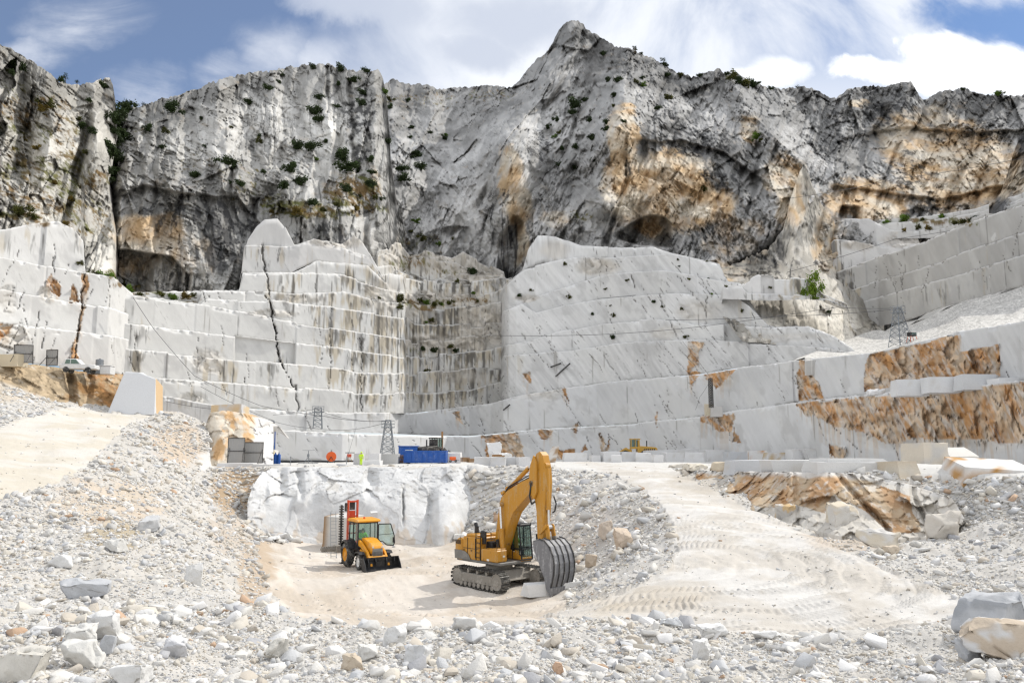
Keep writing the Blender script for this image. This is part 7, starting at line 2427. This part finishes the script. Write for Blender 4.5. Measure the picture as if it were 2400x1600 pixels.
# truck, tank and cabin on the earth bank
r = empty('pickup_truck', at(186, 874, 99.5), math.radians(8), 'white pickup truck seen over the earth bank', 'pickup')
MB().prism([(-2.1, .45), (2.1, .45), (2.1, 1.0), (.9, 1.05), (-2.1, 1.05)], -.85, .85, .08).build('body', WHITEM, r)
MB().prism([(-1.9, 1.05), (-1.6, 1.72), (-.2, 1.76), (.5, 1.05)], -.78, .78, .06).build('cab', WHITEM, r)
MB().prism([(-1.5, 1.12), (-1.35, 1.62), (-.9, 1.64), (-.9, 1.12)], -.80, .80).build('side_window', GLASS, r)
MB().prism([(-.8, 1.12), (-.8, 1.64), (-.25, 1.66), (.2, 1.12)], -.80, .80).build('side_window', GLASS, r)
for x in (-1.3, 1.3):
    for y in (-.8, .8):
        MB().disc((x, y - .1, .36), (0, 1, 0), [(0, 0), (0, .36), (.2, .36), (.2, 0)], 16).build('wheel', RUBBER, r)
r = empty('water_tank', at(233, 858, 106), 0, 'round grey metal tank above the small white cabin', 'tank')
MB().disc((0, 0, 0), (0, 0, 1), [(0, 0), (0, .5), (.85, .5), (.95, .3), (.95, 0)], 20).build('tank_shell', GALV, r)
MB().disc((0, 0, .95), (0, 0, 1), [(0, .12), (.08, .12), (.08, 0)], 10).build('lid', DARKM, r)
r = empty('site_hut', at(236, 876, 102.5), .05, 'low white hut with a grey side beside the pickup truck', 'hut')
MB().box((-.6, 0, .45), (1.6, 1.4, 1.0), None, .03).build('grey_side', GALV, r)
MB().box((.85, 0, .42), (1.3, 1.4, 1.0), None, .03).build('wall', WHITEM, r)
MB().box((0, 0, 1.0), (3.1, 1.6, .08), None, .02).build('roof', WHITEM, r)
# hose reel, drill and barrier
r = empty('hose_reel', at(776, 1084, 112), .15, 'round orange hose reel standing on the pit rim', 'hose reel')
MB().disc((0, -.2, .85), (0, 1, 0), [(0, 0), (0, .12), (.05, .14), (.08, .70), (.32, .70), (.35, .14), (.4, .12), (.4, 0)], 28).build('hose_coil', ORANGEM, r)
MB().path([(-.5, .25, 0), (0, .25, .85), (.5, .25, 0)], .04).path([(-.5, -.28, 0), (0, -.28, .85), (.5, -.28, 0)], .04).build('stand', DARKM, r)
r = empty('drilling_rig', at(818, 1083, 113), .3, 'small red drilling rig on a tripod right of the hose reel', 'drill')
MB().box((0, 0, .95), (.6, .4, .45), None, .04).build('motor', REDM, r)
MB().box((.1, 0, 1.35), (1.3, .12, .10)).build('beam', DARKM, r)
for (x, y) in ((-.4, -.3), (.4, -.3), (0, .4)):
    MB().tube((x * .3, y * .3, .8), (x, y, 0), .03).build('leg', WOODM, r)
r = empty('wire_saw', at(722, 1086, 108), .1, 'thin grey tripod rig standing on rails at the pit rim', 'tripod')
MB().tube((0, 0, .2), (0, 0, 1.75), .05).box((0, 0, 1.78), (1.6, .06, .05)).box((0, 0, 1.1), (.3, .3, .4), None, .03).build('column', GALV, r)
for (x, y) in ((-.6, -.3), (.7, -.3), (0, .5)):
    MB().tube((0, 0, .9), (x, y, 0), .035).build('leg', GALV, r)
MB().box((0, -.35, .05), (2.6, .08, .08)).box((0, .35, .05), (2.6, .08, .08)).build('rail', GALV, r)
for i, u in enumerate((680, 812)):
    o = MB().tube((0, 0, 0), (.0, 0, 1.15), .045, 8).tube((0, 0, 1.1), (0, 0, 1.2), .06, 8).build('barrier_post', GALV)
    o.location = at(u, 1094 - i, 92); tag(o, 'thin barrier post with a rope, %s end of the pit rim' % ('left' if i == 0 else 'middle'), 'post')
bd = at(848, 1062, 113)


def cable(pts, sag, r, label, n=24):
    """wire hanging between points (u, v, distance)"""
    P3 = [at(*p) for p in pts]
    path = []
    for a, b in zip(P3[:-1], P3[1:]):
        L_ = (b - a).length
        for i in range(n):
            t = i / n
            q = a.lerp(b, t); q.z -= sag * L_ * 4 * t * (1 - t)
            path.append(q)
    path.append(P3[-1])
    m = MB()
    for a, b in zip(path[:-1], path[1:]):
        m.tube(a, b, r, 5, cap=False)
    o = m.build('cable', CABLEM)
    tag(o, label, 'cable')
    return o


cable([(680,1081,92),(812,1080,92)], .01, .02, 'rope between the two barrier posts on the pit rim', 8)
cable([(312,697,113),(360,770,116),(455,880,118)], .012, .035, 'steel cable running down the left wall from its upper corner')
cable([(455,880,118),(610,950,126),(760,975,130),(905,987,118)], .015, .035, 'long cable from the left wall to the lattice tower')
cable([(470,905,118),(640,985,128)], .02, .03, 'thin cable sloping to the small mast')
cable([(640,987,130),(745,1004,134),(905,990,119)], .03, .03, 'slack wire between the small mast and the tall tower')
cable([(640,972,126),(745,957,136)], .01, .03, 'wire from the wall to the tower cage')
cable([(388,940,110),(520,960,112),(640,985,128)], .02, .03, 'wire over the orange outcrop')
cable([(745,960,136),(908,986,119)], .03, .03, 'cable between the two lattice towers')
cable([(1150,786,150),(1400,784,160),(1600,770,146),(1960,720,140),(2110,722,117)], .006, .045, 'long cable across the promontory to the right hand tower')
cable([(1560,750,150),(1800,742,140),(2110,724,117)], .008, .04, 'second cable reaching the right hand tower')
cable([(1668,888,138),(1640,850,143),(1600,800,146)], .01, .03, 'wire from the slim mast up to the ledge')
cable([(1666,888,138),(1640,930,138),(1630,960,138)], .05, .025, 'slack wire hanging beside the slim mast')
cable([(2110,722,116),(2138,790,115)], .0, .03, 'short wire from the right hand tower to the winch')
cable([(1400,700,170),(1800,650,180),(2100,560,180),(2440,500,150)], .01, .05, 'upper cable across the orange cliff', 20)
cable([(1850,465,190),(2100,420,200),(2400,370,170)], .01, .05, 'highest cable crossing the far cliff', 20)
cable([(812,1080,92),(835,1000,122)], .0, .02, 'thin stay wire rising from the barrier post')
# lost drill rods on the promontory
for (a, b, lab) in (((1290,862),(1315,852),'short dark steel bar lying on the promontory face'), ((1301,884),(1337,853),'longer dark steel bar lying on the promontory face'), ((1180,961),(1195,948),'small dark bar at the foot of the promontory corner')):
    q1 = surf_at(*a); q2 = surf_at(*b)
    if q1 and q2:
        q1.y -= .5; q2.y -= .5
        o = MB().tube(q1, q2, .17, 6).build('steel_bar', DARKM); tag(o, lab, 'bar')
# ladder leaning on the block in the pit
r = empty('ladder', Vector((0, 0, 0)), 0, 'grey steel ladder leaning on the block in the pit', 'ladder')
gl = on_ground(782, 1308)
top = at(783, 1200, gl.y + .9)
m = MB()
for s in (-.21, .21):
    m.tube(gl + Vector((s, 0, 0)), top + Vector((s - .08, 0, 0)), .025, 6)
m.build('rail', GALV, r)
m = MB()
for i in range(13):
    q = gl.lerp(top, (i + .5) / 13)
    m.tube(q + Vector((-.23, 0, 0)), q + Vector((.2, 0, 0)), .016, 5)
m.build('rung', GALV, r)

# ---------------------------------------------------------------- bushes and trees
LEAF = bpy.data.materials.new('leaf')
LEAF.use_nodes = True
N = NT(LEAF.node_tree)
at_ = N.n('ShaderNodeAttribute', attribute_name='col')
b = N.n('ShaderNodeBsdfPrincipled'); N.link(at_.outputs['Color'], b.inputs['Base Color']); b.inputs['Roughness'].default_value = .7; b.inputs['Specular IOR Level'].default_value = .2
tl = N.n('ShaderNodeBsdfTranslucent'); N.link(at_.outputs['Color'], tl.inputs[0])
mx = N.n('ShaderNodeMixShader'); mx.inputs[0].default_value = .25
N.link(b.outputs[0], mx.inputs[1]); N.link(tl.outputs[0], mx.inputs[2])
oo = N.n('ShaderNodeOutputMaterial'); N.link(mx.outputs[0], oo.inputs[0])
BARK = paint_mat('bark', (.10, .075, .05), .9, 0, (.16, .13, .10), .4, 4)


def leaf_cloud(seed, colr, n=800, tall=1.0, droop=0.0, size=.12):
    rs = np.random.RandomState(seed)
    cl = rs.normal(0, .42, (9, 3)) * np.array((1, 1, .7 * tall)); cl[:, 2] += .5 * tall
    k = rs.randint(0, 9, n)
    c = cl[k] + rs.normal(0, .20, (n, 3))
    c[:, 2] = np.maximum(c[:, 2], -.05)
    a = rs.normal(0, 1, (n, 3)); a /= np.linalg.norm(a, axis=1)[:, None]
    b_ = np.cross(a, rs.normal(0, 1, (n, 3))); b_ /= np.linalg.norm(b_, axis=1)[:, None]
    s = size * rs.uniform(.6, 1.5, (n, 1))
    co = np.stack([c - a * s, c + b_ * s * .55, c + a * s, c - b_ * s * .55], 1).reshape(-1, 3)
    fc = np.arange(4 * n).reshape(n, 4)
    tone = rs.uniform(.55, 1.35, (9, 1))[k] * rs.uniform(.75, 1.25, (n, 1))
    cc_ = np.repeat((np.array(colr) * tone)[:, None], 4, 1).reshape(-1, 3)
    return co, fc, cc_


GREENS = {'dark green': (.032, .050, .016), 'olive': (.075, .078, .018), 'bright green': (.09, .15, .02), 'ochre': (.15, .11, .025)}
BUSH = {}
for cn_, cl_ in GREENS.items():
    for k in range(3):
        co, fc, cc_ = leaf_cloud(hash(cn_) % 91 + 13 * k if False else 31 * len(cn_) + 7 * k, cl_)
        BUSH[cn_, k] = raw_mesh('bush', co, fc, cc_, LEAF, link=False)
rb = random.Random(99)
WHERE = []


def bush(u, v, wpx, colr, place, name='bush', tall=1.0):
    q = surf_at(u, v)
    if q is None:
        q = surf_at(u, v + 4) or surf_at(u, v + 9)
    if q is None:
        return
    o = bpy.data.objects.new(name, BUSH[colr, rb.randrange(3)])
    COL.objects.link(o)
    s = wpx * q.y / F * rb.uniform(.48, .72)
    o.scale = (s * rb.uniform(.8, 1.3), s, s * tall * rb.uniform(.75, 1.15))
    o.rotation_euler = (0, 0, rb.uniform(0, 6.28))
    o.location = q + Vector((0, -.75 * s, -.40 * s))
    lab = '%s %s bush %s' % ('large' if wpx > 30 else ('small' if wpx < 16 else 'rounded'), colr, place)
    tag(o, lab, 'bush', lab.replace('bush', 'bushes'))


L_ = 'on the far left cliff'
for (u, v, w, c) in ((47,158,36,'dark green'),(35,175,18,'dark green'),(118,245,34,'olive'),(105,262,22,'ochre'),(150,195,16,'dark green'),(245,205,26,'dark green'),(215,238,16,'dark green'),(192,300,26,'dark green'),(188,280,16,'olive'),(225,310,26,'dark green'),(205,360,18,'olive'),(60,330,14,'ochre'),(30,350,14,'ochre'),(90,350,16,'ochre'),(130,430,18,'ochre'),(170,470,18,'ochre'),(60,500,30,'olive'),(85,512,26,'olive'),(20,170,14,'olive'),(150,530,14,'ochre'),(205,540,16,'olive'),(190,620,16,'olive'),(228,645,20,'olive'),(250,650,26,'bright green')):
    bush(u, v, w, c, L_)
for i in range(16):
    v = 232 + i * 13
    u = np.interp(v, [230, 300, 360, 430], [290, 268, 262, 258]) + rb.uniform(-14, 22) * (1.2 - i / 22)
    bush(u, v, rb.uniform(22, 44), 'dark green', 'filling the dark gully between the left cliffs')
L_ = 'on the tall ribbed cliff'
for (u, v, w, c) in ((410,262,34,'dark green'),(428,268,18,'dark green'),(350,305,26,'dark green'),(392,310,20,'olive'),(385,345,18,'dark green'),(660,178,16,'dark green'),(655,195,14,'dark green'),(632,210,20,'dark green'),(585,243,18,'dark green'),(735,160,18,'dark green'),(752,230,26,'dark green'),(740,265,30,'dark green'),(750,285,22,'dark green'),(800,165,20,'dark green'),(795,200,14,'dark green'),(790,250,18,'dark green'),(835,190,20,'dark green'),(858,170,22,'dark green'),(850,220,22,'dark green'),(848,245,24,'dark green'),(700,345,28,'dark green'),(735,350,32,'dark green'),(742,375,14,'bright green'),(765,335,16,'dark green'),(535,382,42,'dark green'),(545,390,24,'dark green'),(460,412,26,'dark green'),(610,335,16,'olive'),(685,402,36,'dark green'),(708,430,26,'dark green'),(668,440,24,'dark green'),(567,435,24,'dark green'),(540,430,14,'dark green'),(620,405,14,'dark green'),(737,478,30,'dark green'),(790,480,18,'olive'),(808,375,44,'dark green'),(820,395,44,'dark green'),(800,360,26,'dark green'),(835,405,30,'dark green'),(870,378,24,'dark green'),(872,408,20,'dark green'),(812,445,26,'dark green'),(872,435,26,'dark green'),(845,460,14,'olive'),(895,468,14,'dark green'),(880,465,14,'olive'),(905,215,14,'bright green'),(912,235,16,'olive'),(914,255,16,'dark green'),(910,335,20,'dark green'),(610,320,12,'dark green'),(475,280,14,'dark green'),(545,300,12,'olive'),(480,345,14,'dark green')):
    bush(u, v, w, c, L_)
L_ = 'at the foot of the tall cliff above the quarry wall'
for (u, v, w, c) in ((270,655,24,'bright green'),(290,668,26,'olive'),(310,682,20,'bright green'),(330,690,20,'olive'),(380,692,18,'olive'),(410,697,18,'bright green'),(440,698,20,'ochre'),(455,694,14,'olive'),(640,500,18,'ochre'),(700,500,20,'ochre'),(760,495,18,'olive'),(835,490,20,'ochre')):
    bush(u, v, w, c, L_)
L_ = 'on the grey slope under the summit'
for (u, v, w, c) in ((1415,128,16,'dark green'),(1425,190,18,'dark green'),(1448,192,18,'dark green'),(1440,225,20,'dark green'),(1345,250,26,'dark green'),(1370,235,14,'dark green'),(1340,265,16,'dark green'),(1382,285,22,'dark green'),(1420,290,18,'dark green'),(1418,305,16,'dark green'),(1390,325,24,'dark green'),(1350,347,20,'dark green'),(1305,282,14,'dark green'),(1297,280,12,'dark green'),(1285,300,14,'dark green'),(1315,350,12,'dark green'),(1310,388,18,'dark green'),(1348,395,14,'dark green'),(1392,378,16,'dark green'),(1505,203,18,'bright green'),(1490,195,16,'olive'),(1505,185,14,'dark green'),(1560,180,14,'dark green'),(1565,232,18,'olive'),(1540,258,14,'dark green'),(1460,285,12,'dark green'),(1440,250,14,'olive'),(1040,325,18,'dark green'),(1045,318,12,'bright green'),(1010,313,10,'dark green'),(980,365,24,'dark green'),(985,395,30,'dark green'),(945,400,26,'dark green'),(948,420,22,'dark green'),(955,238,16,'dark green'),(965,300,12,'dark green'),(960,325,14,'dark green'),(970,370,14,'dark green'),(1310,315,12,'olive'),(1303,322,12,'bright green'),(1770,325,20,'bright green'),(1782,330,14,'olive'),(1650,445,12,'olive')):
    bush(u, v, w, c, L_)
L_ = 'along the skyline right of the summit'
for (u, v, w, c) in ((1487,114,10,'dark green'),(1503,123,10,'dark green'),(1555,140,12,'dark green'),(1560,150,10,'dark green'),(1595,175,14,'olive'),(1640,175,12,'dark green'),(1702,172,14,'dark green'),(1712,185,24,'olive'),(1730,190,26,'dark green'),(1745,198,24,'olive'),(1760,200,22,'dark green'),(1775,190,14,'dark green'),(1805,206,16,'dark green'),(2335,218,20,'bright green'),(2340,214,14,'olive'),(2255,207,10,'dark green')):
    bush(u, v + 3, w, c, L_)
L_ = 'on the stepped ledges of the gully'
for (u, v, w, c) in ((965,545,14,'olive'),(990,560,16,'olive'),(1030,575,14,'bright green'),(975,520,16,'bright green'),(1060,560,12,'olive'),(1108,638,16,'dark green'),(1095,610,14,'dark green'),(940,705,16,'olive'),(985,705,16,'olive'),(1000,709,22,'bright green'),(1020,710,18,'olive'),(1035,713,16,'bright green'),(1055,711,14,'olive'),(1010,752,14,'olive'),(1000,755,12,'bright green'),(1070,657,14,'olive'),(1110,687,12,'bright green'),(990,818,14,'dark green'),(1018,820,16,'dark green'),(1055,812,14,'olive'),(1068,822,12,'dark green'),(1000,868,12,'olive'),(935,722,14,'olive'),(1120,705,12,'olive'),(890,700,12,'olive')):
    bush(u, v, w, c, L_)
L_ = 'clinging to the white promontory'
for (u, v, w, c) in ((1412,597,14,'olive'),(1325,622,12,'dark green'),(1470,658,12,'olive'),(1420,676,9,'olive'),(1335,697,14,'dark green'),(1390,738,12,'dark green'),(1437,742,16,'olive'),(1430,718,8,'olive'),(1532,707,16,'dark green'),(1552,718,12,'olive'),(1598,725,10,'olive'),(1436,792,14,'dark green'),(1606,790,14,'olive'),(1245,680,12,'dark green'),(1216,692,14,'dark green'),(1590,610,8,'olive'),(1592,625,8,'dark green'),(1628,625,8,'olive'),(1655,613,9,'olive'),(1615,655,9,'olive'),(1670,690,12,'bright green'),(1700,672,10,'olive'),(1740,730,14,'olive'),(1805,672,12,'olive'),(1940,733,12,'dark green'),(1660,655,8,'dark green')):
    bush(u, v, w * .72, 'olive' if c == 'dark green' and u % 2 else c, L_)
L_ = 'on the small terraces above the far wall'
for (u, v, w, c) in ((2075,525,14,'bright green'),(2115,515,18,'bright green'),(2160,514,12,'olive'),(2205,508,20,'bright green'),(2190,530,18,'ochre'),(2215,528,24,'olive'),(2235,524,26,'olive'),(2255,520,20,'olive'),(2280,515,22,'dark green'),(2175,540,16,'ochre'),(2150,535,12,'olive'),(2120,540,10,'ochre')):
    bush(u, v, w, c, L_)
# the young green tree on the block terrace
q = surf_at(1905, 700) or at(1905, 700, 150)
r = empty('young_tree', Vector((q.x, q.y - .6, q.z)), 0, 'bright green young tree leaning over the small block terrace', 'tree')
m = MB()
for k in range(5):
    a = k * 1.3
    m.tube((0, 0, -.3), (.5 * math.cos(a), .4 * math.sin(a), 2.2 + .3 * k), .06, 6, .02)
m.build('trunk', BARK, r)
co, fc, cc_ = leaf_cloud(77, (.11, .17, .018), 1500, 1.6, size=.10)
raw_mesh('crown', co * np.array((1.7, 1.4, 2.6)) + np.array((0, 0, .2)), fc, cc_, LEAF).parent = r
for (u, v, h, lab) in ((152,190,22,'taller dark tree with a bare trunk on the left cliff crest'), (180,196,14,'tiny tree on the left cliff crest right of the taller one'), (335,248,14,'small dark tree on the saddle between the left cliffs'), (1487,118,16,'spindly tree on the skyline just right of the summit'), (1555,146,18,'dark wind bent tree on the ridge further right'), (1868,206,12,'lone tiny tree on the rounded knoll at right')):
    q = surf_at(u, v + 4) or surf_at(u, v + 9)
    if q is None: continue
    hh = h * q.y / F
    r = empty('ridge_tree', q, 0, lab, 'tree')
    MB().tube((0, 0, -.5), (.1 * hh, 0, hh * .7), .06 * hh, 6, .02 * hh).tube((.05 * hh, 0, hh * .4), (-.25 * hh, 0, hh * .75), .03 * hh, 5).build('trunk', BARK, r)
    co, fc, cc_ = leaf_cloud(u, (.022, .040, .014), 220, 1.0, size=.12)
    raw_mesh('crown', co * hh * .42 + np.array((0, 0, hh * .55)), fc, cc_, LEAF).parent = r
print('small things', round(time.time() - T0, 1))
